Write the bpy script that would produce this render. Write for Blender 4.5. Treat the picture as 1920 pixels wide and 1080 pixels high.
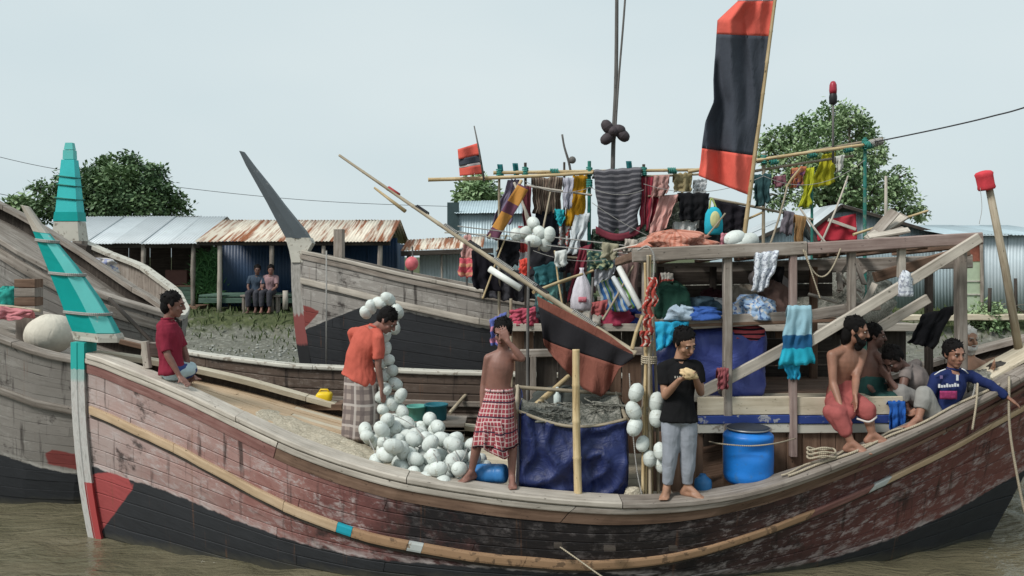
import bpy, bmesh, math, random
import numpy as np
from mathutils import Vector, Matrix, Quaternion
from mathutils import noise as mnoise

for _o in list(bpy.data.objects):
    bpy.data.objects.remove(_o, do_unlink=True)
SC = bpy.context.scene
COL = SC.collection
R = math.radians
V = Vector
random.seed(7)

# ---------------------------------------------------------------- camera
CAM_H = 3.0          # metres above the water (photographer on another boat)
FPX, CX, HY = 1600.0, 960.0, 480.0   # focal length, centre column and horizon row of the 1920 px photo
cam_data = bpy.data.cameras.new('camera')
cam = bpy.data.objects.new('camera', cam_data)
COL.objects.link(cam)
cam.location = (0, 0, CAM_H)
cam.rotation_euler = (R(90), 0, 0)
cam_data.sensor_width = 36
cam_data.lens = 36 * FPX / 1920
cam_data.shift_y = -(540 - HY) / 1920
cam_data.clip_end = 3000
SC.camera = cam

# ---------------------------------------------------------------- sky, sun, exposure (bright overcast)
SUN_EL, SUN_AZ = 46, 232        # azimuth clockwise from +Y: behind and to the left of the camera
world = bpy.data.worlds.new('World')
SC.world = world
world.use_nodes = True
_n = world.node_tree.nodes
_l = world.node_tree.links
_bg = _n['Background']
_sky = _n.new('ShaderNodeTexSky')
_sky.sky_type = 'NISHITA'
_sky.sun_disc = False
_sky.sun_elevation = R(SUN_EL)
_sky.sun_rotation = R(SUN_AZ)
_sky.air_density = 1.0
_sky.dust_density = 4.0
_sky.ozone_density = 1.0
_tc = _n.new('ShaderNodeTexCoord')
_nz = _n.new('ShaderNodeTexNoise')
_mp = _n.new('ShaderNodeMapping')
_mp.inputs['Scale'].default_value = (1.2, 1.2, 3.0)
_l.new(_tc.outputs['Generated'], _mp.inputs['Vector'])
_l.new(_mp.outputs['Vector'], _nz.inputs['Vector'])
_nz.inputs['Scale'].default_value = 1.3
_nz.inputs['Detail'].default_value = 3
_cr = _n.new('ShaderNodeValToRGB')          # cloud layer: soft grey-white variation
_cr.color_ramp.elements[0].position = 0.3
_cr.color_ramp.elements[0].color = (5.75, 6.9, 7.3, 1)
_cr.color_ramp.elements[1].position = 0.75
_cr.color_ramp.elements[1].color = (7.0, 7.85, 8.0, 1)
_l.new(_nz.outputs['Fac'], _cr.inputs['Fac'])
_mx = _n.new('ShaderNodeMix')
_mx.data_type = 'RGBA'
_mx.inputs[0].default_value = 0.93
_l.new(_sky.outputs['Color'], _mx.inputs[6])
_l.new(_cr.outputs['Color'], _mx.inputs[7])
_l.new(_mx.outputs[2], _bg.inputs['Color'])
_bg.inputs['Strength'].default_value = 0.0785

_sd = bpy.data.lights.new('sun', 'SUN')
_sd.energy = 2.3
_sd.angle = R(15)
_sd.color = (1.0, 0.97, 0.92)
sun = bpy.data.objects.new('sun', _sd)
COL.objects.link(sun)
_az, _el = R(SUN_AZ), R(SUN_EL)
_dir = V((math.sin(_az) * math.cos(_el), math.cos(_az) * math.cos(_el), math.sin(_el)))
sun.rotation_euler = _dir.to_track_quat('Z', 'Y').to_euler()
sun.location = _dir * 60

SC.view_settings.view_transform = 'Standard'
SC.view_settings.look = 'None'
SC.view_settings.exposure = 0.43
SC.view_settings.gamma = 1.0
SC.view_settings.use_curve_mapping = False
SC.cycles.use_denoising = True
SC.cycles.max_bounces = 6
SC.cycles.caustics_reflective = False
SC.cycles.caustics_refractive = False

# ---------------------------------------------------------------- helpers
def W(px, py, Y):
    """point at distance Y in the direction of photo pixel (px, py)"""
    return V(((px - CX) / FPX * Y, Y, CAM_H - (py - HY) / FPX * Y))

def PX(p):
    return (CX + FPX * p[0] / p[1], HY + FPX * (CAM_H - p[2]) / p[1])

def lerp(a, b, t):
    return a + (b - a) * t

def interp(x, xs, ys):
    return float(np.interp(x, xs, ys))

def smooth_path(pts, n):
    """Catmull-Rom through pts, n samples"""
    P = [V(p) for p in pts]
    if len(P) == 2:
        return [P[0].lerp(P[1], i / (n - 1)) for i in range(n)]
    P = [P[0] * 2 - P[1]] + P + [P[-1] * 2 - P[-2]]
    m = len(P) - 3
    out = []
    for i in range(n):
        t = i / (n - 1) * m
        k = min(int(t), m - 1)
        u = t - k
        a, b, c, d = P[k:k + 4]
        out.append(0.5 * ((2 * b) + (c - a) * u + (2 * a - 5 * b + 4 * c - d) * u * u + (3 * b - a - 3 * c + d) * u ** 3))
    return out

def sag(p0, p1, drop, n=14):
    p0, p1 = V(p0), V(p1)
    return [p0.lerp(p1, i / (n - 1)) - V((0, 0, drop * 4 * (i / (n - 1)) * (1 - i / (n - 1)))) for i in range(n)]

def basis(d, up=(0, 0, 1)):
    d = V(d).normalized()
    up = V(up)
    if abs(d.dot(up)) > 0.97 * up.length:
        up = V((0, 1, 0)) if abs(d.y) < 0.9 else V((1, 0, 0))
    x = d.cross(up).normalized()
    y = x.cross(d).normalized()
    return x, y, d

class MB:
    """collects shapes for one mesh; uv = (metres across, metres along)"""
    def __init__(s):
        s.v, s.f, s.uv, s.mi, s.sm = [], [], [], [], []

    def add(s, vs, fs, uvs=None, mi=0, smooth=False):
        o = len(s.v)
        s.v += [tuple(p) for p in vs]
        for k, f in enumerate(fs):
            s.f.append(tuple(i + o for i in f))
            s.uv.append(uvs[k] if uvs else [(vs[i][0] + vs[i][1] * .3, vs[i][2]) for i in f])
            s.mi.append(mi)
            s.sm.append(smooth)
        return s

    def loft(s, rings, closed=True, caps=True, mi=0, smooth=True, us=None):
        n, m = len(rings[0]), len(rings)
        vs = [p for r in rings for p in r]
        fs, uv = [], []
        al = [0.0]
        for k in range(1, m):
            al.append(al[-1] + (V(rings[k][0]) - V(rings[k - 1][0])).length)
        per = [0.0]
        rm = rings[m // 2]
        for k in range(n):
            per.append(per[-1] + (V(rm[(k + 1) % n]) - V(rm[k])).length)
        for k in range(m - 1):
            for i in range(n if closed else n - 1):
                j = (i + 1) % n
                fs.append((k * n + i, k * n + j, (k + 1) * n + j, (k + 1) * n + i))
                uv.append([(per[i], al[k]), (per[i + 1], al[k]), (per[i + 1], al[k + 1]), (per[i], al[k + 1])])
        s.add(vs, fs, uv, mi, smooth)
        if caps and closed:
            o = len(s.v) - len(vs)
            for base, rev in ((0, True), ((m - 1) * n, False)):
                idx = [o + base + i for i in range(n)]
                if rev:
                    idx = idx[::-1]
                s.f.append(tuple(idx))
                c = V(s.v[idx[0]])
                s.uv.append([((V(s.v[i]) - c).x + (V(s.v[i]) - c).y, (V(s.v[i]) - c).z * .2) for i in idx])
                s.mi.append(mi)
                s.sm.append(False)
        return s

    def tube(s, pts, r, n=8, caps=True, mi=0, smooth=True):
        pts = [V(p) for p in pts]
        m = len(pts)
        rs = r if isinstance(r, (list, tuple)) else [r] * m
        rings = []
        d0 = (pts[1] - pts[0]).normalized()
        x, y, _ = basis(d0)
        for k in range(m):
            d = (pts[min(k + 1, m - 1)] - pts[max(k - 1, 0)])
            d = d.normalized() if d.length > 1e-9 else d0
            x = (x - d * x.dot(d)).normalized()
            y = d.cross(x)
            rings.append([pts[k] + (x * math.cos(a) + y * math.sin(a)) * rs[k] for a in [2 * math.pi * i / n for i in range(n)]])
        return s.loft(rings, True, caps, mi, smooth)

    def beam(s, p0, p1, w, h, up=(0, 0, 1), ch=0.12, segs=1, wob=0.0, mi=0, taper=1.0):
        """squared timber with worn (chamfered) edges; w across, h along up"""
        p0, p1 = V(p0), V(p1)
        x, y, d = basis(p1 - p0, up)
        c = min(w, h) * ch
        rings = []
        for k in range(segs + 1):
            t = k / segs
            f = lerp(1, taper, t)
            a, b = w / 2 * f, h / 2 * f
            sec = [(a - c, -b), (a, -b + c), (a, b - c), (a - c, b), (-a + c, b), (-a, b - c), (-a, -b + c), (-a + c, -b)]
            o = p0.lerp(p1, t)
            if wob:
                o = o + x * random.uniform(-wob, wob) + y * random.uniform(-wob, wob)
            rings.append([o + x * u + y * v for u, v in sec])
        return s.loft(rings, True, True, mi, False)

    def box(s, c, size, rot=None, mi=0, ch=0.04):
        c = V(c)
        rot = rot or Matrix.Identity(3)
        dx, dy, dz = [V(v) for v in rot.transposed()]
        ax = max(range(3), key=lambda i: size[i])
        D = [dx, dy, dz]
        S = list(size)
        d = D[ax] * S[ax] / 2
        o = [i for i in range(3) if i != ax]
        return s.beam(c - d, c + d, S[o[0]], S[o[1]], up=D[o[1]], ch=ch, mi=mi) if abs(basis(d, D[o[1]])[0].dot(D[o[0]])) > .5 else s.beam(c - d, c + d, S[o[1]], S[o[0]], up=D[o[0]], ch=ch, mi=mi)

    def ell(s, c, ax, nu=14, nv=9, rot=None, mi=0, f=None):
        """ellipsoid; f(unit vector) may scale the radius"""
        c = V(c)
        rot = rot or Matrix.Identity(3)
        vs, fs, uv = [], [], []
        for j in range(nv + 1):
            th = math.pi * j / nv
            for i in range(nu):
                ph = 2 * math.pi * i / nu
                u = V((math.sin(th) * math.cos(ph), math.sin(th) * math.sin(ph), math.cos(th)))
                k = f(u) if f else 1.0
                vs.append(c + rot @ V((u.x * ax[0] * k, u.y * ax[1] * k, u.z * ax[2] * k)))
        r = max(ax)
        for j in range(nv):
            for i in range(nu):
                a, b = j * nu + i, j * nu + (i + 1) % nu
                fs.append((a, a + nu, b + nu, b))
                uv.append([(i / nu * 6 * r, j / nv * 3 * r), (i / nu * 6 * r, (j + 1) / nv * 3 * r), ((i + 1) / nu * 6 * r, (j + 1) / nv * 3 * r), ((i + 1) / nu * 6 * r, j / nv * 3 * r)])
        return s.add(vs, fs, uv, mi, True)

    def cone(s, a, b, ra, rb, n=12):
        """round cone (capsule with two radii)"""
        a, b = V(a), V(b)
        if (b - a).length < 1e-5:
            b = a + V((0, 0, 1e-3))
        x, y, d = basis(b - a)
        rings = []
        for t in (-.98, -.8, -.45, 0):
            q = math.sqrt(max(0, 1 - t * t))
            rings.append((a + d * ra * t, ra * q))
        for t in (0, .45, .8, .98):
            q = math.sqrt(max(0, 1 - t * t))
            rings.append((b + d * rb * t, rb * q))
        return s.loft([[c + (x * math.cos(i * 2 * math.pi / n) + y * math.sin(i * 2 * math.pi / n)) * r for i in range(n)] for c, r in rings], True, True)

    def grid(s, fn, nu, nv, thick=0.0, mi=0, size=None, smooth=True):
        """surface fn(u,v) for u,v in 0..1; thick gives it two sides and an edge"""
        P = [[V(fn(i / nu, j / nv)) for i in range(nu + 1)] for j in range(nv + 1)]
        if size is None:
            wu = sum((P[nv // 2][i + 1] - P[nv // 2][i]).length for i in range(nu))
            hv = sum((P[j + 1][nu // 2] - P[j][nu // 2]).length for j in range(nv))
            size = (wu, hv)
        idx = lambda i, j: j * (nu + 1) + i
        vs = [p for r in P for p in r]
        fs = [(idx(i, j), idx(i + 1, j), idx(i + 1, j + 1), idx(i, j + 1)) for j in range(nv) for i in range(nu)]
        uq = lambda i, j: (i / nu * size[0], j / nv * size[1])
        uv = [[uq(i, j), uq(i + 1, j), uq(i + 1, j + 1), uq(i, j + 1)] for j in range(nv) for i in range(nu)]
        if thick:
            nrm = []
            for j in range(nv + 1):
                for i in range(nu + 1):
                    du = P[j][min(i + 1, nu)] - P[j][max(i - 1, 0)]
                    dv = P[min(j + 1, nv)][i] - P[max(j - 1, 0)][i]
                    q = du.cross(dv)
                    nrm.append(q.normalized() if q.length > 1e-12 else V((0, -1, 0)))
            n0 = len(vs)
            vs = vs + [vs[k] - nrm[k] * thick for k in range(n0)]
            fs2 = [tuple(k + n0 for k in f[::-1]) for f in fs]
            uv2 = [u[::-1] for u in uv]
            bd = [(i, 0) for i in range(nu)] + [(nu, j) for j in range(nv)] + [(i, nv) for i in range(nu, 0, -1)] + [(0, j) for j in range(nv, 0, -1)]
            fs3, uv3 = [], []
            for k in range(len(bd)):
                a, b = bd[k], bd[(k + 1) % len(bd)]
                A, B = idx(*a), idx(*b)
                fs3.append((B, A, A + n0, B + n0))
                uv3.append([uq(*b), uq(*a), uq(*a), uq(*b)])
            fs, uv = fs + fs2 + fs3, uv + uv2 + uv3
        return s.add(vs, fs, uv, mi, smooth)

    def mesh(s, name, mats, shift=None):
        me = bpy.data.meshes.new(name)
        vs = s.v if shift is None else [(p[0] - shift[0], p[1] - shift[1], p[2] - shift[2]) for p in s.v]
        me.from_pydata(vs, [], s.f)
        uvl = me.uv_layers.new(name='UVMap')
        flat = [c for f in s.uv for p in f for c in p]
        uvl.data.foreach_set('uv', flat)
        me.polygons.foreach_set('use_smooth', s.sm)
        for m in (mats if isinstance(mats, (list, tuple)) else [mats]):
            me.materials.append(m)
        if any(s.mi):
            me.polygons.foreach_set('material_index', s.mi)
        me.update()
        return me

def T(o, label, cat, group=None):
    o['label'] = label
    o['category'] = cat
    if group:
        o['group'] = group
    return o

def thing(name, label, cat, loc, group=None):
    o = bpy.data.objects.new(name, None)
    o.empty_display_size = 0.1
    COL.objects.link(o)
    o.location = loc
    return T(o, label, cat, group)

def root_inv(o):
    """a root carries a translation only; parts are modelled in world coordinates"""
    return Matrix.Translation(-o.location) if o.parent is None else Matrix.Identity(4)

def part(name, mb, mat, parent, label=None):
    """a part modelled in world coordinates"""
    me = mb.mesh(name, mat) if isinstance(mb, MB) else mb
    o = bpy.data.objects.new(name, me)
    COL.objects.link(o)
    o.parent = parent
    o.matrix_parent_inverse = root_inv(parent)
    if label:
        o['label'] = label
    return o

def solo(name, mb, mat, label, cat, group=None):
    """a thing that is one mesh; origin at the middle of its base"""
    a = np.array(mb.v)
    lo, hi = a.min(0), a.max(0)
    c = V(((lo[0] + hi[0]) / 2, (lo[1] + hi[1]) / 2, lo[2]))
    o = bpy.data.objects.new(name, mb.mesh(name, mat, c))
    COL.objects.link(o)
    o.location = c
    return T(o, label, cat, group)

def struct(name, mb, mat, kind='structure'):
    o = bpy.data.objects.new(name, mb.mesh(name, mat) if isinstance(mb, MB) else mb)
    COL.objects.link(o)
    o['kind'] = kind
    return o

# ---------------------------------------------------------------- materials
class NT:
    def __init__(s, name):
        s.m = bpy.data.materials.new(name)
        s.m.use_nodes = True
        s.t = s.m.node_tree
        s.b = s.t.nodes['Principled BSDF']
    def nd(s, typ, ins=None, **kw):
        n = s.t.nodes.new('ShaderNode' + typ)
        for k, v in kw.items():
            setattr(n, k, v)
        for k, v in (ins or {}).items():
            s.put(n.inputs[k], v)
        return n
    def put(s, sock, v):
        if hasattr(v, 'is_linked') or isinstance(v, bpy.types.NodeSocket):
            s.t.links.new(v, sock)
        else:
            if isinstance(v, tuple) and len(v) == 3 and sock.type == 'RGBA':
                v = (*v, 1)
            sock.default_value = v
    def uv(s):
        return s.nd('UVMap').outputs[0]
    def obj(s):
        return s.nd('TexCoord').outputs['Object']
    def rnd(s):
        return s.nd('ObjectInfo').outputs['Random']
    def sep(s, v):
        return s.nd('SeparateXYZ', {0: v}).outputs
    def comb(s, x, y, z=0.0):
        return s.nd('CombineXYZ', {0: x, 1: y, 2: z}).outputs[0]
    def noise(s, vec, scale=5, detail=4, rough=.55, dist=0.0):
        return s.nd('TexNoise', {'Vector': vec, 'Scale': scale, 'Detail': detail, 'Roughness': rough, 'Distortion': dist}).outputs['Fac']
    def math(s, op, a, b=0.0, c=None, clamp=False):
        ins = {0: a, 1: b}
        if c is not None:
            ins[2] = c
        return s.nd('Math', ins, operation=op, use_clamp=clamp).outputs[0]
    def scale(s, vec, sc):
        return s.nd('Mapping', {'Vector': vec, 'Scale': sc}).outputs[0]
    def ramp(s, fac, stops, interp='LINEAR'):
        n = s.nd('ValToRGB', {0: fac})
        r = n.color_ramp
        r.interpolation = interp
        while len(r.elements) < len(stops):
            r.elements.new(0.5)
        for e, (p, c) in zip(r.elements, stops):
            e.position = p
            e.color = (*c, 1) if isinstance(c, tuple) else (c, c, c, 1)
        return n.outputs[0]
    def mix(s, fac, a, b, blend='MIX'):
        n = s.nd('Mix', data_type='RGBA', blend_type=blend)
        s.put(n.inputs[0], fac); s.put(n.inputs[6], a); s.put(n.inputs[7], b)
        return n.outputs[2]
    def step(s, x, lo, hi):
        n = s.nd('MapRange', {0: x, 1: lo, 2: hi, 3: 0.0, 4: 1.0}, clamp=True)
        return n.outputs[0]
    def bump(s, h, strength=.4, dist=.01):
        n = s.nd('Bump', {'Height': h, 'Strength': strength, 'Distance': dist})
        s.put(s.b.inputs['Normal'], n.outputs[0])
    def out(s, col, rough=.8, spec=.3, **kw):
        s.put(s.b.inputs['Base Color'], col)
        s.put(s.b.inputs['Roughness'], rough)
        s.b.inputs['Specular IOR Level'].default_value = spec
        for k, v in kw.items():
            s.put(s.b.inputs[k.replace('_', ' ')], v)
        return s.m

def vary(n, col, amt=.18):
    """brightness differs from piece to piece"""
    k = n.math('MULTIPLY_ADD', n.rnd(), 2 * amt, 1 - amt)
    return n.mix(1.0, col, n.comb(k, k, k), 'MULTIPLY')

def wood(name, dark, mid, light, across=28, along=1.8, rough=.85, wet=0.0, amt=.18, moss=None):
    n = NT(name)
    uv = n.sep(n.uv())
    r = n.math('MULTIPLY', n.rnd(), 37.0)
    vec = n.comb(n.math('MULTIPLY', uv[0], across), n.math('MULTIPLY', uv[1], along), r)
    g = n.noise(vec, 1.0, 7, .65, .3)
    big = n.noise(n.comb(uv[0], uv[1], r), 3.0, 4, .6)
    f = n.math('ADD', n.math('MULTIPLY', g, .72), n.math('MULTIPLY', big, .38))
    c = n.ramp(f, [(.3, dark), (.53, mid), (.78, light)])
    spots = n.noise(n.comb(n.math('MULTIPLY', uv[0], 2), uv[1], r), 14, 3, .6)
    c = n.mix(n.step(spots, .66, .74), c, tuple(x * .35 for x in dark))
    if moss:
        c = n.mix(n.step(n.noise(n.obj(), 2.3, 4), .55, .7), c, moss)
    n.bump(f, .5, .006)
    return n.out(vary(n, c, amt), rough)

def plain(name, col, rough=.6, var=.12, sc=6, bump=.1, spec=.3, spot=None, amt=.06, metal=0.0):
    n = NT(name)
    o = n.obj()
    f = n.noise(o, sc, 5, .6)
    c = n.ramp(f, [(.25, tuple(x * (1 - var) for x in col)), (.75, tuple(min(1, x * (1 + var)) for x in col))])
    if spot:
        c = n.mix(n.step(n.noise(o, sc * 2.1, 4, .65), .56, .68), c, spot)
    if bump:
        n.bump(n.noise(o, sc * 5, 4), bump, .01)
    return n.out(vary(n, c, amt), rough, spec, Metallic=metal)

def fabric(name, col, pattern=None, col2=None, col3=None, pitch=.05, rough=.95, wr=.35):
    n = NT(name)
    u = n.sep(n.uv())
    f = n.noise(n.uv(), 9, 4, .6)
    c = n.mix(f, tuple(x * .8 for x in col), tuple(min(1, x * 1.15) for x in col))
    def line(x, p, w, off=0.0):
        t = n.math('FRACT', n.math('ADD', n.math('DIVIDE', x, p), off))
        return n.math('LESS_THAN', t, w)
    if pattern == 'plaid':
        c = n.mix(n.math('MULTIPLY', line(u[0], pitch, .45), .75), c, col2)
        c = n.mix(n.math('MULTIPLY', line(u[1], pitch, .45), .75), c, col2)
        if col3:
            c = n.mix(n.math('MULTIPLY', line(u[0], pitch * 2, .12, .3), .8), c, col3)
            c = n.mix(n.math('MULTIPLY', line(u[1], pitch * 2, .12, .3), .8), c, col3)
    elif pattern == 'check':
        c = n.mix(n.math('MULTIPLY', line(u[0], pitch, .22), .8), c, col2)
        c = n.mix(n.math('MULTIPLY', line(u[1], pitch, .22), .8), c, col2)
        if col3:
            c = n.mix(line(u[1], pitch * 3.2, .1, .2), c, col3)
    elif pattern == 'bands':
        w = n.math('ADD', u[1], n.math('MULTIPLY', n.noise(n.uv(), 4, 2), .03))
        c = n.mix(line(w, pitch, .38), c, col2)
        if col3:
            c = n.mix(line(w, pitch * 3.3, .12, .4), c, col3)
    elif pattern == 'stripes':
        c = n.mix(line(u[0], pitch, .4), c, col2)
        if col3:
            c = n.mix(line(u[0], pitch * 2.7, .12, .4), c, col3)
    elif pattern == 'print':
        a = n.noise(n.uv(), 1 / pitch, 1, .4)
        c = n.mix(n.step(a, .54, .57), c, col2)
        if col3:
            c = n.mix(n.step(n.noise(n.scale(n.uv(), (1.3, 1.1, 1)), 1.4 / pitch, 1, .4), .6, .62), c, col3)
    n.bump(n.noise(n.scale(n.uv(), (1.6, .7, 1)), 9, 4, .6, .6), wr, .03)
    return n.out(vary(n, c, .05), rough, .15)
# ---------------------------------------------------------------- material library
M = {}
M['grey_wood'] = wood('weathered_grey_wood', (.085, .07, .058), (.24, .205, .175), (.42, .38, .34))
M['pale_wood'] = wood('bleached_wood', (.2, .175, .14), (.40, .36, .31), (.58, .53, .46))
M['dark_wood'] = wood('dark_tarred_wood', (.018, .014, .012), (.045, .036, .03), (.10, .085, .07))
M['brown_wood'] = wood('brown_wood', (.06, .035, .024), (.155, .095, .065), (.26, .17, .12))
M['tan_wood'] = wood('tan_deck_wood', (.34, .235, .14), (.49, .355, .23), (.60, .46, .32), across=14, amt=.05)
M['cream_wood'] = wood('cream_deck_wood', (.32, .27, .195), (.52, .45, .34), (.66, .6, .48), across=18, amt=.1)
M['dusk_wood'] = wood('pinkish_grey_wood', (.13, .085, .075), (.26, .19, .17), (.40, .32, .29))
M['red_wood'] = wood('faded_red_wood', (.085, .038, .033), (.19, .09, .078), (.31, .19, .17))
M['bamboo'] = wood('bamboo_cane', (.20, .13, .06), (.44, .33, .18), (.60, .49, .31), across=40, along=3, rough=.5)
M['old_bamboo'] = wood('grey_bamboo', (.13, .1, .065), (.30, .25, .18), (.45, .4, .31), across=40, along=3, rough=.6)
M['pole_grey'] = wood('grey_pole', (.05, .048, .045), (.12, .115, .11), (.2, .19, .18), across=40, along=3)
M['rope'] = None
def rope_mat(name, col):
    n = NT(name)
    u = n.sep(n.uv())
    t = n.math('SINE', n.math('MULTIPLY_ADD', u[1], 330.0, n.math('MULTIPLY', u[0], 190.0)))
    n.bump(t, .5, .004)
    f = n.noise(n.uv(), 30, 3)
    return n.out(n.mix(f, tuple(x * .65 for x in col), tuple(min(1, x * 1.2) for x in col)), .9, .1)
M['rope'] = rope_mat('hemp_rope', (.42, .36, .27))
M['rope_grey'] = rope_mat('grey_rope', (.36, .35, .33))
M['rope_dark'] = rope_mat('dark_rope', (.06, .06, .065))
M['rope_green'] = rope_mat('green_rope', (.06, .26, .22))
M['wire'] = plain('black_wire', (.03, .03, .035), .6)
M['float'] = plain('white_plastic_float', (.56, .60, .57), .55, .14, 10, .2, .3, spot=(.40, .41, .36), amt=.13)
M['dark_float'] = plain('dark_rubber_float', (.05, .04, .045), .7)

def paint_mat(name, col, chip=(.3, .27, .24), thr=.66, rough=.5):
    n = NT(name)
    o = n.obj()
    f = n.noise(o, 3, 4)
    c = n.mix(f, tuple(x * .8 for x in col), tuple(min(1, x * 1.15) for x in col))
    c = n.mix(n.step(n.noise(o, 11, 5, .65), thr, thr + .05), c, chip)
    n.bump(n.noise(n.scale(n.uv(), (30, 2, 1)), 1, 5), .25, .004)
    return n.out(c, rough, .2)
M['teal'] = paint_mat('teal_paint', (.003, .33, .31), (.05, .28, .26), .69)
M['teal_light'] = paint_mat('light_teal', (.13, .53, .50), (.4, .5, .47), .64)
M['aqua'] = paint_mat('aqua_paint', (.05, .52, .52), (.3, .5, .48), .72)
M['prow_grey'] = paint_mat('dark_grey_paint', (.085, .10, .11), (.14, .15, .155), .62)
M['old_white'] = paint_mat('old_white_paint', (.50, .48, .42), (.25, .22, .18), .56)
M['blue_paint'] = paint_mat('blue_trim_paint', (.03, .055, .21), (.3, .3, .32), .58)
M['orange_paint'] = paint_mat('orange_rail_paint', (.36, .225, .135), (.17, .11, .07), .56)
M['rub_white'] = paint_mat('rail_white_patch', (.5, .53, .52), (.25, .2, .15), .6)
M['rub_blue'] = paint_mat('rail_blue_patch', (.02, .33, .42), (.1, .2, .2), .68)

def hull_paint(name, stops, fleck, flk=.52, line_black=True, dark=(.014, .015, .017), red=(.31, .06, .06), seam=.0):
    """peeling paint: uv = (metres below the sheer, metres from the bow); attribute sd = signed distances of the painted fields"""
    n = NT(name)
    uv = n.sep(n.uv())
    r = n.math('MULTIPLY', n.rnd(), 9.0)
    a = n.nd('Attribute', attribute_name='sd')
    sd = n.sep(a.outputs['Vector'])
    big = n.noise(n.comb(n.math('MULTIPLY', uv[0], 1.6), uv[1], 0.0), 1.5, 6, .68)
    w = n.math('ADD', n.math('DIVIDE', uv[1], 11.0), n.math('MULTIPLY', n.math('SUBTRACT', big, .5), .30))
    base = n.ramp(w, stops)
    amt = n.ramp(w, [(0, 1.0), (.27, .9), (.37, .16), (.55, .22), (.62, .9), (1, .95)])
    fine = n.noise(n.comb(n.math('MULTIPLY', uv[0], 4.2), n.math('MULTIPLY', uv[1], 2.0), r), 2.6, 7, .74)
    base = n.mix(n.math('MULTIPLY', n.step(fine, flk, flk + .1), amt), base, n.mix(.55, base, fleck))
    pale = n.noise(n.comb(n.math('MULTIPLY', uv[0], 1.9), n.math('MULTIPLY', uv[1], 1.0), n.math('MULTIPLY', r, .3)), 4.2, 7, .72, .3)
    base = n.mix(n.math('MULTIPLY', n.step(pale, .57, .66), amt), base, n.mix(.8, base, fleck))
    g = n.noise(n.comb(n.math('MULTIPLY', uv[0], 34), n.math('MULTIPLY', uv[1], 2.2), r), 1.0, 6, .65)
    base = n.mix(n.step(g, .58, .75), base, n.mix(.6, base, (.03, .02, .018)))
    drip = n.noise(n.comb(n.math('MULTIPLY', uv[0], .9), n.math('MULTIPLY', uv[1], 8), 3.0), 1.6, 4, .6)
    base = n.mix(n.math('MULTIPLY', n.step(drip, .57, .70), .8), base, (.022, .016, .014))
    blot = n.noise(n.comb(n.math('MULTIPLY', uv[0], 1.4), n.math('MULTIPLY', uv[1], 1.1), 8.0), 1.9, 5, .66)
    base = n.mix(n.math('MULTIPLY', n.step(blot, .60, .67), .85), base, (.03, .022, .02))
    wob = n.math('MULTIPLY', n.math('SUBTRACT', n.noise(n.comb(uv[0], uv[1], 1.0), 7, 5, .6), .5), .07)
    bn = n.noise(n.comb(n.math('MULTIPLY', uv[0], 3), uv[1], r), 5, 5, .65)
    blk = n.mix(bn, dark, tuple(x * 2.4 for x in dark))
    edge = n.math('ADD', sd[0], wob)
    base = n.mix(n.math('MULTIPLY', n.math('MULTIPLY', n.step(edge, -.07, -.01), n.step(bn, .42, .6)), .8), base, fleck)
    base = n.mix(n.step(edge, -.004, .012), base, blk)
    rd = n.mix(bn, tuple(x * .75 for x in red), tuple(x * 1.25 for x in red))
    base = n.mix(n.step(n.math('ADD', sd[1], n.math('MULTIPLY', wob, .5)), -.004, .012), base, rd)
    zw = n.math('ADD', n.sep(n.obj())[2], n.math('MULTIPLY', n.math('SUBTRACT', pale, .5), .22))
    base = n.mix(n.math('MULTIPLY', n.math('SUBTRACT', 1.0, n.step(zw, .0, .09)), .55), base, (.085, .078, .052))
    rust = n.noise(n.comb(n.math('MULTIPLY', uv[0], .7), n.math('MULTIPLY', uv[1], 13), 11.0), 1.3, 3, .6)
    base = n.mix(n.math('MULTIPLY', n.step(rust, .64, .72), n.math('MULTIPLY', n.step(fine, .35, .6), .55)), base, (.16, .075, .04))
    n.bump(n.math('ADD', g, n.math('MULTIPLY', fine, .8)), .5, .008)
    return n.out(vary(n, base, .10), .72, .3)

pk, mr, dk = (.30, .19, .17), (.165, .062, .052), (.012, .010, .011)
M['hull_main'] = hull_paint('peeling_maroon_hull', [(0, (.37, .295, .275)), (.12, (.33, .215, .195)), (.22, (.25, .12, .105)), (.29, (.135, .052, .047)), (.37, dk), (.55, (.015, .012, .012)), (.63, (.055, .03, .028)), (.76, (.13, .05, .044)), (.85, mr), (1, (.175, .07, .056))], (.44, .39, .38))
M['hull_grey'] = hull_paint('weathered_grey_hull', [(0, (.27, .25, .23)), (.5, (.21, .19, .17)), (1, (.17, .15, .13))], (.40, .38, .35), red=(.20, .045, .04))
M['hull_brown'] = hull_paint('weathered_brown_hull', [(0, (.12, .085, .065)), (.5, (.09, .065, .052)), (1, (.1, .07, .055))], (.24, .2, .17))

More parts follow.
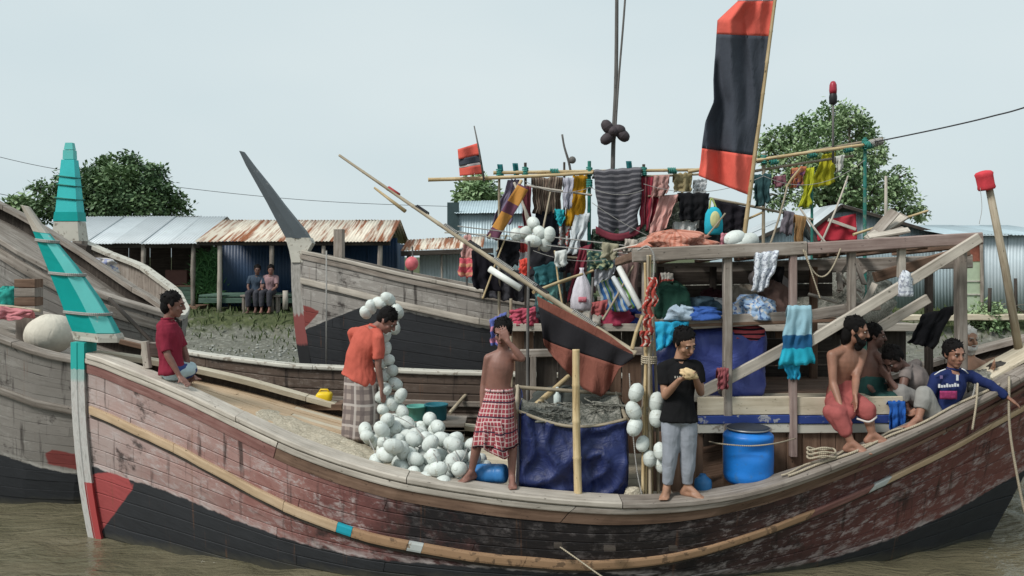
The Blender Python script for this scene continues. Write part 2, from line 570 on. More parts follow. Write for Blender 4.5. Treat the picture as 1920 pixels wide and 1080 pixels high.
# ---------------------------------------------------------------- water, bank
def water_mesh():
    mb = MB()
    xs = np.concatenate([np.linspace(-900, -14, 14), np.linspace(-12, 12, 321), np.linspace(14, 900, 14)])
    ys = np.concatenate([[-400, -100, -30, 0, 3], np.linspace(5, 12, 160), np.linspace(12.4, 22, 12)])
    rng = np.random.RandomState(3)
    waves = [(rng.uniform(2.5, 16), rng.uniform(-.9, .9) + (1.3 if i % 3 else 0), rng.uniform(0, 6.28)) for i in range(22)]
    gx, gy = np.meshgrid(xs, ys)
    z = np.zeros_like(gx)
    for k, a, p in waves:
        z += .017 / (k ** .75) * np.sin(k * (gx * math.cos(a) + gy * math.sin(a)) + p + .8 * np.sin(gx * .7 + gy * .5 + p))
    inside = (np.abs(gx) < 12) & (gy >= 5)
    z = np.where(inside, z, 0)
    nx, ny = len(xs), len(ys)
    me = bpy.data.meshes.new('water')
    vs = np.stack([gx, gy, z], -1).reshape(-1, 3)
    fs = [(j * nx + i, j * nx + i + 1, (j + 1) * nx + i + 1, (j + 1) * nx + i) for j in range(ny - 1) for i in range(nx - 1)]
    me.from_pydata(vs.tolist(), [], fs)
    me.polygons.foreach_set('use_smooth', [True] * len(fs))
    me.materials.append(M['water'])
    return me

n = NT('muddy_water')
o = n.obj()
f = n.noise(n.scale(o, (.6, 1.3, 1)), 1.5, 4)
c = n.ramp(f, [(.3, (.10, .092, .056)), (.7, (.15, .13, .085))])
h = n.math('ADD', n.noise(n.scale(o, (1, 2.6, 1)), 2.6, 4, .55, .6), n.math('MULTIPLY', n.noise(n.scale(o, (1, 2.0, 1)), 13, 3, .55), .22))
n.bump(h, .7, .10)
M['water'] = n.out(c, .05, .5, IOR=1.36)
struct('water', water_mesh(), M['water'])

BANK_Y = [12, 13.6, 16.5, 20.2, 21.2, 21.8, 23, 26, 40, 90, 900]
BANK_Z = [-.6, .02, .62, .78, .95, 1.44, 1.5, 1.52, 1.55, 1.6, 1.6]
def bank_z(x, y):
    w = mnoise.noise(V((x * .35, y * .35, 0))) * .35 + mnoise.noise(V((x * 1.4, y * 1.4, 3))) * .12
    z = interp(y + w, BANK_Y, BANK_Z)
    if y < 30:
        z += mnoise.noise(V((x * 2.5, y * 2.5, 7))) * .035 + mnoise.noise(V((x * 7, y * 7, 1))) * .015
    return z
xs = np.concatenate([np.linspace(-700, -19, 10), np.linspace(-18, 18, 241), np.linspace(19, 700, 10)])
ys = np.concatenate([np.linspace(12, 25, 90), [26, 28, 32, 40, 60, 100, 300, 900]])
vs = [(x, y, bank_z(x, y)) for y in ys for x in xs]
fs = [(j * len(xs) + i, j * len(xs) + i + 1, (j + 1) * len(xs) + i + 1, (j + 1) * len(xs) + i) for j in range(len(ys) - 1) for i in range(len(xs) - 1)]
n = NT('mud_and_grass')
o = n.obj()
xyz = n.sep(o)
f = n.noise(o, 1.2, 6, .65)
fine = n.noise(o, 9, 5, .7)
mud = n.ramp(fine, [(.25, (.075, .075, .06)), (.55, (.17, .17, .145)), (.75, (.33, .33, .29))])
gr = n.ramp(fine, [(.25, (.03, .04, .02)), (.7, (.11, .125, .06))])
m = n.math('ADD', n.step(xyz[2], .75, 1.45), n.math('MULTIPLY', n.math('SUBTRACT', f, .5), 1.6))
c = n.mix(n.step(m, .42, .62), mud, gr)
c = n.mix(n.step(n.noise(o, 3.3, 4), .6, .7), c, (.16, .155, .12))
n.bump(fine, .8, .04)
M['bank'] = n.out(c, .95, .1)
me = bpy.data.meshes.new('ground')
me.from_pydata(vs, [], fs)
me.polygons.foreach_set('use_smooth', [True] * len(fs))
me.materials.append(M['bank'])
struct('ground', me, M['bank'])

def leaf_mat(name, a, b):
    n = NT(name)
    f = n.noise(n.obj(), 1.1, 3)
    u = n.sep(n.uv())
    c = n.mix(u[0], a, b)
    c = n.mix(n.step(f, .35, .7), n.mix(.5, c, a), c)
    n.b.inputs['Transmission Weight'].default_value = 0
    n.b.inputs['Subsurface Weight'].default_value = 0
    return n.out(c, .6, .25)
M['leaf_dark'] = leaf_mat('dark_green_leaves', (.075, .13, .065), (.20, .29, .13))  # distance haze is mixed into these greens; no haze volume
M['leaf_mid'] = leaf_mat('mid_green_leaves', (.16, .25, .12), (.40, .50, .28))  # greens paled and greyed in place of air haze
M['leaf_reed'] = leaf_mat('reed_green_leaves', (.05, .15, .05), (.12, .27, .10))
M['grass'] = leaf_mat('bank_grass', (.035, .055, .018), (.11, .14, .05))
M['bark'] = wood('bark', (.05, .04, .03), (.12, .10, .08), (.2, .17, .14))

def add_leaf(mb, p, d, nrm, L, w, r=None):
    d = d.normalized()
    s = d.cross(nrm)
    s = s.normalized() if s.length > 1e-4 else V((1, 0, 0))
    q = nrm * (w * .25)
    r = random.random() if r is None else r
    mb.add([p, p + d * L * .5 + s * w + q, p + d * L, p + d * L * .5 - s * w + q], [(0, 1, 2), (0, 2, 3)], [[(r, 0), (r, 1), (r, 1)], [(r, 0), (r, 1), (r, 1)]], 0, False)

def tree(name, label, base, top_z, lobes, leaf, n_leaf, Lf, trunk_r, seed):
    """lobes = [(centre, radius)]: clumps of leaves at branch ends"""
    rs = random.getstate()
    random.seed(seed)
    t = thing(name, label, 'tree', base)
    tr = MB()
    fork = V(base).lerp(V((base[0], base[1], top_z)), .35)
    tr.tube(smooth_path([base, V(base).lerp(fork, .5) + V((.12, 0, 0)), fork], 6), [trunk_r * lerp(1.2, .75, i / 5) for i in range(6)], 9)
    for c, r in lobes:
        c = V(c)
        mid = fork.lerp(c, .5) + V((random.uniform(-.3, .3), random.uniform(-.3, .3), random.uniform(0, .4)))
        pts = smooth_path([fork, mid, c], 6)
        tr.tube(pts, [trunk_r * lerp(.5, .1, i / 5) for i in range(6)], 6)
        for k in range(4):
            e = c + V((random.gauss(0, 1), random.gauss(0, 1), random.gauss(0, .8))).normalized() * r * .8
            tr.tube([pts[4], pts[4].lerp(e, .5) + V((0, 0, .1)), e], [trunk_r * .12, trunk_r * .09, trunk_r * .04], 5)
    part('trunk', tr, M['bark'], t)
    cr = MB()
    tot = sum(r ** 2 for _, r in lobes)
    for c, r in lobes:
        c = V(c)
        k_tw = max(6, int(n_leaf * r * r / tot / 16))
        hue = random.random() ** 1.3
        for _ in range(k_tw):
            u = V((random.gauss(0, 1), random.gauss(0, 1), random.gauss(0, 1))).normalized()
            q = c + V((u.x, u.y, u.z * .85)) * r * (random.uniform(.35, 1.0) ** .6) * random.uniform(.8, 1.12)
            tw = (u + V((0, 0, random.uniform(-.5, .3)))).normalized()
            for _k in range(16):
                d = (tw * .6 + V((random.gauss(0, .7), random.gauss(0, .7), random.gauss(-.2, .6)))).normalized()
                nn = (V((0, 0, 1)) + V((random.gauss(0, .5), random.gauss(0, .5), 0))).normalized()
                add_leaf(cr, q + V((random.gauss(0, .16), random.gauss(0, .16), random.gauss(0, .14))) * (r ** .3), d, nn, Lf * random.uniform(.7, 1.3), Lf * .3, min(1, max(0, hue * .75 + random.uniform(-.1, .35))))
    part('crown', cr, leaf, t)
    random.setstate(rs)
    return t

def lobe_list(spec, Y, sc=1.0):
    return [(W(px, py, Y + dy), r * sc) for px, py, dy, r in spec]

tree('leafy_tree', 'dense dark green tree with lumpy crown behind the pale tin roof', (-18.5, 38, 1.5), 6.5,
     lobe_list([(105, 372, 0, .95), (85, 395, 1, .8), (135, 345, .5, 1.0), (165, 350, -1, 1.1), (192, 330, 0, 1.0), (205, 308, .6, .6), (225, 345, -1.2, 1.25), (248, 312, .3, .7), (245, 300, .6, .5), (255, 350, .4, 1.2), (288, 330, 0, .75), (290, 360, -.6, 1.1), (315, 375, .3, .95), (330, 395, 0, .8), (215, 380, -1.6, 1.5), (150, 390, -1.5, 1.3), (270, 392, -1.5, 1.3), (72, 350, .6, .42), (290, 318, 1, .45)], 38, .72), M['leaf_dark'], 15000, .22, .3, 11)
tree('broadleaf_tree', 'tall airy light green tree behind the gabled tin hut', (14.0, 36, 1.5), 8.5,
     lobe_list([(1455, 262, 0, .9), (1440, 290, 1, .8), (1490, 262, .3, .9), (1520, 240, 0, .9), (1560, 222, .5, .95), (1590, 218, -.6, .7), (1600, 250, 0, 1.1), (1545, 265, -1, 1.2), (1625, 262, .6, .8), (1640, 285, -.3, .7), (1500, 300, -1, 1.2), (1560, 310, -1.4, 1.3), (1610, 310, -.8, 1.0), (1470, 325, -.3, 1.1), (1520, 350, -1.2, 1.2), (1590, 355, -1.3, 1.2), (1650, 345, -.5, 1.0), (1685, 330, 0, .6), (1680, 365, -.5, .9), (1705, 385, 0, .75), (1640, 390, -1, 1.0), (1450, 365, 0, .9), (1720, 400, .3, .5), (1610, 215, .8, .4), (1585, 205, .4, .35), (1650, 300, 1, .45), (1432, 268, .4, .4), (1700, 350, .6, .4)], 36, .74), M['leaf_mid'], 15000, .19, .28, 12)
tree('small_tree', 'small round green tree rising behind the grey tin shed', (-1.9, 34, 1.5), 5.3,
     lobe_list([(880, 358, 0, .5), (900, 352, .3, .55), (915, 362, 0, .45), (893, 368, -.4, .6), (870, 366, .2, .3)], 34), M['leaf_mid'], 2600, .22, .12, 13)
tree('bush', 'small yellowish green bush beside the pale tin roof gable', (-22.6, 40, 1.5), 5.2,
     lobe_list([(40, 383, 0, .4), (28, 386, .2, .3), (50, 388, 0, .3)], 40), M['leaf_mid'], 900, .3, .1, 14)
tree('bank_bush', 'low leafy bush on the bank before the tin wall', (13.0, 21.5, 1.35), 1.8,
     lobe_list([(1850, 590, 0, .28), (1872, 598, .1, .22), (1838, 600, -.1, .2), (1860, 606, -.2, .25)], 21.5), M['leaf_mid'], 1400, .13, .03, 15)

# grass and weeds along the bank edge
random.seed(21)
gmb = MB()
for k in range(6000):
    x = random.uniform(-13, 16)
    y = random.choice([random.gauss(21.7, .45), random.uniform(19.5, 23.5), random.uniform(16.5, 24)])
    z = bank_z(x, y)
    if random.random() > .35 + .65 * max(0, mnoise.noise(V((x * .8, y * .8, 5))) + .35):
        continue
    h = random.uniform(.05, .16) * (1.4 if y > 21 else .8)
    d = V((random.gauss(0, .35), random.gauss(0, .35), 1))
    add_leaf(gmb, V((x, y, z - .01)), d, V((random.gauss(0, 1), -1, 0)).normalized(), h, h * .11 + .004)
struct('grass', gmb, M['grass'], 'stuff')
T(bpy.data.objects['grass'], 'short tufted grass along the top of the mud bank', 'grass')
# stones and litter at the foot of the bank
random.seed(22)
smb = MB()
for k in range(520):
    x, y = random.uniform(-9, -3.2), random.uniform(16.2, 20.6)
    r = random.uniform(.012, .05)
    smb.ell((x, y, bank_z(x, y) + r * .2), (r, r * random.uniform(.6, 1), r * .6), 6, 4)
g = struct('gravel', smb, plain('bank_stones', (.30, .305, .28), .9, .3, 3), 'stuff')
T(g, 'scattered pale stones on the foot of the mud bank', 'gravel')
# ---------------------------------------------------------------- tin huts on the bank
def tin_mat(name, col, rust=(.19, .06, .022), amount=.62, sx=3.0, sy=.7, rough=.5, metal=.25):
    n = NT(name)
    u = n.sep(n.uv())
    r = n.math('MULTIPLY', n.rnd(), 23.0)
    f = n.noise(n.comb(n.math('MULTIPLY', u[0], sx), n.math('MULTIPLY', u[1], sy), r), 1.6, 6, .65)
    c = n.mix(n.noise(n.comb(u[0], u[1], r), 2.5, 4), tuple(x * .8 for x in col), tuple(min(1, x * 1.1) for x in col))
    rc = n.mix(n.noise(n.comb(u[0], u[1], r), 9, 4), tuple(x * .6 for x in rust), tuple(x * 1.5 for x in rust))
    c = n.mix(n.step(f, amount, amount + .12), c, rc)
    n.bump(f, .15, .005)
    return n.out(vary(n, c, .13), rough, .4, Metallic=metal)
M['tin_pale'] = tin_mat('pale_galvanised_tin', (.56, .6, .62), (.25, .17, .11), .66)
M['tin_rusty'] = tin_mat('rusted_roof_tin', (.66, .60, .50), (.24, .085, .035), .46, sx=3.6, sy=.22, rough=.8, metal=0)
M['tin_blue'] = tin_mat('blue_grey_wall_tin', (.40, .49, .53), (.2, .14, .1), .72)
M['tin_white'] = tin_mat('white_wall_tin', (.62, .70, .74), (.3, .22, .16), .73)
M['tin_dark'] = tin_mat('dark_blue_wall_sheet', (.018, .045, .10), (.03, .03, .04), .7, metal=0)
M['tin_shadow'] = tin_mat('dark_inner_wall_sheet', (.05, .05, .055), (.05, .03, .02), .6, metal=0)

def tin_sheet(o, ux, vy, w, h, pitch=.09, amp=.014):
    """one corrugated sheet: o corner, ux along the wave direction, vy along the flutes"""
    mb = MB()
    o, ux, vy = V(o), V(ux).normalized(), V(vy).normalized()
    nrm = ux.cross(vy).normalized()
    N = max(4, int(round(w / pitch * 4)))
    jag = [random.uniform(-.012, .012) for _ in range(3)]
    ln = lambda u, v: o + ux * (u * w) + vy * (v * (h + jag[0])) + nrm * (amp * math.sin(u * w / pitch * 2 * math.pi) + jag[1] * math.sin(v * 3) * u)
    return mb.grid(ln, N, 2, .004, size=(w, h), smooth=True)

def tin_run(parent, name, mat, o, ux, vy, W_, h, sheet=.8, lap=.0, amp=.014):
    ux, vy = V(ux).normalized(), V(vy).normalized()
    nrm = ux.cross(vy).normalized()
    k = max(1, int(round(W_ / sheet)))
    w = W_ / k
    for i in range(k):
        oo = V(o) + ux * (i * w - .02) + nrm * (.012 * (i % 2)) + vy * random.uniform(-.02, .02)
        part(name, tin_sheet(oo, ux, vy, w + .04, h, amp=amp), mat if not isinstance(mat, list) else mat[i % len(mat)], parent)

def post(parent, x, y, z0, z1, r=.06, mat='grey_wood', name='post'):
    mb = MB()
    mb.tube(smooth_path([(x, y, z0), (x + random.uniform(-.03, .03), y, (z0 + z1) / 2), (x + random.uniform(-.03, .03), y, z1)], 6), [r * random.uniform(.9, 1.1) for _ in range(6)], 8)
    return part(name, mb, M[mat], parent)

def wall_board(parent, name, mat, a, b, z0, z1, th=.03):
    a, b = V(a), V(b)
    mb = MB()
    m = (a + b) / 2
    mb.beam(V((a.x, a.y, (z0 + z1) / 2)), V((b.x, b.y, (z0 + z1) / 2)), th, z1 - z0, ch=.02)
    return part(name, mb, mat, parent)

random.seed(31)
G = 1.5
# hut with pale roof (left)
xa, xb = W(55, 455, 24).x, W(372, 455, 24).x
h1 = thing('tin_hut', 'open fronted shop hut under a long pale tin roof', 'hut', ((xa + xb) / 2, 25.5, G))
ez, rz = W(0, 457, 24).z, W(0, 406, 26.4).z
e = V((xa, 23.9, ez))
sl = V((0, 26.4 - 23.9, rz - ez))
tin_run(h1, 'roof_sheet', M['tin_pale'], e, (1, 0, 0), sl, xb - xa, sl.length, .78)
tin_run(h1, 'roof_sheet', M['tin_pale'], V((xb, 28.8, ez)), (-1, 0, 0), V((0, -2.4, rz - ez)), xb - xa, 2.55, .78)
for px in (105, 185, 270, 362):
    post(h1, W(px, 0, 24.1).x, 24.1, G - .1, ez, .07)
for k in range(7):
    wall_board(h1, 'back_board', M['dark_wood'], (lerp(xa, xb, k / 7) + .01, 27.2, 0), (lerp(xa, xb, (k + 1) / 7) - .01, 27.2, 0), G, ez + .1)
for k in range(4):
    wall_board(h1, 'side_board', M['dark_wood'], (xa, 24.2 + k * .76, 0), (xa, 24.94 + k * .76, 0), G, ez + .1)
mb = MB(); mb.beam((xa, 24.1, ez - .06), (xb, 24.1, ez - .06), .1, .12); part('eave_beam', mb, M['dark_wood'], h1)
mb = MB(); mb.beam((xa, 25.6, G + .04), (xb, 25.6, G + .04), 3.2, .1); part('floor_slab', mb, M['brown_wood'], h1)
ca = thing('shop_counter', 'faded green boarded counter in the pale roofed hut', 'counter', (W(335, 0, 25).x, 25, G + .08))
x0, x1 = W(290, 0, 25).x, W(366, 0, 25).x
gw = wood('green_board', (.03, .06, .045), (.075, .13, .10), (.13, .2, .16))
for k in range(4):
    mb = MB(); mb.beam((x0, 24.7, G + .17 + k * .13), (x1, 24.7, G + .17 + k * .13), .03, .12); part('board', mb, gw, ca)
mb = MB(); mb.beam((x0 - .05, 24.95, G + .63), (x1 + .05, 24.95, G + .63), .55, .05); part('top', mb, M['brown_wood'], ca)
mb = MB()
mb.box((W(335, 0, 25).x, 25.0, G + .655 + .22), (.62, .4, .44), ch=.05)
solo('wooden_chest', mb, plain('chest_red_brown', (.11, .05, .042), .7), 'reddish brown chest on the green counter of the pale roofed hut', 'chest')

# hut with rusty roof
xa, xb = W(371, 450, 23).x, W(732, 450, 23).x
h2 = thing('tin_hut', 'dark blue walled tea hut under a rust streaked tin roof', 'hut', ((xa + xb) / 2, 24.5, G))
ez, rz = W(0, 453, 22.8).z, W(0, 413, 25).z
sl = V((0, 2.2, rz - ez))
tin_run(h2, 'roof_sheet', M['tin_rusty'], V((xa, 22.8, ez)), (1, 0, 0), sl, xb - xa, sl.length, .62)
tin_run(h2, 'roof_sheet', M['tin_rusty'], V((xb, 27.2, ez)), (-1, 0, 0), V((0, -2.2, rz - ez)), xb - xa, sl.length, .62)
for px in (411, 510, 560, 608, 712):
    post(h2, W(px, 0, 23).x, 23.0, G - .1, ez, .065, 'pale_wood' if px < 500 else 'grey_wood')
wx0 = W(418, 0, 25).x
tin_run(h2, 'wall_sheet', M['tin_dark'], V((wx0, 25.0, G)), (1, 0, 0), (0, 0, 1), xb - wx0 - .1, ez - G + .15, .8, amp=.006)
tin_run(h2, 'wall_sheet', M['tin_dark'], V((xb - .12, 25.0, G)), (0, 1, 0), (0, 0, 1), 1.9, ez - G, .9, amp=.006)
tin_run(h2, 'wall_sheet', M['tin_dark'], V((wx0, 25.0, G)), (0, 1, 0), (0, 0, 1), 1.9, ez - G, .9, amp=.006)
mb = MB(); mb.beam((xa, 22.95, ez - .05), (xb, 22.95, ez - .05), .09, .1); part('eave_beam', mb, M['dark_wood'], h2)
for k in range(5):
    mb = MB(); mb.beam((wx0, 23.25 + k * .36, G + .42), (xb - .15, 23.25 + k * .36, G + .42), .34, .05, wob=.004); part('floor_board', mb, gw, h2)
for px in (430, 480, 545, 640, 700):
    post(h2, W(px, 0, 23.4).x, 23.4, G - .1, G + .4, .05, 'dark_wood', 'stilt')
mb = MB(); mb.beam((wx0, 23.06, G + .30), (xb - .15, 23.06, G + .30), .03, .14); part('apron_board', mb, gw, h2)

# bench and two people in front of the rusty hut
BYY = 22.9
bx = W(492, 0, BYY).x
gz = bank_z(bx, BYY)
b = thing('bench', 'rough wooden bench in front of the dark blue hut', 'bench', (bx, BYY, gz))
mb = MB(); mb.beam((bx - .55, BYY, gz + .45), (bx + .5, BYY, gz + .45), .3, .05); part('seat', mb, M['grey_wood'], b)
for dx in (-.48, .42):
    for dy in (-.1, .1):
        mb = MB(); mb.beam((bx + dx, BYY + dy, gz - .06), (bx + dx, BYY + dy, gz + .43), .06, .06, up=(0, 1, 0)); part('leg', mb, M['grey_wood'], b)
mb = MB(); mb.tube([W(535, 580, 22.2), W(535, 545, 22.2)], .07, 8); 
solo('stump_post', mb, M['pale_wood'], 'short pale post standing beside the rough bench', 'post')

# reeds between the two huts
random.seed(5)
x0, x1 = W(366, 0, 25).x, W(410, 0, 25).x
rmb = MB()
for k in range(420):
    x = random.uniform(x0, x1); y = random.uniform(24.9, 25.9)
    p = V((x, y, G - .05)); hgt = random.uniform(.6, 1.75)
    tip = p + V((random.gauss(0, .1), random.gauss(0, .1), hgt))
    rmb.tube([p, tip], [.008, .004], 4)
    for q in range(7):
        t = random.uniform(.15, 1)
        add_leaf(rmb, p.lerp(tip, t), V((random.gauss(0, .6), random.gauss(0, .6), random.uniform(.1, .9))), V((0, -1, .3)).normalized(), random.uniform(.2, .4), .018)
g = struct('reeds', rmb, M['leaf_reed'], 'stuff')
T(g, 'thicket of tall green reeds between the two left huts', 'reeds')

# low stall with rusty awning and white wall
xa, xb = W(752, 0, 24).x, W(905, 0, 24).x
h3 = thing('market_stall', 'low stall with a drooping rusty awning and white tin wall', 'stall', ((xa + xb) / 2, 25, G))
za, zb = W(0, 467, 24).z, W(0, 446, 25.6).z
sl = V((0, 1.6, zb - za))
tin_run(h3, 'awning_sheet', M['tin_rusty'], V((xa, 24, za - .05)), V((1, 0, .04)), sl, xb - xa, sl.length, .6)
mb = MB(); mb.beam((xa, 24.02, za - .13), (xb + .3, 24.02, za - .04), .1, .14); part('eave_beam', mb, M['dark_wood'], h3)
tin_run(h3, 'wall_sheet', M['tin_white'], V((W(788, 0, 25.4).x, 25.4, G)), (1, 0, 0), (0, 0, 1), W(890, 0, 25.4).x - W(788, 0, 25.4).x, za - G - .05, .8, amp=.008)
for px, r in ((765, .06), (828, .03), (892, .06)):
    post(h3, W(px, 0, 24.2).x, 24.2, G - .1, za - .08, r, 'grey_wood')
# tin shed behind the stall
xa, xb = W(862, 0, 29).x, W(985, 0, 29).x
h4 = thing('tin_shed', 'grey blue tin shed with a dark open shutter behind the stall', 'shed', ((xa + xb) / 2, 30, G))
za, zb = W(0, 428, 29).z, W(0, 375, 30.5).z
tin_run(h4, 'wall_sheet', M['tin_blue'], V((xa, 29, G)), (1, 0, 0), (0, 0, 1), xb - xa, za - G + .55, .8, amp=.01)
tin_run(h4, 'wall_sheet', M['tin_blue'], V((xa, 31, G)), (0, -1, 0), (0, 0, 1), 2, za - G + .55, .8, amp=.01)
tin_run(h4, 'roof_sheet', M['tin_blue'], V((xa - .15, 28.8, za + .5)), (1, 0, 0), V((0, 2.2, .55)), xb - xa + .3, 2.3, .8)
mb = MB(); mb.box((xa - .22, 28.95, za + .35), (.4, .06, 1.05), ch=.05); part('shutter', mb, plain('dark_shutter', (.035, .06, .065), .6), h4)
mb = MB(); mb.box((xa - .25, 28.95, za - .5), (.32, .06, .4), ch=.05); part('shutter', mb, plain('dark_shutter_green', (.02, .06, .06), .6), h4)
mb = MB(); mb.beam((xa - .5, 28.8, za - .15), (xb, 28.8, za - .3), .06, .05); part('rail', mb, M['old_white'], h4)

# right hand huts
def gable_hut(label, pxa, pxb, ridge_px, Y, depth, ze, zr, wall, roof, name='tin_hut', front=True):
    xa, xb, xr = W(pxa, 0, Y).x, W(pxb, 0, Y).x, W(ridge_px, 0, Y).x
    h = thing(name, label, 'hut', ((xa + xb) / 2, Y + depth / 2, G))
    k = max(2, int(round((xb - xa) / .75)))
    w = (xb - xa) / k
    for i in range(k):          # gable wall: each sheet reaches up to the slope
        x0 = xa + i * w
        tops = []
        for x in (x0, x0 + w):
            tops.append(ze + (zr - ze) * (1 - abs(x - xr) / max(xr - xa if x < xr else xb - xr, .01)))
        mb = MB()
        N = 28
        mb.grid(lambda u, v: V((x0 + u * (w + .03), Y - .01 * (i % 2) + .012 * math.sin(u * w / .09 * 6.283), lerp(G, lerp(tops[0], tops[1], u) - .03, v))), N, 2, .004, size=(w, 2))
        part('wall_sheet', mb, wall, h)
    tin_run(h, 'wall_sheet', wall, V((xa, Y + depth, G)), (0, -1, 0), (0, 0, 1), depth, ze - G, .8, amp=.012)
    tin_run(h, 'wall_sheet', wall, V((xb, Y, G)), (0, 1, 0), (0, 0, 1), depth, ze - G, .8, amp=.012)
    for x0, z0, dx in ((xa, ze, xr - xa), (xb, ze, xr - xb)):
        s = V((dx, 0, zr - ze)).normalized()
        L = V((dx, 0, zr - ze)).length + .18
        o = V((x0, Y - .25, z0)) - s * .18
        if dx > 0:
            tin_run(h, 'roof_sheet', roof, o + V((0, depth + .5, 0)), (0, -1, 0), s, depth + .5, L, .8)
        else:
            tin_run(h, 'roof_sheet', roof, o, (0, 1, 0), s, depth + .5, L, .8)
        mb = MB(); mb.beam(V((x0, Y - .27, z0 - .04)) - s * .18, V((xr, Y - .27, zr - .04)), .03, .09); part('barge_board', mb, M['dark_wood'], h)
    return h
zt = lambda py, Y: W(0, py, Y).z
h5 = gable_hut('small tin hut with bright roof slope beside the big flag pole', 1380, 1530, 1500, 23, 3.0, zt(462, 23), zt(408, 23), M['tin_blue'], M['tin_pale'])
h6 = gable_hut('wide gabled tin hut with a red cloth across its front', 1500, 1765, 1572, 24.5, 4.0, zt(440, 24.5), zt(384, 24.5), M['tin_blue'], M['tin_pale'])
x0, x1 = W(1532, 0, 24.3).x, W(1606, 0, 24.3).x
mb = MB()
mb.grid(lambda u, v: V((lerp(x0 + .35 * (1 - v) ** 1.5 * 0, x1, u), 24.3 + .04 * math.sin(u * 14 + v * 4), lerp(zt(400, 24.3) - .25 * (1 - u), zt(452, 24.3), v))), 24, 10, .006)
solo('red_cloth', mb, fabric('red_cloth', (.36, .03, .045)), 'red cloth hung on the front of the gabled hut', 'cloth')
mb = MB(); mb.beam(W(1553, 412, 24.2), W(1604, 430, 24.2), .05, .09)
solo('plank', mb, M['pale_wood'], 'pale plank leaning across the red cloth', 'plank')
# long tin wall at the right end
xa, xb = W(1788, 0, 23).x, W(1990, 0, 23).x
h7 = thing('tin_hut', 'long pale blue tin walled store with a green door', 'hut', ((xa + xb) / 2, 24.5, G))
tin_run(h7, 'wall_sheet', M['tin_white'], V((W(1842, 0, 23).x, 23, G)), (1, 0, 0), (0, 0, 1), xb - W(1842, 0, 23).x, zt(441, 23) - G, .8, amp=.01)
tin_run(h7, 'wall_sheet', M['tin_blue'], V((W(1755, 0, 23.6).x, 23.6, G)), (1, 0, 0), (0, 0, 1), W(1800, 0, 23.6).x - W(1755, 0, 23.6).x, zt(470, 23.6) - G, .8, amp=.01)
tin_run(h7, 'roof_sheet', M['tin_blue'], V((xa - .2, 22.8, zt(441, 23))), (1, 0, 0), V((0, 3.0, .35)), xb - xa + .4, 3.1, .8)
x0, x1 = W(1806, 0, 23.05).x, W(1838, 0, 23.05).x
mb = MB(); mb.box(((x0 + x1) / 2, 23.05, (G + zt(492, 23)) / 2), (x1 - x0, .05, zt(492, 23) - G), ch=.05)
dr = part('door', mb, plain('pale_green_door', (.42, .5, .36), .6), h7)
for f in (.35, .62):
    mb = MB(); z = lerp(G, zt(492, 23), f); mb.box(((x0 + x1) / 2, 23.01, z), (x1 - x0 - .04, .03, .04)); part('ledge', mb, M['old_white'], dr)
mb = MB(); mb.box(((x0 + x1) / 2 - .05, 23.06, lerp(zt(492, 23), zt(441, 23), .5)), (.75, .08, zt(441, 23) - zt(492, 23) - .05))
part('lintel', mb, plain('brick_red_board', (.26, .09, .06), .8, .3, 14), h7)
for px in (1800, 1841):
    post(h7, W(px, 0, 22.98).x, 22.98, G - .1, zt(444, 23), .05)
# bamboo stub with a dead bush top behind the frame
mb = MB(); mb.tube([W(1661, 440, 22), W(1661, 330, 22)], [.05, .035], 7)
solo('thin_post', mb, M['pale_wood'], 'thin bare post in front of the leafy tree and gabled hut', 'post')
# kerb-like plank walk along the bank top
for k, (a, c) in enumerate(((1640, 1790), (1790, 1930))):
    xa, xb = W(a, 0, 21.2).x, W(c, 0, 21.2).x
    mb = MB()
    z = 1.47
    mb.beam((xa, 21.2, z), (xb, 21.2, z + .02 * k), .3, .14, segs=4, wob=.01)
    solo('plank_walk', mb, M['cream_wood'], ['pale timber edging on the bank below the gabled hut', 'pale timber edging on the bank below the green door'][k], 'edging')
# stakes on the bank
mb = MB(); mb.tube([W(1855, 585, 21), W(1856, 540, 21)], .045, 7)
solo('stake', mb, M['dark_wood'], 'short dark stake on the bank near the leafy bush', 'stake')
mb = MB(); mb.tube([W(1905, 585, 21.4), W(1904, 522, 21.4)], .04, 7)
solo('stake', mb, M['dark_wood'], 'thin dark stake before the pale blue tin wall', 'stake')

# overhead wires
def wire(pts, label, r=.012, n=40):
    mb = MB(); mb.tube(smooth_path(pts, n), r, 5)
    return solo('power_cable', mb, M['wire'], label, 'cable')
wire([W(-60, 280, 45), W(100, 316, 46), W(350, 353, 48), W(600, 377, 50), W(845, 387, 52), W(960, 386, 53)], 'thin cable crossing the sky above the rust streaked roof', .015)
wire([W(-60, 352, 42), W(40, 372, 43), W(110, 392, 44)], 'thin cable passing beside the small bush by the pale roof', .015)
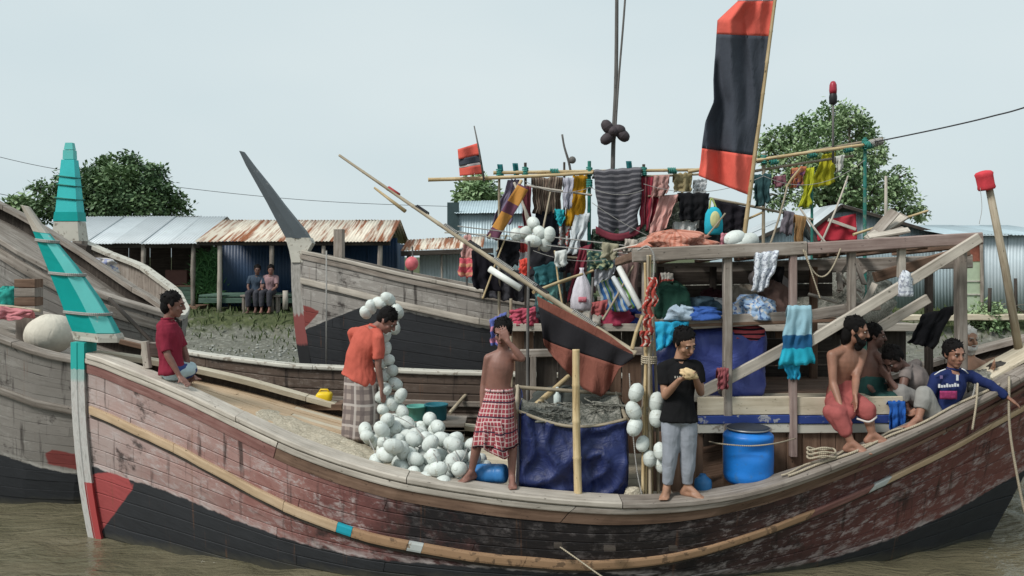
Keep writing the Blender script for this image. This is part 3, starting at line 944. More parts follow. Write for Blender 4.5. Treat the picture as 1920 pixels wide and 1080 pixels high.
# ---------------------------------------------------------------- wooden boats
class Hull:
    """bow/stern: gunwale end points (x, y); half(s), sheer(s): metres from the bow; side +1 faces the camera"""
    def __init__(h, bow, stern, half, sheer, keel, rake_b=.35, rake_s=.6, p=.13, black=.82, es=1.3):
        h.bow, h.stern = V((bow[0], bow[1], 0)), V((stern[0], stern[1], 0))
        h.d = (h.stern - h.bow)
        h.L = h.d.length
        h.d.normalize()
        h.n = V((h.d.y, -h.d.x, 0))
        if h.n.y > 0:
            h.n = -h.n
        h.half, h.sheer, h.keel, h.rb, h.rs, h.p, h.black = half, sheer, keel, rake_b, rake_s, p, black if callable(black) else (lambda s: black)
        h.es, h.far_drop = es, 0.0
    def P(h, t, v, side, off=0.0):
        s0 = h.rb * (1 - v) ** 2.2
        s1 = h.L - h.rs * (1 - v) ** h.es
        s = lerp(s0, s1, t)
        sg = t * h.L
        b = max(h.half(sg) * max(v, 1e-4) ** h.p + off, .0)
        zs = h.sheer(sg) - (h.far_drop if side < 0 else 0)
        z = lerp(h.keel, zs, v)
        q = h.bow + h.d * s + h.n * (b * side)
        return V((q.x, q.y, z))
    def G(h, s, side, inset=0.0, dz=0.0):
        q = h.bow + h.d * s + h.n * (max(h.half(s) - inset, 0) * side)
        return V((q.x, q.y, h.sheer(s) + dz - (h.far_drop if side < 0 else 0)))
    def v_at(h, s, below):
        zs = h.sheer(s)
        return 1 - below / (zs - h.keel)

def set_sd(me, sd):
    a = me.attributes.new('sd', 'FLOAT_VECTOR', 'POINT')
    a.data.foreach_set('vector', [c for p in sd for c in p])

def planking(h, parent, mat, sides, strakes, seg, vmin=.12, th=.035, red=None, seed=1, nseg=5, gap=.004, lining=None, bfield=None):
    """hull planks, each its own object, over a dark inner shell"""
    rs = random.Random(seed)
    shell = MB()
    N = 40
    for side in (1, -1):
        shell.grid(lambda u, v: h.P(u, lerp(.0, .995, v), side, -.034), N, 10, 0)
    me_shell = shell.mesh('inner_shell', lining or M['dark_wood'])
    part('inner_shell', me_shell, None, parent)
    vs = [lerp(vmin, 1.0, k / strakes) for k in range(strakes + 1)]
    for side in sides:
        for k in range(strakes):
            st = -rs.uniform(.2, 1.0) * seg
            while st < h.L:
                a, b = max(st, 0), min(st + seg * rs.uniform(.8, 1.2), h.L)
                st = b
                if b - a < .12:
                    continue
                push = rs.uniform(-.003, .003)
                v0, v1 = vs[k], vs[k + 1]
                g = gap / max(.3, h.sheer((a + b) / 2) - h.keel)
                n = max(2, int(nseg * (b - a) / seg) + 1)
                ta, tb = a / h.L + .00025, b / h.L - .00025
                mb, sd = MB(), []
                rows = []
                for (v, o) in ((v0 + g * .5, -.02), (v0 + g * .5, push - .004), (v0 + g * 2, push), (v1 - g * 2, push), (v1 - g * .5, push - .004), (v1 - g * .5, -.02)):
                    rows.append([h.P(lerp(ta, tb, i / n), v, side, o) for i in range(n + 1)])
                vsl = [p for r in rows for p in r]
                fs, uv = [], []
                m = n + 1
                q = lambda i, j: (h.sheer(lerp(a, b, i / n)) - rows[j][i].z, (rows[j][i] - h.bow).dot(h.d))
                for j in range(5):
                    for i in range(n):
                        f = (j * m + i, j * m + i + 1, (j + 1) * m + i + 1, (j + 1) * m + i)
                        u = [q(i, j), q(i + 1, j), q(i + 1, j + 1), q(i, j + 1)]
                        if side < 0:
                            f, u = f[::-1], u[::-1]
                        fs.append(f); uv.append(u)
                mb.add(vsl, fs, uv)
                me = mb.mesh('plank', mat)
                for j in range(6):
                    for i in range(m):
                        s = max((rows[j][i] - h.bow).dot(h.d), 0)
                        z = rows[j][i].z
                        zb = h.sheer(s) - h.black(s)
                        sb = zb - z
                        if bfield:
                            sb = min(sb, bfield(s, h.sheer(s) - z))
                        sr = red(s, h.sheer(s) - z) if red else -1
                        sd.append((sb if sr < 0 else min(sb, sb), sr, 0))
                set_sd(me, sd)
                part('plank', me, None, parent)

def strip(h, side, s0, s1, n, below, height, out, inn, rag=0.0):
    """moulding that follows the hull: below = metres under the sheer to its top edge"""
    mb = MB()
    rings = []
    for i in range(n + 1):
        s = lerp(s0, s1, i / n)
        v1 = h.v_at(s, below)
        v0 = h.v_at(s, below + height)
        t = s / h.L
        a0, a1 = h.P(t, v0, side, -inn), h.P(t, v1, side, -inn)
        b0, b1 = h.P(t, v0, side, out), h.P(t, v1, side, out)
        c = .2
        ring = [a0, b0.lerp(a0, c * .5), b0.lerp(b1, c), b1.lerp(b0, c), b1.lerp(a1, c * .5), a1]
        if rag:
            w = V((0, 0, random.uniform(-rag, rag)))
            ring = [p + w for p in ring]
        rings.append(ring if side > 0 else ring[::-1])
    return mb.loft(rings, True, True, 0, False)

def cap_rail(h, parent, mat, side, s0, s1, seg, width, th, over=.03, up=.0, name='gunwale', gap=.004):
    s = s0
    while s < s1 - .05:
        e = min(s + seg * random.uniform(.85, 1.15), s1)
        if s1 - e < .3:
            e = s1
        rings = []
        n = max(3, int((e - s) / .2))
        j = random.uniform(-.004, .004)
        for i in range(n + 1):
            q = lerp(s + gap, e - gap, i / n)
            o = h.G(q, side, -over, up + j)
            ii = h.G(q, side, min(width, h.half(q) - .005), up + j)
            c = .012
            ring = [ii, o.lerp(ii, .03), o + V((0, 0, c)), o + V((0, 0, th - c)), o.lerp(ii, .06) + V((0, 0, th)), ii + V((0, 0, th))]
            rings.append(ring if side > 0 else ring[::-1])
        mb = MB()
        mb.loft(rings, True, True, 0, False)
        part(name, mb, mat if not callable(mat) else mat(s), parent)
        s = e

def deck(h, parent, mat, s0, s1, drop, count, seg, inset=.05, camber=.04, th=.03):
    for k in range(count):
        s = s0 - random.random() * seg * .6
        while s < s1:
            a, b = max(s, s0), min(s + seg * random.uniform(.8, 1.2), s1)
            s = b
            if b - a < .15:
                continue
            f0, f1 = lerp(-1, 1, k / count), lerp(-1, 1, (k + 1) / count)
            n = max(2, int((b - a) / .35))
            rings = []
            jz = random.uniform(-.004, .004)
            for i in range(n + 1):
                q = lerp(a + .003, b - .003, i / n)
                hb = max(h.half(q) - inset, .02)
                def pt(f, dz):
                    f = f * .998
                    w = h.bow + h.d * q + h.n * (hb * f)
                    return V((w.x, w.y, h.sheer(q) - drop + camber * (1 - f * f) + jz + dz))
                g = .02 / count
                rings.append([pt(f0 + g, -th), pt(f1 - g, -th), pt(f1 - g, 0), pt(f0 + g, 0)])
            mb = MB()
            mb.loft(rings, True, True, 0, False)
            part('deck_plank', mb, mat(lerp(a, b, .5), (f0 + f1) / 2) if callable(mat) else mat, parent)

# ---- the main boat: half breadths and sheer in metres from the bow
YC = 9.15
BX = -4.62
h_s = [0, .25, .6, 1.1, 1.6, 2.6, 3.6, 4.6, 5.6, 6.6, 7.6, 8.6, 9.4, 10.2, 10.8, 11.2]
h_b = [.05, .17, .35, .55, .75, 1.10, 1.35, 1.47, 1.50, 1.45, 1.30, 1.07, .86, .56, .25, .06]
main_half = lambda s: interp(s, h_s, h_b)
g_px = [(158, 655), (250, 692), (360, 737), (480, 797), (600, 849), (700, 880), (800, 902), (960, 925), (1100, 938), (1240, 942), (1340, 932), (1440, 912), (1560, 870), (1680, 822), (1800, 765), (1920, 700), (2000, 655), (2100, 600)]
g_s, g_z = [], []
for px, py in g_px:
    s = 5.0
    for _ in range(60):
        Y = YC - main_half(min(max(s, 0), 11.2))
        s = .5 * s + .5 * ((px - CX) / FPX * Y - BX)
    Y = YC - main_half(min(max(s, 0), 11.2))
    g_s.append(s); g_z.append(CAM_H - (py - HY) / FPX * Y)
main_sheer0 = lambda s: interp(s, g_s, g_z)
_ss = np.linspace(-.2, 11.4, 240)
_zz = np.array([main_sheer0(s) for s in _ss])
_k = np.ones(17) / 17
_zz = np.convolve(np.pad(_zz, 8, mode='edge'), _k, 'valid')
main_sheer = lambda s: interp(s, _ss, _zz)
CAPT = .055                      # thickness of the gunwale cap, its top is the pixel curve
MH = Hull((BX, YC), (BX + 11.2, YC), main_half, lambda s: main_sheer(s) - CAPT, -.55, .32, 1.75, .12, lambda s: interp(s, [.4, 1.0, 1.9, 3.1, 4, 5.5, 6.6, 7.6, 8.5, 9.4, 10.4], [1.14, 1.06, .98, .82, .70, .64, .76, .97, 1.08, 1.18, 1.25]), .8)

def cap_z(x):
    return main_sheer(x - BX)
def near_y(x, inset=0.0):
    return YC - main_half(x - BX) + inset
DROP = .10
def deck_z(x):
    return main_sheer(x - BX) - CAPT - DROP + .03

random.seed(41)
boat = thing('fishing_boat', 'weathered maroon wooden fishing boat with slanting teal prow and tan deck', 'boat', (.9, YC, -.5))
def red_field(s, below):
    # red painted fore-foot: triangle between stem and a diagonal
    return min(below - interp(s, [0, .4, .7, 1], [1.30, 1.13, 1.09, 1.08]), .80 - s - (below - 1.08) * .72)
planking(MH, boat, M['hull_main'], (1, -1), 14, 4.6, .1, red=red_field, seed=3, nseg=46)
# gunwale cap with a moulding below it
def capmat(s):
    return M['pale_wood'] if s < 4.5 else M['grey_wood']
cap_rail(MH, boat, capmat, 1, .12, 11.15, 1.9, .24, CAPT, .045)
cap_rail(MH, boat, lambda s: M['cream_wood'] if s < 5 else M['grey_wood'], -1, .12, 11.15, 1.9, .16, CAPT, .03)
for s0, s1 in ((.1, 2.4), (2.41, 5.2), (5.21, 8.0), (8.01, 11.1)):
    part('gunwale_moulding', strip(MH, 1, s0, s1, 16, .006, .05, .030, .0), M['pale_wood'] if s0 < 4 else M['grey_wood'], boat)
    part('sheer_strake', strip(MH, 1, s0, s1, 16, .06, .10, .012, .0), M['red_wood'] if s0 < 2 else (M['brown_wood'] if s0 < 8 else M['red_wood']), boat)
# rubbing strake with painted patches
rub = [(.16, 1.3, 'tan_wood'), (1.3, 2.6, 'tan_wood'), (2.6, 3.18, 'tan_wood'), (3.18, 3.34, 'rub_blue'), (3.34, 3.92, 'orange_paint'), (3.92, 4.07, 'rub_white'), (4.07, 5.1, 'orange_paint'), (5.1, 6.1, 'orange_paint'), (6.1, 7.2, 'orange_paint'), (7.2, 7.9, 'orange_paint'), (7.9, 8.5, 'red_wood'), (8.5, 8.68, 'rub_white'), (8.68, 9.8, 'tan_wood'), (9.8, 11.0, 'tan_wood')]
for a, b, m in rub:
    part('rubbing_strake', strip(MH, 1, a + .002, b - .002, max(2, int((b - a) / .15)), .50, .085, .045, .0, .003), M[m], boat)
    part('strake_shade', strip(MH, 1, a + .002, b - .002, max(2, int((b - a) / .15)), .588, .03, .02, .0), M['dark_wood'], boat)  # dark strip that paints in the shade line under the rubbing strake
# stem: squared timber at the bow
def stem_pt(z):
    v = (z - MH.keel) / (MH.sheer(0) - MH.keel)
    return MH.bow.x + MH.rb * (1 - min(max(v, 0), 1)) ** 2.2
rings = []
for z in np.linspace(-.5, 2.08, 14):
    x = stem_pt(z)
    rings.append([V((x - .085, YC - .055, z)), V((x + .0, YC - .100, z)), V((x + .012, YC - .094, z)), V((x + .024, YC - .112, z)), V((x + .10, YC - .138, z)), V((x + .10, YC + .138, z)), V((x + .0, YC + .10, z)), V((x - .085, YC + .055, z))])
mb = MB(); mb.loft(rings, True, True, 0, False)
n = NT('stem_paint')
zz = n.sep(n.obj())[2]
f = n.noise(n.scale(n.uv(), (8, 2, 1)), 3, 5, .65)
c = n.ramp(f, [(.3, (.28, .27, .25)), (.5, (.48, .47, .45)), (.62, (.40, .37, .35)), (.8, (.38, .26, .24))])
e_ = n.math('ADD', zz, n.math('MULTIPLY', n.math('SUBTRACT', f, .5), .06))
c = n.mix(n.math('GREATER_THAN', e_, 1.80), c, (.02, .36, .33))
c = n.mix(n.math('MULTIPLY', n.step(e_, 1.66, 1.70), .4), c, (.02, .33, .30))
c = n.mix(n.math('MULTIPLY', n.math('LESS_THAN', e_, .60), n.math('GREATER_THAN', n.sep(n.nd('NewGeometry').outputs['True Normal'])[0], -.42)), c, (.36, .055, .055))
n.bump(f, .4, .006)
part('stem', mb, n.out(c, .7), boat)

# slanting teal prow
A = W(47, 395, 9.15); B = W(190, 626, 9.15)
def prow_ring(t, grow=0.0):
    # front (left) edge and back (right) edge of the prow in the photo, as x at each height
    pyL = lerp(384, 632, t)
    L = [(384, 38), (430, 60), (500, 88), (560, 112), (600, 126), (632, 140)]
    Rr = [(384, 52), (430, 84), (500, 142), (560, 184), (600, 208), (632, 224)]
    xl = interp(pyL, [a for a, _ in L], [b for _, b in L])
    xr = interp(pyL + 4, [a for a, _ in Rr], [b for _, b in Rr])
    a, b = W(xl, pyL, YC), W(xr, pyL + 4, YC)
    hw = lerp(.045, .15, t) + grow
    a = a - V((grow, 0, 0)); b = b + V((grow, 0, 0))
    ridge = a.lerp(b, .68)
    return [a, V((ridge.x, YC - hw, lerp(a.z, b.z, .68))), V((b.x, YC - hw * .5, b.z)), V((b.x, YC + hw * .5, b.z)), V((ridge.x, YC + hw, lerp(a.z, b.z, .68)))]
def prow_piece(t0, t1, n, grow=0.0):
    mb = MB()
    return mb.loft([prow_ring(lerp(t0, t1, i / n), grow) for i in range(n + 1)], True, True, 0, False)
pr = part('prow', prow_piece(.20, .955, 12), M['teal'], boat)
part('prow_tip', prow_piece(0, .199, 4), M['pale_wood'], pr)
# paler teal on the back face of the prow
mb = MB()
rings = []
for i in range(11):
    r = prow_ring(lerp(.205, .95, i / 10), .004)
    a, b = r[1], r[2]
    rings.append([a + V((0, -.003, 0)), b + V((.003, -.003, 0)), b + V((.003, .02, 0)), a + V((0, .02, 0))])
mb.loft(rings, True, True, 0, False)
part('prow_edge', mb, M['teal_light'], pr)
part('prow_collar', prow_piece(.956, 1.02, 2, .015), M['old_white'], pr)
for t in (.27, .52, .815):
    r = prow_ring(t, .012)
    mb = MB()
    for k in (0, 1):
        q = [p + V((0, 0, .014 * k)) for p in r]
        q.append(q[0])
        mb.tube(smooth_path(q, 26), .011, 6)
    part('rope_binding', mb, M['rope_grey'], pr)

# decks
deck(MH, boat, lambda s, f: M['tan_wood'] if s < 3.0 else M['cream_wood'], .55, 6.2, DROP + .0, 14, 1.9, .03, .03)
deck(MH, boat, M['brown_wood'], 6.2, 10.9, DROP, 10, 2.2, .03, .02)
# inside face of the far bulwark
# small bitts and cleat block at the bow
mb = MB(); mb.beam(W(277, 690, 8.95), W(272, 640, 8.95), .07, .07, up=(0, 1, 0)); part('bitt_post', mb, M['pale_wood'], boat)
mb = MB(); mb.beam(W(270, 655, 8.96), W(298, 655, 9.1), .10, .15); part('bitt_block', mb, M['grey_wood'], boat)
mb = MB(); mb.beam(W(225, 640, 8.95), W(275, 652, 9.0), .05, .05); part('bow_cleat', mb, M['brown_wood'], boat)

# ---- cabin of the main boat (aft): two storeys of rough timber
NY = 8.42                         # plane of the near cabin side
def bm(px0, py0, px1, py1, Y, w, h, mat='grey_wood', name='beam', up=(0, 0, 1), Y2=None, segs=3):
    mb = MB()
    mb.beam(W(px0, py0, Y), W(px1, py1, Y2 or Y), w, h, up=up, segs=segs, wob=.004)
    return part(name, mb, M[mat], boat)
def vp(px, py0, py1, Y, w=.09, mat='grey_wood', name='post', px1=None):
    mb = MB()
    mb.beam(W(px, py1, Y), W(px1 or px, py0, Y), w, w, up=(0, 1, 0), segs=3, wob=.004)
    return part(name, mb, M[mat], boat)
bm(1186, 478, 1510, 466, NY - .02, .10, .135, 'grey_wood', 'roof_beam')
bm(1512, 466, 1838, 447, NY - .02, .10, .12, 'dusk_wood', 'roof_beam')
bm(1230, 507, 1820, 490, 10.1, .10, .16, 'grey_wood', 'roof_beam')
bm(1640, 520, 1815, 470, 9.9, .08, .12, 'brown_wood', 'roof_beam')
for k in range(8):            # cross joists carrying the roof
    x = lerp(W(1200, 0, NY).x, W(1825, 0, NY).x, k / 7)
    z = lerp(3.03, 3.15, k / 7)
    mb = MB(); mb.beam((x, NY + .03, z - .02), (x, 10.15, z - .10), .07, .09, segs=2, wob=.003); part('roof_joist', mb, M['brown_wood'], boat)
for k in range(6):            # loose roof planks, seen from below
    y = lerp(8.7, 10.0, k / 5)
    x0, x1 = W(1205, 0, NY).x, W(1640, 0, NY).x
    mb = MB(); mb.beam((x0 + random.uniform(-.1, .1), y, 3.045), (x1 + random.uniform(-.3, .3), y, 3.10), .2, .022); part('roof_plank', mb, M['dark_wood'], boat)
vp(1212, 480, 935, NY + .03, .09)
vp(1364, 474, 878, NY + .01, .085)
vp(1487, 470, 855, NY - .02, .07, 'dusk_wood')
vp(1596, 464, 745, NY + .01, .075)
vp(1690, 458, 520, NY + .01, .07, 'pale_wood')
vp(1801, 452, 745, 8.7, .10)
vp(1741, 505, 720, 9.6, .075, 'dark_wood')
vp(1337, 500, 742, 9.9, .07, 'dark_wood')
vp(1525, 500, 742, 9.9, .08, 'brown_wood')
vp(1238, 500, 742, 9.9, .08, 'dark_wood')
bm(1236, 610, 1500, 594, NY + .1, .06, .12, 'grey_wood', 'rail')
bm(1502, 594, 1648, 571, NY + .1, .06, .11, 'grey_wood', 'rail')
bm(1298, 745, 1478, 650, NY + .06, .05, .11, 'pale_wood', 'brace')
bm(1500, 652, 1836, 446, NY - .09, .05, .10, 'pale_wood', 'brace')
bm(1560, 668, 1740, 560, 9.0, .05, .10, 'pale_wood', 'brace')
# upper floor
for k in range(7):
    y = NY + .17 + k * .23
    mb = MB(); mb.beam((W(1236, 0, NY).x, y, 2.30), (W(1500, 0, NY).x + .45, y, 2.36), .21, .03); part('bunk_plank', mb, M['brown_wood'], boat)
# cabin trim (cream, blue, white boards) and side panels below it
x0, x1 = W(1308, 0, NY).x, W(1692, 0, NY).x
zt_ = lambda py: W(0, py, NY).z
for py0, py1, m, off in ((745, 778, 'cream_wood', 0), (779, 794, 'blue_paint', -.012), (795, 812, 'old_white', .0)):
    for a, b in ((0, .46), (.462, 1)):
        mb = MB(); mb.beam((lerp(x0, x1, a), NY + off, (zt_(py0) + zt_(py1)) / 2), (lerp(x0, x1, b) - .004, NY + off, (zt_(py0) + zt_(py1)) / 2 + .01), .04, zt_(py0) - zt_(py1)); part('trim_board', mb, M[m], boat)
k = 0
xx = W(1225, 0, NY).x
while xx < x1 - .05:          # vertical side boards
    w = random.uniform(.14, .2)
    if not (W(1290, 0, NY).x < xx < W(1340, 0, NY).x):
        mb = MB(); mb.beam((xx + w / 2, NY + .035, deck_z(xx) - .03), (xx + w / 2, NY + .035, zt_(811)), w - .006, .025, up=(0, 1, 0)); part('side_board', mb, M['brown_wood'] if xx < 3.0 else M['panel'] if 'panel' in M else M['brown_wood'], boat)
    xx += w
for k in range(8):            # lower cabin top (seat deck)
    y = NY + .1 + k * .2
    mb = MB(); mb.beam((x0, y, zt_(752)), (x1 + .02, y, zt_(752)), .19, .03); part('seat_plank', mb, M['cream_wood'] if k < 2 else M['brown_wood'], boat)
# end boards of the cabin
for k in range(7):
    y = NY + .1 + k * .22
    mb = MB(); mb.beam((x1 + .02, y, deck_z(x1) - .03), (x1 + .02, y, zt_(760)), .21, .025, up=(1, 0, 0)); part('end_board', mb, M['brown_wood'], boat)
# back wall of the cabin: dark boards behind the bunks
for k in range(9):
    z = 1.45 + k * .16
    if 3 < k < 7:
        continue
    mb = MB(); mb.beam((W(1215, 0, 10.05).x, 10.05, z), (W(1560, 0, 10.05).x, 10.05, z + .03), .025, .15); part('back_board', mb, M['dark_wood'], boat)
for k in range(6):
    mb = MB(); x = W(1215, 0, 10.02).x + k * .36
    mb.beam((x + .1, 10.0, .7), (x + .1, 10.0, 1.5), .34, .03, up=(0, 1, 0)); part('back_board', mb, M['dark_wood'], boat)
# stern quarter plank platform, pale board along the gunwale
bm(1838, 706, 1990, 622, 8.75, .34, .035, 'cream_wood', 'quarter_board', Y2=8.9)
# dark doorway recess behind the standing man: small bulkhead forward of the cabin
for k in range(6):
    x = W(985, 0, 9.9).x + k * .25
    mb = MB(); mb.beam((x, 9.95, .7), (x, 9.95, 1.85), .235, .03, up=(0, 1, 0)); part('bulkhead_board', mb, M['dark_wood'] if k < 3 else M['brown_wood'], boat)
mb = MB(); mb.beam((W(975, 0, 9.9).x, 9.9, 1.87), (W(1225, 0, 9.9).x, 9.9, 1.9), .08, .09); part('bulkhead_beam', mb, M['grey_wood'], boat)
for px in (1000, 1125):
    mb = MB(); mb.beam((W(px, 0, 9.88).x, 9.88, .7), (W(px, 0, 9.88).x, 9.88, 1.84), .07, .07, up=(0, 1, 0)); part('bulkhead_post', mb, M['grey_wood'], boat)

# ---- neighbouring boats
def mk(vals):
    xs_, ys_ = zip(*vals)
    return lambda s: interp(s, xs_, ys_)

# brown boat moored alongside, behind the main boat
eb, es = (-5.0, 12.2), (7.6, 12.2)
EH = Hull(eb, es, mk([(0, .05), (.8, .45), (2, .85), (4, 1.0), (8, 1.05), (11, .9), (12.6, .1)]), mk([(0, 1.66), (1.0, 1.58), (2.2, 1.50), (4, 1.44), (6, 1.40), (9, 1.42), (11, 1.55), (12.6, 1.9)]), -.45, .5, .8, .14, 1.7)
EH.far_drop = .5
eboat = thing('wooden_boat', 'dark brown wooden boat with a whitened rail moored behind the tan decked boat', 'boat', (1.3, 12.3, -.4))
planking(EH, eboat, M['hull_brown'], (1,), 12, 2.6, .2, seed=5, nseg=6, gap=.008)
cap_rail(EH, eboat, M['old_white'], 1, .1, 12.5, 2.4, .16, .05, .04)
cap_rail(EH, eboat, M['grey_wood'], -1, .1, 12.5, 2.4, .16, .05, .04)
deck(EH, eboat, M['grey_wood'], .6, 12.2, .52, 10, 2.4, .03, .03)
part('rubbing_strake', strip(EH, 1, .2, 12.3, 30, .34, .07, .04, 0), M['grey_wood'], eboat)

# beached boat with black bottom and dark grey prow
DY = 14.3
dbow = W(556, 470, DY)
DH = Hull((dbow.x, DY), (dbow.x + 9.2, DY + .9), mk([(0, .06), (.5, .4), (1.5, .85), (3, 1.25), (5, 1.4), (7.5, 1.1), (9.2, .1)]), mk([(0, 3.06), (.8, 2.90), (1.8, 2.67), (3.0, 2.43), (4.5, 2.2), (6, 2.15), (8, 2.3), (9.2, 2.6)]), -.35, .55, .8, .15, .55)
dboat = thing('wooden_boat', 'grey plank boat with black painted bottom and dark grey prow', 'boat', (dbow.x + 4.6, DY + .4, -.3))
def red_d(s, below):
    return min(below - .85, .46 - s - (below - .85) * .8)
def black_d(s, below):
    return s - (1.28 - (below - .55) * 1.6)
planking(DH, dboat, M['hull_grey'], (1, -1), 16, 3.6, .1, red=red_d, bfield=black_d, seed=6, nseg=20, gap=.004)
cap_rail(DH, dboat, M['pale_wood'], 1, .1, 9.1, 2.2, .2, .06, .05)
cap_rail(DH, dboat, M['grey_wood'], -1, .1, 9.1, 2.2, .2, .06, .05)
for s0, s1 in ((.08, 3), (3.01, 6), (6.01, 9.1)):
    part('rubbing_strake', strip(DH, 1, s0, s1, 14, .40, .10, .06, 0), M['pale_wood'], dboat)
    part('gunwale_moulding', strip(DH, 1, s0, s1, 14, .01, .08, .03, 0), M['grey_wood'], dboat)
deck(DH, dboat, M['grey_wood'], .7, 9, .12, 8, 2.2, .03, .03)
rings = []
for z in np.linspace(-.3, 3.08, 12):
    v = (z - DH.keel) / (DH.sheer(0) - DH.keel)
    x = dbow.x + DH.rb * (1 - min(v, 1)) ** 2.2
    rings.append([V((x - .08, DY - .06, z)), V((x + .12, DY - .11, z)), V((x + .12, DY + .11, z)), V((x - .08, DY + .06, z))])
mb = MB(); mb.loft(rings, True, True, 0, False)
n = NT('grey_boat_stem')
z_ = n.sep(n.obj())[2]
f = n.noise(n.scale(n.uv(), (8, 2, 1)), 3, 5, .65)
c = n.ramp(f, [(.3, (.2, .19, .17)), (.7, (.42, .4, .37))])
c = n.mix(n.step(n.math('ADD', z_, n.math('MULTIPLY', f, .2)), 2.1, 2.15), (.24, .07, .065), c)
c = n.mix(n.step(n.math('ADD', z_, n.math('MULTIPLY', f, .1)), 1.55, 1.6), (.02, .02, .022), c)
part('stem', mb, n.out(c, .75), dboat)
# its prow blade
rings = []
for py, xl, xr in ((283, 449, 458), (310, 462, 478), (345, 482, 506), (380, 502, 532), (410, 518, 556), (432, 530, 574), (446, 538, 582)):
    a, b_ = W(xl, py, DY), W(xr, py + 2, DY)
    hw = lerp(.04, .13, (py - 283) / 163)
    rings.append([a + V((0, -hw * .6, 0)), a.lerp(b_, .5) + V((0, -hw, 0)), b_ + V((0, -hw * .8, 0)), b_ + V((0, hw * .8, 0)), a.lerp(b_, .5) + V((0, hw, 0)), a + V((0, hw * .6, 0))])
mb = MB(); mb.loft(rings, True, True, 0, False)
part('prow', mb, M['prow_grey'], dboat)
rings = []
for py, xl, xr in ((446, 538, 583), (456, 541, 588), (470, 545, 580), (492, 549, 572)):
    a, b_ = W(xl, py, DY), W(xr, py, DY)
    rings.append([a + V((0, -.1, 0)), b_ + V((0, -.13, 0)), b_ + V((0, .13, 0)), a + V((0, .1, 0))])
mb = MB(); mb.loft(rings, True, True, 0, False)
part('prow_foot', mb, M['old_white'], dboat)
mb = MB(); mb.beam(W(636, 485, 14.2), W(636, 430, 14.2), .17, .14, up=(0, 1, 0), ch=.2); part('bitt_post', mb, M['grey_wood'], dboat)
mb = MB(); mb.tube([W(612, 690, 13.7), W(612, 470, 13.72)], .012, 6); part('mooring_line', mb, M['rope_grey'], dboat)

# grey boat at the left edge, alongside the main bow
aY = 10.9
AH = Hull((-9.6, aY + .25), (-4.75, aY + .25), mk([(0, .05), (.8, .4), (2, .75), (3.2, .98), (3.9, 1.0), (4.5, .96), (4.85, .85)]), mk([(0, 3.3), (1.2, 2.75), (2.4, 2.33), (3.2, 2.08), (4.0, 1.80), (4.85, 1.62)]), -.5, .5, .4, .10, 1.36)
aboat = thing('wooden_boat', 'bleached grey plank boat with black bottom and a red patch near its end', 'boat', (-6.9, aY + .25, -.4))
def red_a(s, below):
    return min(min(below - 1.10, 1.30 - below), min(s - 3.95, 5.2 - s))
planking(AH, aboat, M['hull_grey'], (1, -1), 18, 5.5, .1, red=red_a, seed=8, nseg=16, gap=.002)
cap_rail(AH, aboat, M['grey_wood'], 1, .1, 4.75, 1.7, .16, .06, .04)
cap_rail(AH, aboat, M['grey_wood'], -1, .1, 4.75, 1.7, .16, .06, .04)
for s0, s1 in ((.1, 3.2), (3.21, 4.75)):
    part('rubbing_strake', strip(AH, 1, s0, s1, 14, .52, .08, .05, 0), M['grey_wood'], aboat)
deck(AH, aboat, M['grey_wood'], .8, 4.7, .16, 8, 1.8, .03, .03)

# second grey boat behind it, rising steeply to the left
CH_ = Hull((-10.6, 13.6), (-5.2, 13.3), mk([(0, .05), (1, .5), (2.3, .85), (3.4, .85), (4.6, .6), (5.4, .08)]), mk([(0, 4.7), (1.6, 4.05), (2.6, 3.5), (3.5, 2.95), (4.4, 2.42), (5.4, 2.0)]), -.3, .4, .5, .12, 3.6)
cboat = thing('wooden_boat', 'grey plank boat rising steeply beyond the bleached grey boat', 'boat', (-7.1, 13.4, -.3))
planking(CH_, cboat, M['hull_grey'], (1, -1), 16, 5.5, .25, seed=9, nseg=12, gap=.005)
cap_rail(CH_, cboat, M['grey_wood'], 1, .1, 5.3, 2.0, .16, .08, .06)
cap_rail(CH_, cboat, M['grey_wood'], -1, .1, 5.3, 2.0, .16, .08, .06)
for s0, s1 in ((.1, 3.0), (3.01, 5.3)):
    part('rubbing_strake', strip(CH_, 1, s0, s1, 14, .06, .16, .05, 0), M['grey_wood'], cboat)
    part('rubbing_strake', strip(CH_, 1, s0, s1, 14, .78, .09, .05, 0), M['grey_wood'], cboat)
deck(CH_, cboat, M['grey_wood'], 1, 5.2, .2, 7, 2.2, .03, .03)

# boat with the upright aqua stem post
BH = Hull((-8.75, 16.9), (-5.85, 14.4), mk([(0, .12), (.5, .42), (1.5, .75), (2.8, .8), (3.5, .6), (3.83, .3)]), mk([(0, 3.32), (.6, 3.05), (1.6, 2.75), (2.6, 2.38), (3.3, 2.08), (3.83, 1.9)]), -.2, .3, .3, .14, 3.2)
bboat = thing('wooden_boat', 'pale plank boat with a tall upright aqua stem post', 'boat', (-7, 15.8, -.2))
planking(BH, bboat, M['hull_grey'], (1, -1), 14, 2.0, .15, seed=10, nseg=5, gap=.008, lining=M['grey_wood'])
cap_rail(BH, bboat, M['grey_wood'], 1, .1, 3.78, 1.6, .12, .06, .04)
cap_rail(BH, bboat, M['old_white'], -1, .1, 3.78, 1.6, .14, .07, .04)
deck(BH, bboat, M['grey_wood'], .6, 3.75, .42, 7, 1.6, .03, .03)
PYB = 16.85
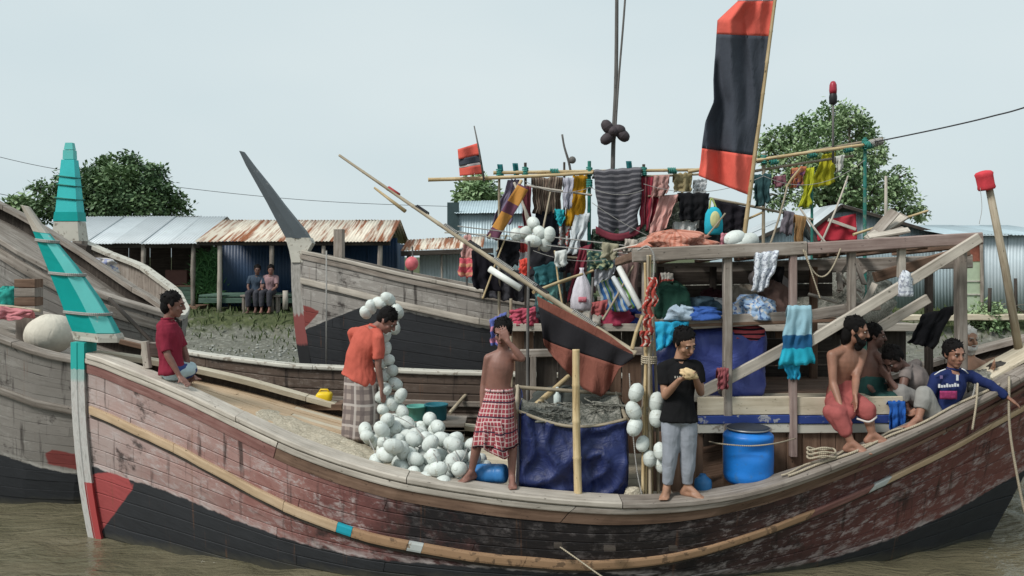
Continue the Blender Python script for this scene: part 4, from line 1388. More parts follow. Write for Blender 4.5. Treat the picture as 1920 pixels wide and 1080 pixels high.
def sp(py0, py1, w0, w1, mat, name, parent, cx=131, grow=0):
    mb = MB()
    rings = []
    for py, w in ((py0, w0), (py1, w1)):
        c_ = W(cx, py, PYB)
        hw = w / 2 * PYB / FPX + grow
        rings.append([c_ + V((-hw, -hw * .7, 0)), c_ + V((hw, -hw * .7, 0)), c_ + V((hw, hw * .7, 0)), c_ + V((-hw, hw * .7, 0))])
    mb.loft(rings[::-1], True, True, 0, False)
    return part(name, mb, M[mat], parent)
st = sp(300, 414, 24, 43, 'aqua', 'stem_post', bboat)
sp(282, 299, 19, 20, 'teal_light', 'post_tip', st)
sp(268, 281, 13, 17, 'teal_light', 'post_tip', st)
sp(398, 415, 42, 45, 'teal', 'post_band', st, grow=.006)
sp(416, 452, 44, 52, 'old_white', 'post_foot', st)
for py, w in ((333, 30), (349, 33), (374, 38)):
    c_ = W(131, py, PYB); hw = w / 2 * PYB / FPX + .012
    mb = MB(); q = [c_ + V((-hw, -hw * .72, .03)), c_ + V((hw, -hw * .72, -.02)), c_ + V((hw, hw * .7, 0)), c_ + V((-hw, hw * .7, 0)), c_ + V((-hw, -hw * .72, .03))]
    mb.tube(q, .014, 5); part('rope_binding', mb, M['rope_green'], st)
mb = MB(); mb.beam(W(150, 500, 16.5), W(150, 452, 16.5), .22, .2, up=(0, 1, 0)); part('bitt_post', mb, M['grey_wood'], bboat)
mb = MB(); mb.beam(W(120, 462, 16.4), W(166, 470, 16.3), .15, .2); part('bitt_block', mb, M['dark_wood'], bboat)
# ---------------------------------------------------------------- people
def remesh(mb, name, mat, vox=.009, it=4, fac=.5, wrinkle=0.0, wscale=14, seed=0, patch=None):
    """fuse overlapping shapes into one continuous skin"""
    me = mb.mesh(name + '_raw', mat)
    o = bpy.data.objects.new(name + '_raw', me)
    COL.objects.link(o)
    m = o.modifiers.new('r', 'REMESH'); m.mode = 'VOXEL'; m.voxel_size = vox; m.use_smooth_shade = True
    if it:
        m = o.modifiers.new('s', 'SMOOTH'); m.factor = fac; m.iterations = it
    dg = bpy.context.evaluated_depsgraph_get()
    r = bpy.data.meshes.new_from_object(o.evaluated_get(dg))
    bpy.data.objects.remove(o, do_unlink=True)
    bpy.data.meshes.remove(me)
    r.name = name
    if wrinkle:
        nv = len(r.vertices)
        co = np.empty(nv * 3); r.vertices.foreach_get('co', co); co = co.reshape(-1, 3)
        no = np.empty(nv * 3); r.vertices.foreach_get('normal', no); no = no.reshape(-1, 3)
        for i in range(nv):
            p = co[i]
            k = mnoise.noise(V((p[0] * wscale, p[1] * wscale, p[2] * wscale * .55 + seed))) + .5 * mnoise.noise(V((p[0] * wscale * 2.3, p[1] * wscale * 2.3, p[2] * wscale * 1.2 + seed)))
            co[i] += no[i] * (k * wrinkle)
        r.vertices.foreach_set('co', co.reshape(-1))
    uvl = r.uv_layers.new(name='UVMap')
    nl = len(r.loops)
    li = np.empty(nl, dtype=np.int32); r.loops.foreach_get('vertex_index', li)
    nv = len(r.vertices)
    co = np.empty(nv * 3); r.vertices.foreach_get('co', co); co = co.reshape(-1, 3)
    uvl.data.foreach_set('uv', np.stack([co[li, 0] + co[li, 1] * .8, co[li, 2] - co[li, 1] * .3], -1).reshape(-1))
    if not r.materials:
        r.materials.append(mat)
    r.polygons.foreach_set('use_smooth', [True] * len(r.polygons))
    r.update()
    return r

def skin_mat(name, col):
    n = NT(name)
    o = n.obj()
    f = n.noise(o, 9, 5, .6)
    c = n.ramp(f, [(.25, tuple(x * .72 for x in col)), (.55, col), (.85, tuple(min(1, x * 1.2) for x in col))])
    n.bump(n.noise(o, 90, 3), .12, .004)
    n.b.inputs['Subsurface Weight'].default_value = .06
    n.b.inputs['Subsurface Radius'].default_value = (.02, .008, .005)
    return n.out(c, .52, .4)
SK = {'a': skin_mat('brown_skin', (.29, .145, .098)), 'b': skin_mat('dark_brown_skin', (.225, .11, .085)), 'c': skin_mat('light_brown_skin', (.34, .185, .12)), 'd': skin_mat('deep_brown_skin', (.15, .08, .063))}
M['hair'] = plain('black_hair', (.006, .005, .005), .7, .3, 60, .8, .15)
M['hair_white'] = plain('white_hair', (.5, .48, .45), .8, .2, 40, .5)
M['eye_white'] = plain('eye_white', (.34, .31, .29), .6, .02, bump=0)
M['lip'] = plain('lip', (.15, .055, .045), .5, .05, bump=0)
def ell_ring(c, x, y, a, b, n=18):
    return [c + x * (a * math.cos(2 * math.pi * i / n)) + y * (b * math.sin(2 * math.pi * i / n)) for i in range(n)]

def finger_chain(mb, base, d, curl, L, r, k=3):
    p = V(base); d = V(d).normalized()
    for i in range(k):
        l = L * (.45, .32, .23)[i]
        q = p + d * l
        mb.cone(p, q, r * (1 - .1 * i), r * (1 - .1 * (i + 1)), 7)
        p = q
        d = (d + V(curl) * .45).normalized()

def hand(mb, wrist, d, palm, thumb_side, curl=.5, s=1.0):
    """palm + five fingers; d fingers point this way, palm = normal of the palm side"""
    d = V(d).normalized()
    palm = V(palm); palm = (palm - d * palm.dot(d)).normalized()
    sd = d.cross(palm).normalized() * thumb_side
    w = V(wrist)
    c = w + d * .045 * s
    for k in (-1, -.33, .33, 1):
        mb.cone(w + sd * .013 * k * s, w + d * .088 * s + sd * .030 * k * s, .017 * s, .0135 * s, 8)
    for k, L in zip((-1.0, -.35, .3, .95), (.062, .078, .084, .075)):
        finger_chain(mb, w + d * .09 * s + sd * .031 * k * s, d + sd * .08 * k, palm * curl, L * s, .0088 * s)
    finger_chain(mb, w + d * .035 * s + sd * .030 * s, d * .75 + sd * .75 + palm * .25, (palm * .4 + d * .3) * curl, .07 * s, .0100 * s, 2)

def foot(mb, ankle, toe, s=1.0):
    a, t = V(ankle), V(toe)
    d = (t - a); d.z = 0
    if d.length < .02:
        d = V((0, -1, 0))
    d.normalize()
    z = a.z - .055 * s
    base = V((a.x, a.y, 0))
    sd = V((-d.y, d.x, 0))
    up = V((0, 0, 1))
    heel = base - d * .045 * s + up * (z)
    ball = base + d * .115 * s + up * (z - .012 * s)
    mb.cone(a, heel, .036 * s, .033 * s)
    mb.cone(heel, ball, .033 * s, .026 * s)
    mb.cone(a + d * .01, ball + up * .01, .036 * s, .024 * s)
    for k, L in zip((-1, -.5, 0, .5, 1), (.062, .056, .05, .043, .036)):
        p = ball + sd * .032 * k * s
        mb.cone(base + d * .06 * s + sd * .02 * k * s + up * z, p, .022 * s, .017 * s, 8)
        mb.cone(p, p + d * L * s - up * .003, .0135 * s, .0095 * s, 8)

def head_shape(mb, c, f, u, s=1.0):
    """c centre of the head, f the way the face looks, u its up"""
    f = V(f).normalized(); u = V(u); u = (u - f * u.dot(f)).normalized(); r = f.cross(u)
    M3 = Matrix((r, f, u)).transposed()
    q = lambda x, y, z: V(c) + (r * x + f * y + u * z) * s
    mb.ell(q(0, -.012, .032), (.075 * s, .095 * s, .082 * s), 18, 12, M3)
    mb.ell(q(0, .018, -.035), (.060 * s, .068 * s, .075 * s), 16, 10, M3)
    mb.ell(q(0, .050, -.088), (.034 * s, .028 * s, .022 * s), 12, 8, M3)
    mb.cone(q(0, .088, .018), q(0, .105, -.022), .010 * s, .0155 * s, 8)
    mb.cone(q(-.03, .078, .030), q(.03, .078, .030), .013 * s, .013 * s, 8)
    for k in (-1, 1):
        mb.ell(q(.074 * k, -.005, -.004), (.010 * s, .02 * s, .032 * s), 8, 6, M3)
        mb.ell(q(.04 * k, .055, -.025), (.022 * s, .022 * s, .022 * s), 8, 6, M3)
    mb.ell(q(0, .078, -.058), (.024 * s, .014 * s, .014 * s), 8, 6, M3)
    return q, M3

def hair_mesh(c, f, u, s, long=0):
    f = V(f).normalized(); u = V(u); u = (u - f * u.dot(f)).normalized(); r = f.cross(u)
    M3 = Matrix((r, f, u)).transposed()
    q = lambda x, y, z: V(c) + (r * x + f * y + u * z) * s
    mb = MB()
    lump = lambda w: 1 + .07 * mnoise.noise(w * 2.6 + V(c)) + .06 * mnoise.noise(w * 7 + V(c)) + .05 * mnoise.noise(w * 15)
    mb.ell(q(0, -.026, .050), (.083 * s, .098 * s, .082 * s), 40, 26, M3, f=lump)
    mb.ell(q(0, -.055, .0 - long * .1), (.072 * s, .06 * s, (.062 + long * .2) * s), 30, 20, M3, f=lump)
    for k in (-1, 1):
        mb.ell(q(.074 * k, .005, .022), (.012 * s, .024 * s, .034 * s), 12, 8, M3, f=lump)
    rr = random.Random(int(abs(c[0]) * 1000))
    for k in range(60):                      # loose tufts break the outline
        th, ph = rr.uniform(0, 6.283), rr.uniform(.1, 1.25)
        w = V((math.sin(ph) * math.cos(th), math.sin(ph) * math.sin(th), math.cos(ph)))
        if w.y > .55:
            continue
        b0 = q(0, -.026, .05) + M3 @ V((w.x * .078, w.y * .093, w.z * .077)) * s
        d = M3 @ (w + V((rr.gauss(0, .5), rr.gauss(0, .5), rr.gauss(-.2, .4))))
        mb.cone(b0, b0 + d.normalized() * rr.uniform(.008, .02) * s, .009 * s, .004 * s, 5)
    return mb

HEAD = 1.13
def person(label, anchor, J, skin='a', hair='hair', s=1.0, group=None, tops=None, bottoms=None, beard=None, face_f=(0, -1, 0), face_u=(0, 0, 1), hands=None, hair_long=0, curlL=.5, curlR=.5, hair_cap=True, vox=.0085, nohand=()):
    """J: joints in world coordinates: pelvis, waist, neck, head, shL, shR, elL, elR, wrL, wrR, hipL, hipR, knL, knR, anL, anR, toL, toR (L = left in the picture)"""
    t = thing('person', label, 'person', anchor, group)
    J = {k: V(v) for k, v in J.items()}
    b = MB()
    rgt = (J['shR'] - J['shL']).normalized()
    spine = (J['neck'] - J['pelvis']).normalized()
    fwd = rgt.cross(spine).normalized()          # depth axis of the chest
    waist = J.get('waist', J['pelvis'].lerp(J['neck'], .42))
    hipax = (J['hipR'] - J['hipL']).normalized()
    path = smooth_path([J['pelvis'] - spine * .07 * s, J['pelvis'], waist, waist.lerp(J['neck'], .55), J['neck']], 15)
    wid = [.10, .135, .148, .150, .142, .131, .124, .124, .131, .142, .150, .150, .135, .10, .06]
    dep = [.07, .095, .10, .10, .095, .09, .088, .090, .097, .105, .107, .100, .085, .068, .05]
    shw = (J['shR'] - J['shL']).length / (.36 * s)
    rings = []
    for i, p in enumerate(path):
        d = (path[min(i + 1, 14)] - path[max(i - 1, 0)]).normalized()
        ax = hipax.lerp(rgt, i / 14)
        ax = (ax - d * ax.dot(d)).normalized()
        ay = d.cross(ax)
        k = lerp(1, min(max(shw, .75), 1.05), max(0, (i - 7) / 7))
        rings.append(ell_ring(p, ax, ay, wid[i] * s * k, dep[i] * s))
    b.loft(rings, True, True)
    for L in 'LR':
        o = 1 if L == 'R' else -1
        b.cone(J['neck'] - spine * .03 * s, J['sh' + L], .05 * s, .048 * s)
        b.cone(J['sh' + L], J['el' + L], .050 * s, .036 * s)
        m = J['el' + L].lerp(J['wr' + L], .3)
        b.cone(J['el' + L], m, .036 * s, .037 * s)
        b.cone(m, J['wr' + L], .037 * s, .024 * s)
        b.cone(J['hip' + L], J['hip' + L].lerp(J['kn' + L], .35), .082 * s, .078 * s)
        b.cone(J['hip' + L].lerp(J['kn' + L], .3), J['kn' + L], .078 * s, .052 * s)
        m = J['kn' + L].lerp(J['an' + L], .3)
        b.cone(J['kn' + L], m, .052 * s, .053 * s)
        b.cone(m, J['an' + L], .053 * s, .032 * s)
        foot(b, J['an' + L], J['to' + L], s)
        if L not in nohand:
            hd = (hands or {}).get(L)
            if hd is None:
                fd = (J['wr' + L] - J['el' + L]).normalized()
                hd = (fd, -rgt * o if abs(fd.z) > .5 else V((0, 0, -1)), -1 if L == 'L' else 1)
            hand(b, J['wr' + L], hd[0], hd[1], hd[2], curlL if L == 'L' else curlR, s)
    b.cone(J['neck'] - spine * .03 * s, J['head'] - V(face_u).normalized() * .03 * s - V(face_f).normalized() * .015 * s, .056 * s, .050 * s)
    hs = s
    s = s * HEAD
    J['head'] = J['head'] - V((0, 0, .012))
    q, M3 = head_shape(b, J['head'], face_f, face_u, s)
    bo = part('body', remesh(b, 'body', SK[skin], vox, 3), None, t)
    # face
    for k in (-1, 1):
        e = MB(); e.ell(q(.031 * k, .077, .008), (.013 * s, .008 * s, .006 * s), 10, 6, M3)
        ey = part('eye', e, M['eye_white'], t)
        e = MB(); e.ell(q(.031 * k, .084, .008), (.0065 * s, .004 * s, .0065 * s), 8, 6, M3); part('iris', e, M['hair'], ey)
        e = MB(); e.cone(q(.016 * k, .093, .029), q(.048 * k, .083, .031), .0045 * s, .003 * s, 6); part('eyebrow', e, M['hair'] if hair == 'hair' else M[hair], t)
    e = MB(); e.ell(q(0, .0905, -.056), (.021 * s, .006 * s, .007 * s), 10, 6, M3); part('mouth', e, M['lip'], t)
    if hair_cap:
        hm = hair_mesh(J['head'], face_f, face_u, s, long=hair_long)
        part('hair', hm, M[hair], t)
    if beard:
        bb = MB()
        bb.ell(q(0, .055, -.085), (.052 * s, .05 * s, .042 * s), 14, 9, M3, f=lambda u: 1 + .12 * mnoise.noise(u * 5))
        bb.ell(q(0, .05, -.115), (.035 * s, .036 * s, .045 * s), 12, 8, M3, f=lambda u: 1 + .12 * mnoise.noise(u * 5))
        for k in (-1, 1):
            bb.cone(q(.066 * k, .0, -.01), q(.045 * k, .055, -.075), .012 * s, .022 * s, 8)
        bb.cone(q(-.025, .092, -.042), q(.025, .092, -.042), .007, .007, 6)
        part('beard', remesh(bb, 'beard', M[beard], .008, 2, wrinkle=.004, wscale=50), None, t)
    s = hs
    info = dict(rgt=rgt, spine=spine, path=path, wid=wid, dep=dep, s=s, J=J, hipax=hipax, q=q, M3=M3)
    if tops:
        tops(t, info)
    if bottoms:
        bottoms(t, info)
    return t

def shirt(mat, sleeve=.55, ease=.016, hem=1, loose=.02, name='shirt', seed=0, collar=True):
    def f(t, I):
        J, s = I['J'], I['s']
        b = MB()
        rings = []
        P = I['path']
        for i in range(hem, 14):
            d = (P[min(i + 1, 14)] - P[max(i - 1, 0)]).normalized()
            ax = I['hipax'].lerp(I['rgt'], i / 14); ax = (ax - d * ax.dot(d)).normalized(); ay = d.cross(ax)
            e = ease + loose * max(0, (8 - i) / 8)
            rings.append(ell_ring(P[i], ax, ay, (I['wid'][i]) * s + e, I['dep'][i] * s + e))
        b.loft(rings, True, True)
        for L in 'LR':
            b.cone(J['neck'] - I['spine'] * .03 * s, J['sh' + L], .060 * s, .062 * s)
            a, e = J['sh' + L], J['el' + L]
            if sleeve <= 1:
                x, y, d = basis(e - a)
                rr = [(0, .062), (.3, .063), (sleeve - .02, .060), (sleeve, .058)]
                b.loft([ell_ring(a.lerp(e, k), x, y, r * s, r * s, 14) for k, r in rr], True, True)
            else:
                b.cone(a, e, .062 * s, .050 * s)
                x, y, d = basis(J['wr' + L] - e)
                b.loft([ell_ring(e.lerp(J['wr' + L], k), x, y, r * s, r * s, 14) for k, r in ((0, .05), (.5, .046), (.93, .038), (.95, .037))], True, True)
                b.cone(e, e.lerp(J['wr' + L], .4), .050 * s, .046 * s)
        o = part(name, remesh(b, name, mat, .0095, 2, wrinkle=.011, wscale=11, seed=seed), None, t)
        if collar:
            c = MB()
            nk = J['neck'] + I['spine'] * .004
            x, y, d = basis(I['spine'], I['rgt'])
            c.tube([nk + (x * math.cos(a) + y * math.sin(a)) * .057 * s for a in np.linspace(0, 6.283, 19)], .013, 6)
            part('collar', c, mat, o)
    return f

def trousers(mat, end=.92, ease=.012, name='trousers', seed=0):
    def f(t, I):
        J, s = I['J'], I['s']
        b = MB()
        P = I['path']
        rings = []
        for i in range(0, 6):
            d = (P[i + 1] - P[max(i - 1, 0)]).normalized()
            ax = (I['hipax'] - d * I['hipax'].dot(d)).normalized(); ay = d.cross(ax)
            rings.append(ell_ring(P[i], ax, ay, I['wid'][i] * s + ease, I['dep'][i] * s + ease))
        b.loft(rings, True, True)
        for L in 'LR':
            h, k, a = J['hip' + L], J['kn' + L], J['an' + L]
            b.cone(h, h.lerp(k, .4), .09 * s + ease * .6, .084 * s + ease * .6)
            b.cone(h.lerp(k, .35), k, .084 * s + ease * .6, .060 * s + ease)
            if end > 0:
                e = k.lerp(a, end)
                m = k.lerp(a, end * .4)
                b.cone(k, m, .060 * s + ease, .058 * s + ease)
                x, y, d = basis(e - m)
                b.loft([ell_ring(m.lerp(e, q), x, y, r * s + ease, r * s + ease, 14) for q, r in ((0, .058), (.5, .05), (.98, .040), (1, .039))], True, True)
        part(name, remesh(b, name, mat, .0095, 2, wrinkle=.010, wscale=10, seed=seed), None, t)
    return f

def lungi_loft(mat, rings_spec, folds=9, amp=.05, name='lungi', seed=0.0, roll=True):
    """wrapped cloth: rings_spec = [(centre, half width x, half depth y)] from waist to hem"""
    def f(t, I):
        b = MB()
        n = 60
        rings = []
        m = len(rings_spec)
        for j, (c, a, bb) in enumerate(rings_spec):
            k = j / (m - 1)
            ring = []
            for i in range(n):
                th = 2 * math.pi * i / n
                w = 1 + amp * k ** .7 * (math.sin(folds * th + seed + k * 1.2) * .6 + .5 * math.sin((folds * 1.7) * th + 2 * seed)) + .02 * mnoise.noise(V((math.cos(th) * 3, math.sin(th) * 3, k * 5 + seed)))
                ring.append(V(c) + V((math.cos(th) * a * w, math.sin(th) * bb * w, .012 * math.sin(3 * th + seed) * k)))
            rings.append(ring)
        c, a, bb = rings_spec[-1]
        inn = [V(c) + (p - V(c)) * .93 + V((0, 0, .10)) for p in rings[-1]]
        rings.append(inn)
        # subdivide along
        fine = []
        for j in range(len(rings) - 1):
            for q in range(3):
                fine.append([rings[j][i].lerp(rings[j + 1][i], q / 3) for i in range(n)])
        fine.append(rings[-1])
        b.loft(fine, True, True, 0, True)
        lo = part(name, b, mat, t)
        if not roll:
            return
        w = MB()
        c, a, bb = rings_spec[0]
        w.tube([V(c) + V((math.cos(th) * (a + .004), math.sin(th) * (bb + .004), -.012)) for th in np.linspace(0, 6.283, 33)], .016, 6)
        part('waist_roll', w, mat, lo)
    return f

def cloth_blob(mat, shapes, name='lungi', seed=0, wr=.009):
    """seated wrapped cloth: round cones fused and wrinkled"""
    def f(t, I):
        b = MB()
        for a in shapes:
            b.cone(*a)
        part(name, remesh(b, name, mat, .0095, 4, wrinkle=wr, wscale=9, seed=seed), None, t)
    return f

def Jset(Y, d):
    """joints from photo pixels: (px, py, offset of the depth from Y)"""
    return {k: W(v[0], v[1], Y + (v[2] if len(v) > 2 else 0)) for k, v in d.items()}

# --- man in a black T-shirt eating bread, standing on the near gunwale
Y = 7.80
fz = cap_z(W(1270, 0, Y).x)
J = Jset(Y, dict(pelvis=(1273, 782), waist=(1273, 738), neck=(1273, 675, .02), head=(1284, 641, -.03), shL=(1244, 690), shR=(1306, 688, .02), elL=(1247, 742, -.06), elR=(1314, 736, .0), wrL=(1274, 712, -.24), wrR=(1303, 706, -.22),
        hipL=(1260, 790), hipR=(1287, 790), knL=(1257, 851, -.03), knR=(1290, 852, -.02), anL=(1250, 912), anR=(1289, 911), toL=(1245, 930, -.12), toR=(1312, 930, -.08)))
for k in 'LR':
    J['an' + k].z = fz + .082
p4 = person('man in black T-shirt and grey trousers holding a piece of bread', (J['pelvis'].x, Y, fz), J, 'c', face_f=(.38, -.75, -.42), face_u=(0, -.3, 1),
       tops=shirt(fabric('black_tshirt', (.010, .010, .011)), .62, .012, 2, .02), bottoms=trousers(fabric('grey_denim', (.27, .29, .33), wr=.5), .9, .01),
       hands={'L': (V((.75, -.3, .3)), V((.2, .2, 1)), 1), 'R': (V((-.75, -.3, .3)), V((-.2, .2, 1)), -1)}, curlL=.7, curlR=.7)
mb = MB()
c = (J['wrL'] + J['wrR']) / 2 + V((-.0, -.07, .045))
mb.ell(c, (.075, .022, .045), 24, 14, Matrix.Rotation(.25, 3, 'Y'), f=lambda u: 1 + .45 * mnoise.noise(u * 2.6) + .15 * mnoise.noise(u * 8))
solo('bread', mb, plain('flat_bread', (.62, .46, .26), .8, .25, 25), 'torn piece of pale bread in the hands of the man in black', 'bread')
# small print on the shirt chest
mb = MB()
for i, w_ in enumerate((.012, .009, .014, .008, .012)):
    mb.box(W(1266 + i * 4.4, 707, Y - .155), (w_, .004, .018))
part('chest_print', mb, plain('pale_print', (.45, .43, .38), .8), p4)

# --- bare-chested boy in a red checked cloth, hand to his face
Y = 7.98
J = Jset(Y, dict(pelvis=(937, 748), waist=(935, 718), neck=(943, 655), head=(943, 621, -.02), shL=(916, 672), shR=(969, 668, .0), elL=(907, 722, .02), elR=(979, 672, -.24), wrL=(904, 766, -.02), wrR=(952, 640, -.24),
        hipL=(923, 757), hipR=(952, 757), knL=(897, 822, -.06), knR=(960, 826, -.02), anL=(884, 885), anR=(960, 893, -.06), toL=(868, 905, -.1), toR=(962, 915, -.2)))
J['anL'].z = cap_z(J['anL'].x) + .078
J['anR'].z = cap_z(J['anR'].x) + .078
chk = fabric('red_check_cotton', (.30, .055, .07), 'check', (.60, .47, .45), (.05, .03, .05), .042)
pel = J['pelvis']
def boy_cloth(t, I):
    J = I['J']
    lungi_loft(chk, [(W(936, 728, Y), .118, .10), (W(935, 748, Y), .150, .125), (W(931, 780, Y - .01), .180, .145), (W(928, 812, Y - .02), .200, .15), (W(927, 836, Y - .02), .212, .15)], 7, .07, seed=1.0)(t, I)
    tail = MB()
    a = W(938, 748, Y - .14)
    tail.grid(lambda u, v: W(lerp(906, 940, u) + 14 * v * (u - .3) + 5 * v, lerp(790, 862 - 24 * abs(u - .8), v), Y - .165 - .03 * math.sin(u * 9 + v * 3) * v), 12, 10, .006)
    part('cloth_tail', tail, chk, t)
person('bare-chested boy in red checked cloth with a hand raised to his face', (pel.x, Y, cap_z(pel.x)), J, 'b', s=.93, face_f=(-.25, -.9, -.35), face_u=(0, -.2, 1), bottoms=boy_cloth,
       hands={'R': (V((-.35, .12, .85)), V((0, 1, 0)), 1)}, curlR=.55, curlL=.5)

# --- man in an orange shirt and grey plaid lungi, handling floats
Y = 9.25
J = Jset(Y, dict(pelvis=(673, 704), waist=(674, 668), neck=(703, 612), head=(726, 600, -.03), shL=(662, 624, .12), shR=(711, 634, -.12), elL=(672, 668, .22), elR=(709, 686, -.14), wrL=(712, 690, .22), wrR=(716, 728, -.12),
        hipL=(661, 714, .02), hipR=(687, 714, -.02), knL=(662, 768), knR=(694, 768, -.02), anL=(665, 812), anR=(697, 812), toL=(690, 826, -.06), toR=(720, 826, -.1)))
dz_ = deck_z(-1.68) + .025
for k in 'LR':
    J['an' + k].z = dz_ + .075
org = fabric('orange_shirt', (.47, .105, .075))
plaid = fabric('grey_plaid_cotton', (.34, .28, .25), 'plaid', (.15, .12, .115), (.48, .43, .4), .11)
pel = J['pelvis']
person('man in orange shirt and grey plaid lungi bending over a string of floats', (pel.x, Y, dz_), J, 'b', s=1.0, face_f=(.72, -.2, -.62), face_u=(.6, -.1, .75),
       tops=shirt(org, .75, .03, 1, .03, seed=4), bottoms=lungi_loft(plaid, [(W(673, 690, Y), .145, .12), (W(676, 712, Y), .178, .145), (W(678, 760, Y), .200, .155), (W(676, 800, Y), .205, .16), (W(675, 822, Y), .205, .165)], 8, .035, seed=2.0, roll=False), curlR=.7)

# --- man in a maroon shirt sitting at the bow
Y = 8.78
J = Jset(Y, dict(pelvis=(322, 700), waist=(320, 665), neck=(314, 598), head=(325, 570), shL=(304, 614, -.08), shR=(324, 612, .16), elL=(314, 665, -.16), elR=(345, 655, .2), wrL=(337, 706, -.16), wrR=(354, 690, .2),
        hipL=(322, 706, -.07), hipR=(326, 704, .08), knL=(352, 706, .10), knR=(356, 702, .24), anL=(338, 738, .42), anR=(346, 738, .5), toL=(350, 745, .44), toR=(360, 745, .52)))
shorts = fabric('pale_blue_shorts', (.42, .52, .55), 'bands', (.04, .06, .18), None, .19)
pel = J['pelvis']
seat_z = cap_z(pel.x)
J['pelvis'].z = max(J['pelvis'].z, seat_z + .11)
for k in 'LR':
    J['an' + k].z = deck_z(J['an' + k].x) + .10
    J['kn' + k].z = seat_z + .07
    J['hip' + k].z = seat_z + .09
person('man in maroon shirt and pale shorts sitting on the bow gunwale', (pel.x, Y, seat_z), J, 'b', s=.98, face_f=(.97, .1, -.12), face_u=(.1, 0, 1),
       tops=shirt(fabric('maroon_shirt', (.21, .022, .042)), .9, .022, 1, .02, seed=7), bottoms=trousers(shorts, 0, .02, 'shorts'), hair_long=.1,
       hands={'L': (V((.6, -.3, -.45)), V((.2, 0, -1)), -1)}, curlL=.1)

# --- bearded man in a red lungi seated on the cabin edge
Y = 8.36
J = Jset(Y, dict(pelvis=(1578, 742, .10), waist=(1578, 708, .08), neck=(1589, 648), head=(1604, 618, -.05), shL=(1560, 666, -.05), shR=(1616, 662, .06), elL=(1562, 718, -.1), elR=(1605, 708, -.05), wrL=(1575, 758, -.24), wrR=(1603, 740, -.25),
        hipL=(1568, 752, .02), hipR=(1592, 750, .04), knL=(1572, 778, -.30), knR=(1624, 768, -.28), anL=(1601, 846, -.42), anR=(1643, 832, -.40), toL=(1620, 866, -.45), toR=(1680, 840, -.42)))
for k in 'LR':
    J['an' + k].y = near_y(J['an' + k].x, .10)
    J['an' + k].z = cap_z(J['an' + k].x) + .082
J['toL'] = J['anL'] + V((.10, -.06, 0)); J['toR'] = J['anR'] + V((.16, -.03, 0))
redl = fabric('faded_red_lungi', (.31, .085, .08))
redh = fabric('white_hem', (.55, .5, .47))
q_ = J
hemL, hemR = J['knL'].lerp(J['anL'], .55), J['knR'].lerp(J['anR'], .12)
shp = [(J['pelvis'] + V((0, 0, -.02)), J['pelvis'] + V((0, 0, .10)), .150, .128), (J['hipL'], J['knL'], .112, .088), (J['hipR'], J['knR'], .112, .09), (J['knL'], hemL, .088, .066), (J['knL'] + V((-.055, .05, .02)), hemL + V((-.05, .05, .03)), .075, .05), (J['knR'], hemR + V((.0, -.01, 0)), .088, .078),
       (J['hipL'].lerp(J['hipR'], .5), J['knL'].lerp(J['knR'], .4) + V((0, .05, -.01)), .11, .07), (J['knL'] + V((.05, .03, -.03)), hemL + V((.035, .03, .06)), .06, .04)]
def bearded_cloth(t, I):
    cloth_blob(redl, shp, seed=2, wr=.012)(t, I)
    w = MB(); w.tube(smooth_path([J['knR'] + V((-.10, -.03, -.08)), J['knR'] + V((-.01, -.085, -.10)), J['knR'] + V((.075, -.055, -.06))], 9), .010, 6); part('hem_band', w, redh, t)
person('bare-chested bearded man in faded red lungi seated on the cabin edge', (J['pelvis'].x, J['pelvis'].y, zt_(752)), J, 'c' if False else 'a', s=1.04, face_f=(.85, -.45, -.2), face_u=(.2, -.1, 1), beard='hair', hair_long=.25, bottoms=bearded_cloth, curlL=.6, curlR=.6,
       hands={'L': (V((.15, -.25, -.9)), V((1, 0, 0)), -1), 'R': (V((-.1, -.35, -.85)), V((-1, 0, 0)), 1)})
mb = MB(); c = J['head'] + V((-.085, .06, .0))
mb.ell(c + V((-.02, 0, -.01)), (.07, .035, .035), 12, 8, Matrix.Rotation(-.6, 3, 'Y'), f=lambda u: 1 + .15 * mnoise.noise(u * 4))
part('hair_knot', mb, M['hair'], [o for o in COL.objects if o.name.startswith('person')][-1])

# --- lean man behind him in a dark green waistcloth
Y = 8.85
J = Jset(Y, dict(pelvis=(1636, 740), waist=(1635, 715), neck=(1636, 655), head=(1640, 628), shL=(1618, 670, .05), shR=(1653, 674, -.12), elL=(1622, 712, .02), elR=(1668, 712, -.2), wrL=(1640, 738, -.2), wrR=(1680, 742, -.28),
        hipL=(1628, 748), hipR=(1645, 748), knL=(1655, 752, -.32), knR=(1672, 750, -.30), anL=(1656, 800, -.3), anR=(1674, 800, -.28), toL=(1670, 810, -.4), toR=(1690, 810, -.4)))
grn = fabric('dark_green_waistcloth', (.02, .06, .055))
person('lean bare-chested man in dark green waistcloth beside the bearded man', (J['pelvis'].x, Y, zt_(752)), J, 'd', s=.92, face_f=(.93, -.3, -.1), face_u=(.1, 0, 1),
       bottoms=cloth_blob(grn, [(J['pelvis'] + V((0, 0, -.02)), J['pelvis'] + V((0, 0, .12)), .15, .13), (J['hipL'], J['knL'], .1, .085), (J['hipR'], J['knR'], .1, .085)], seed=5))

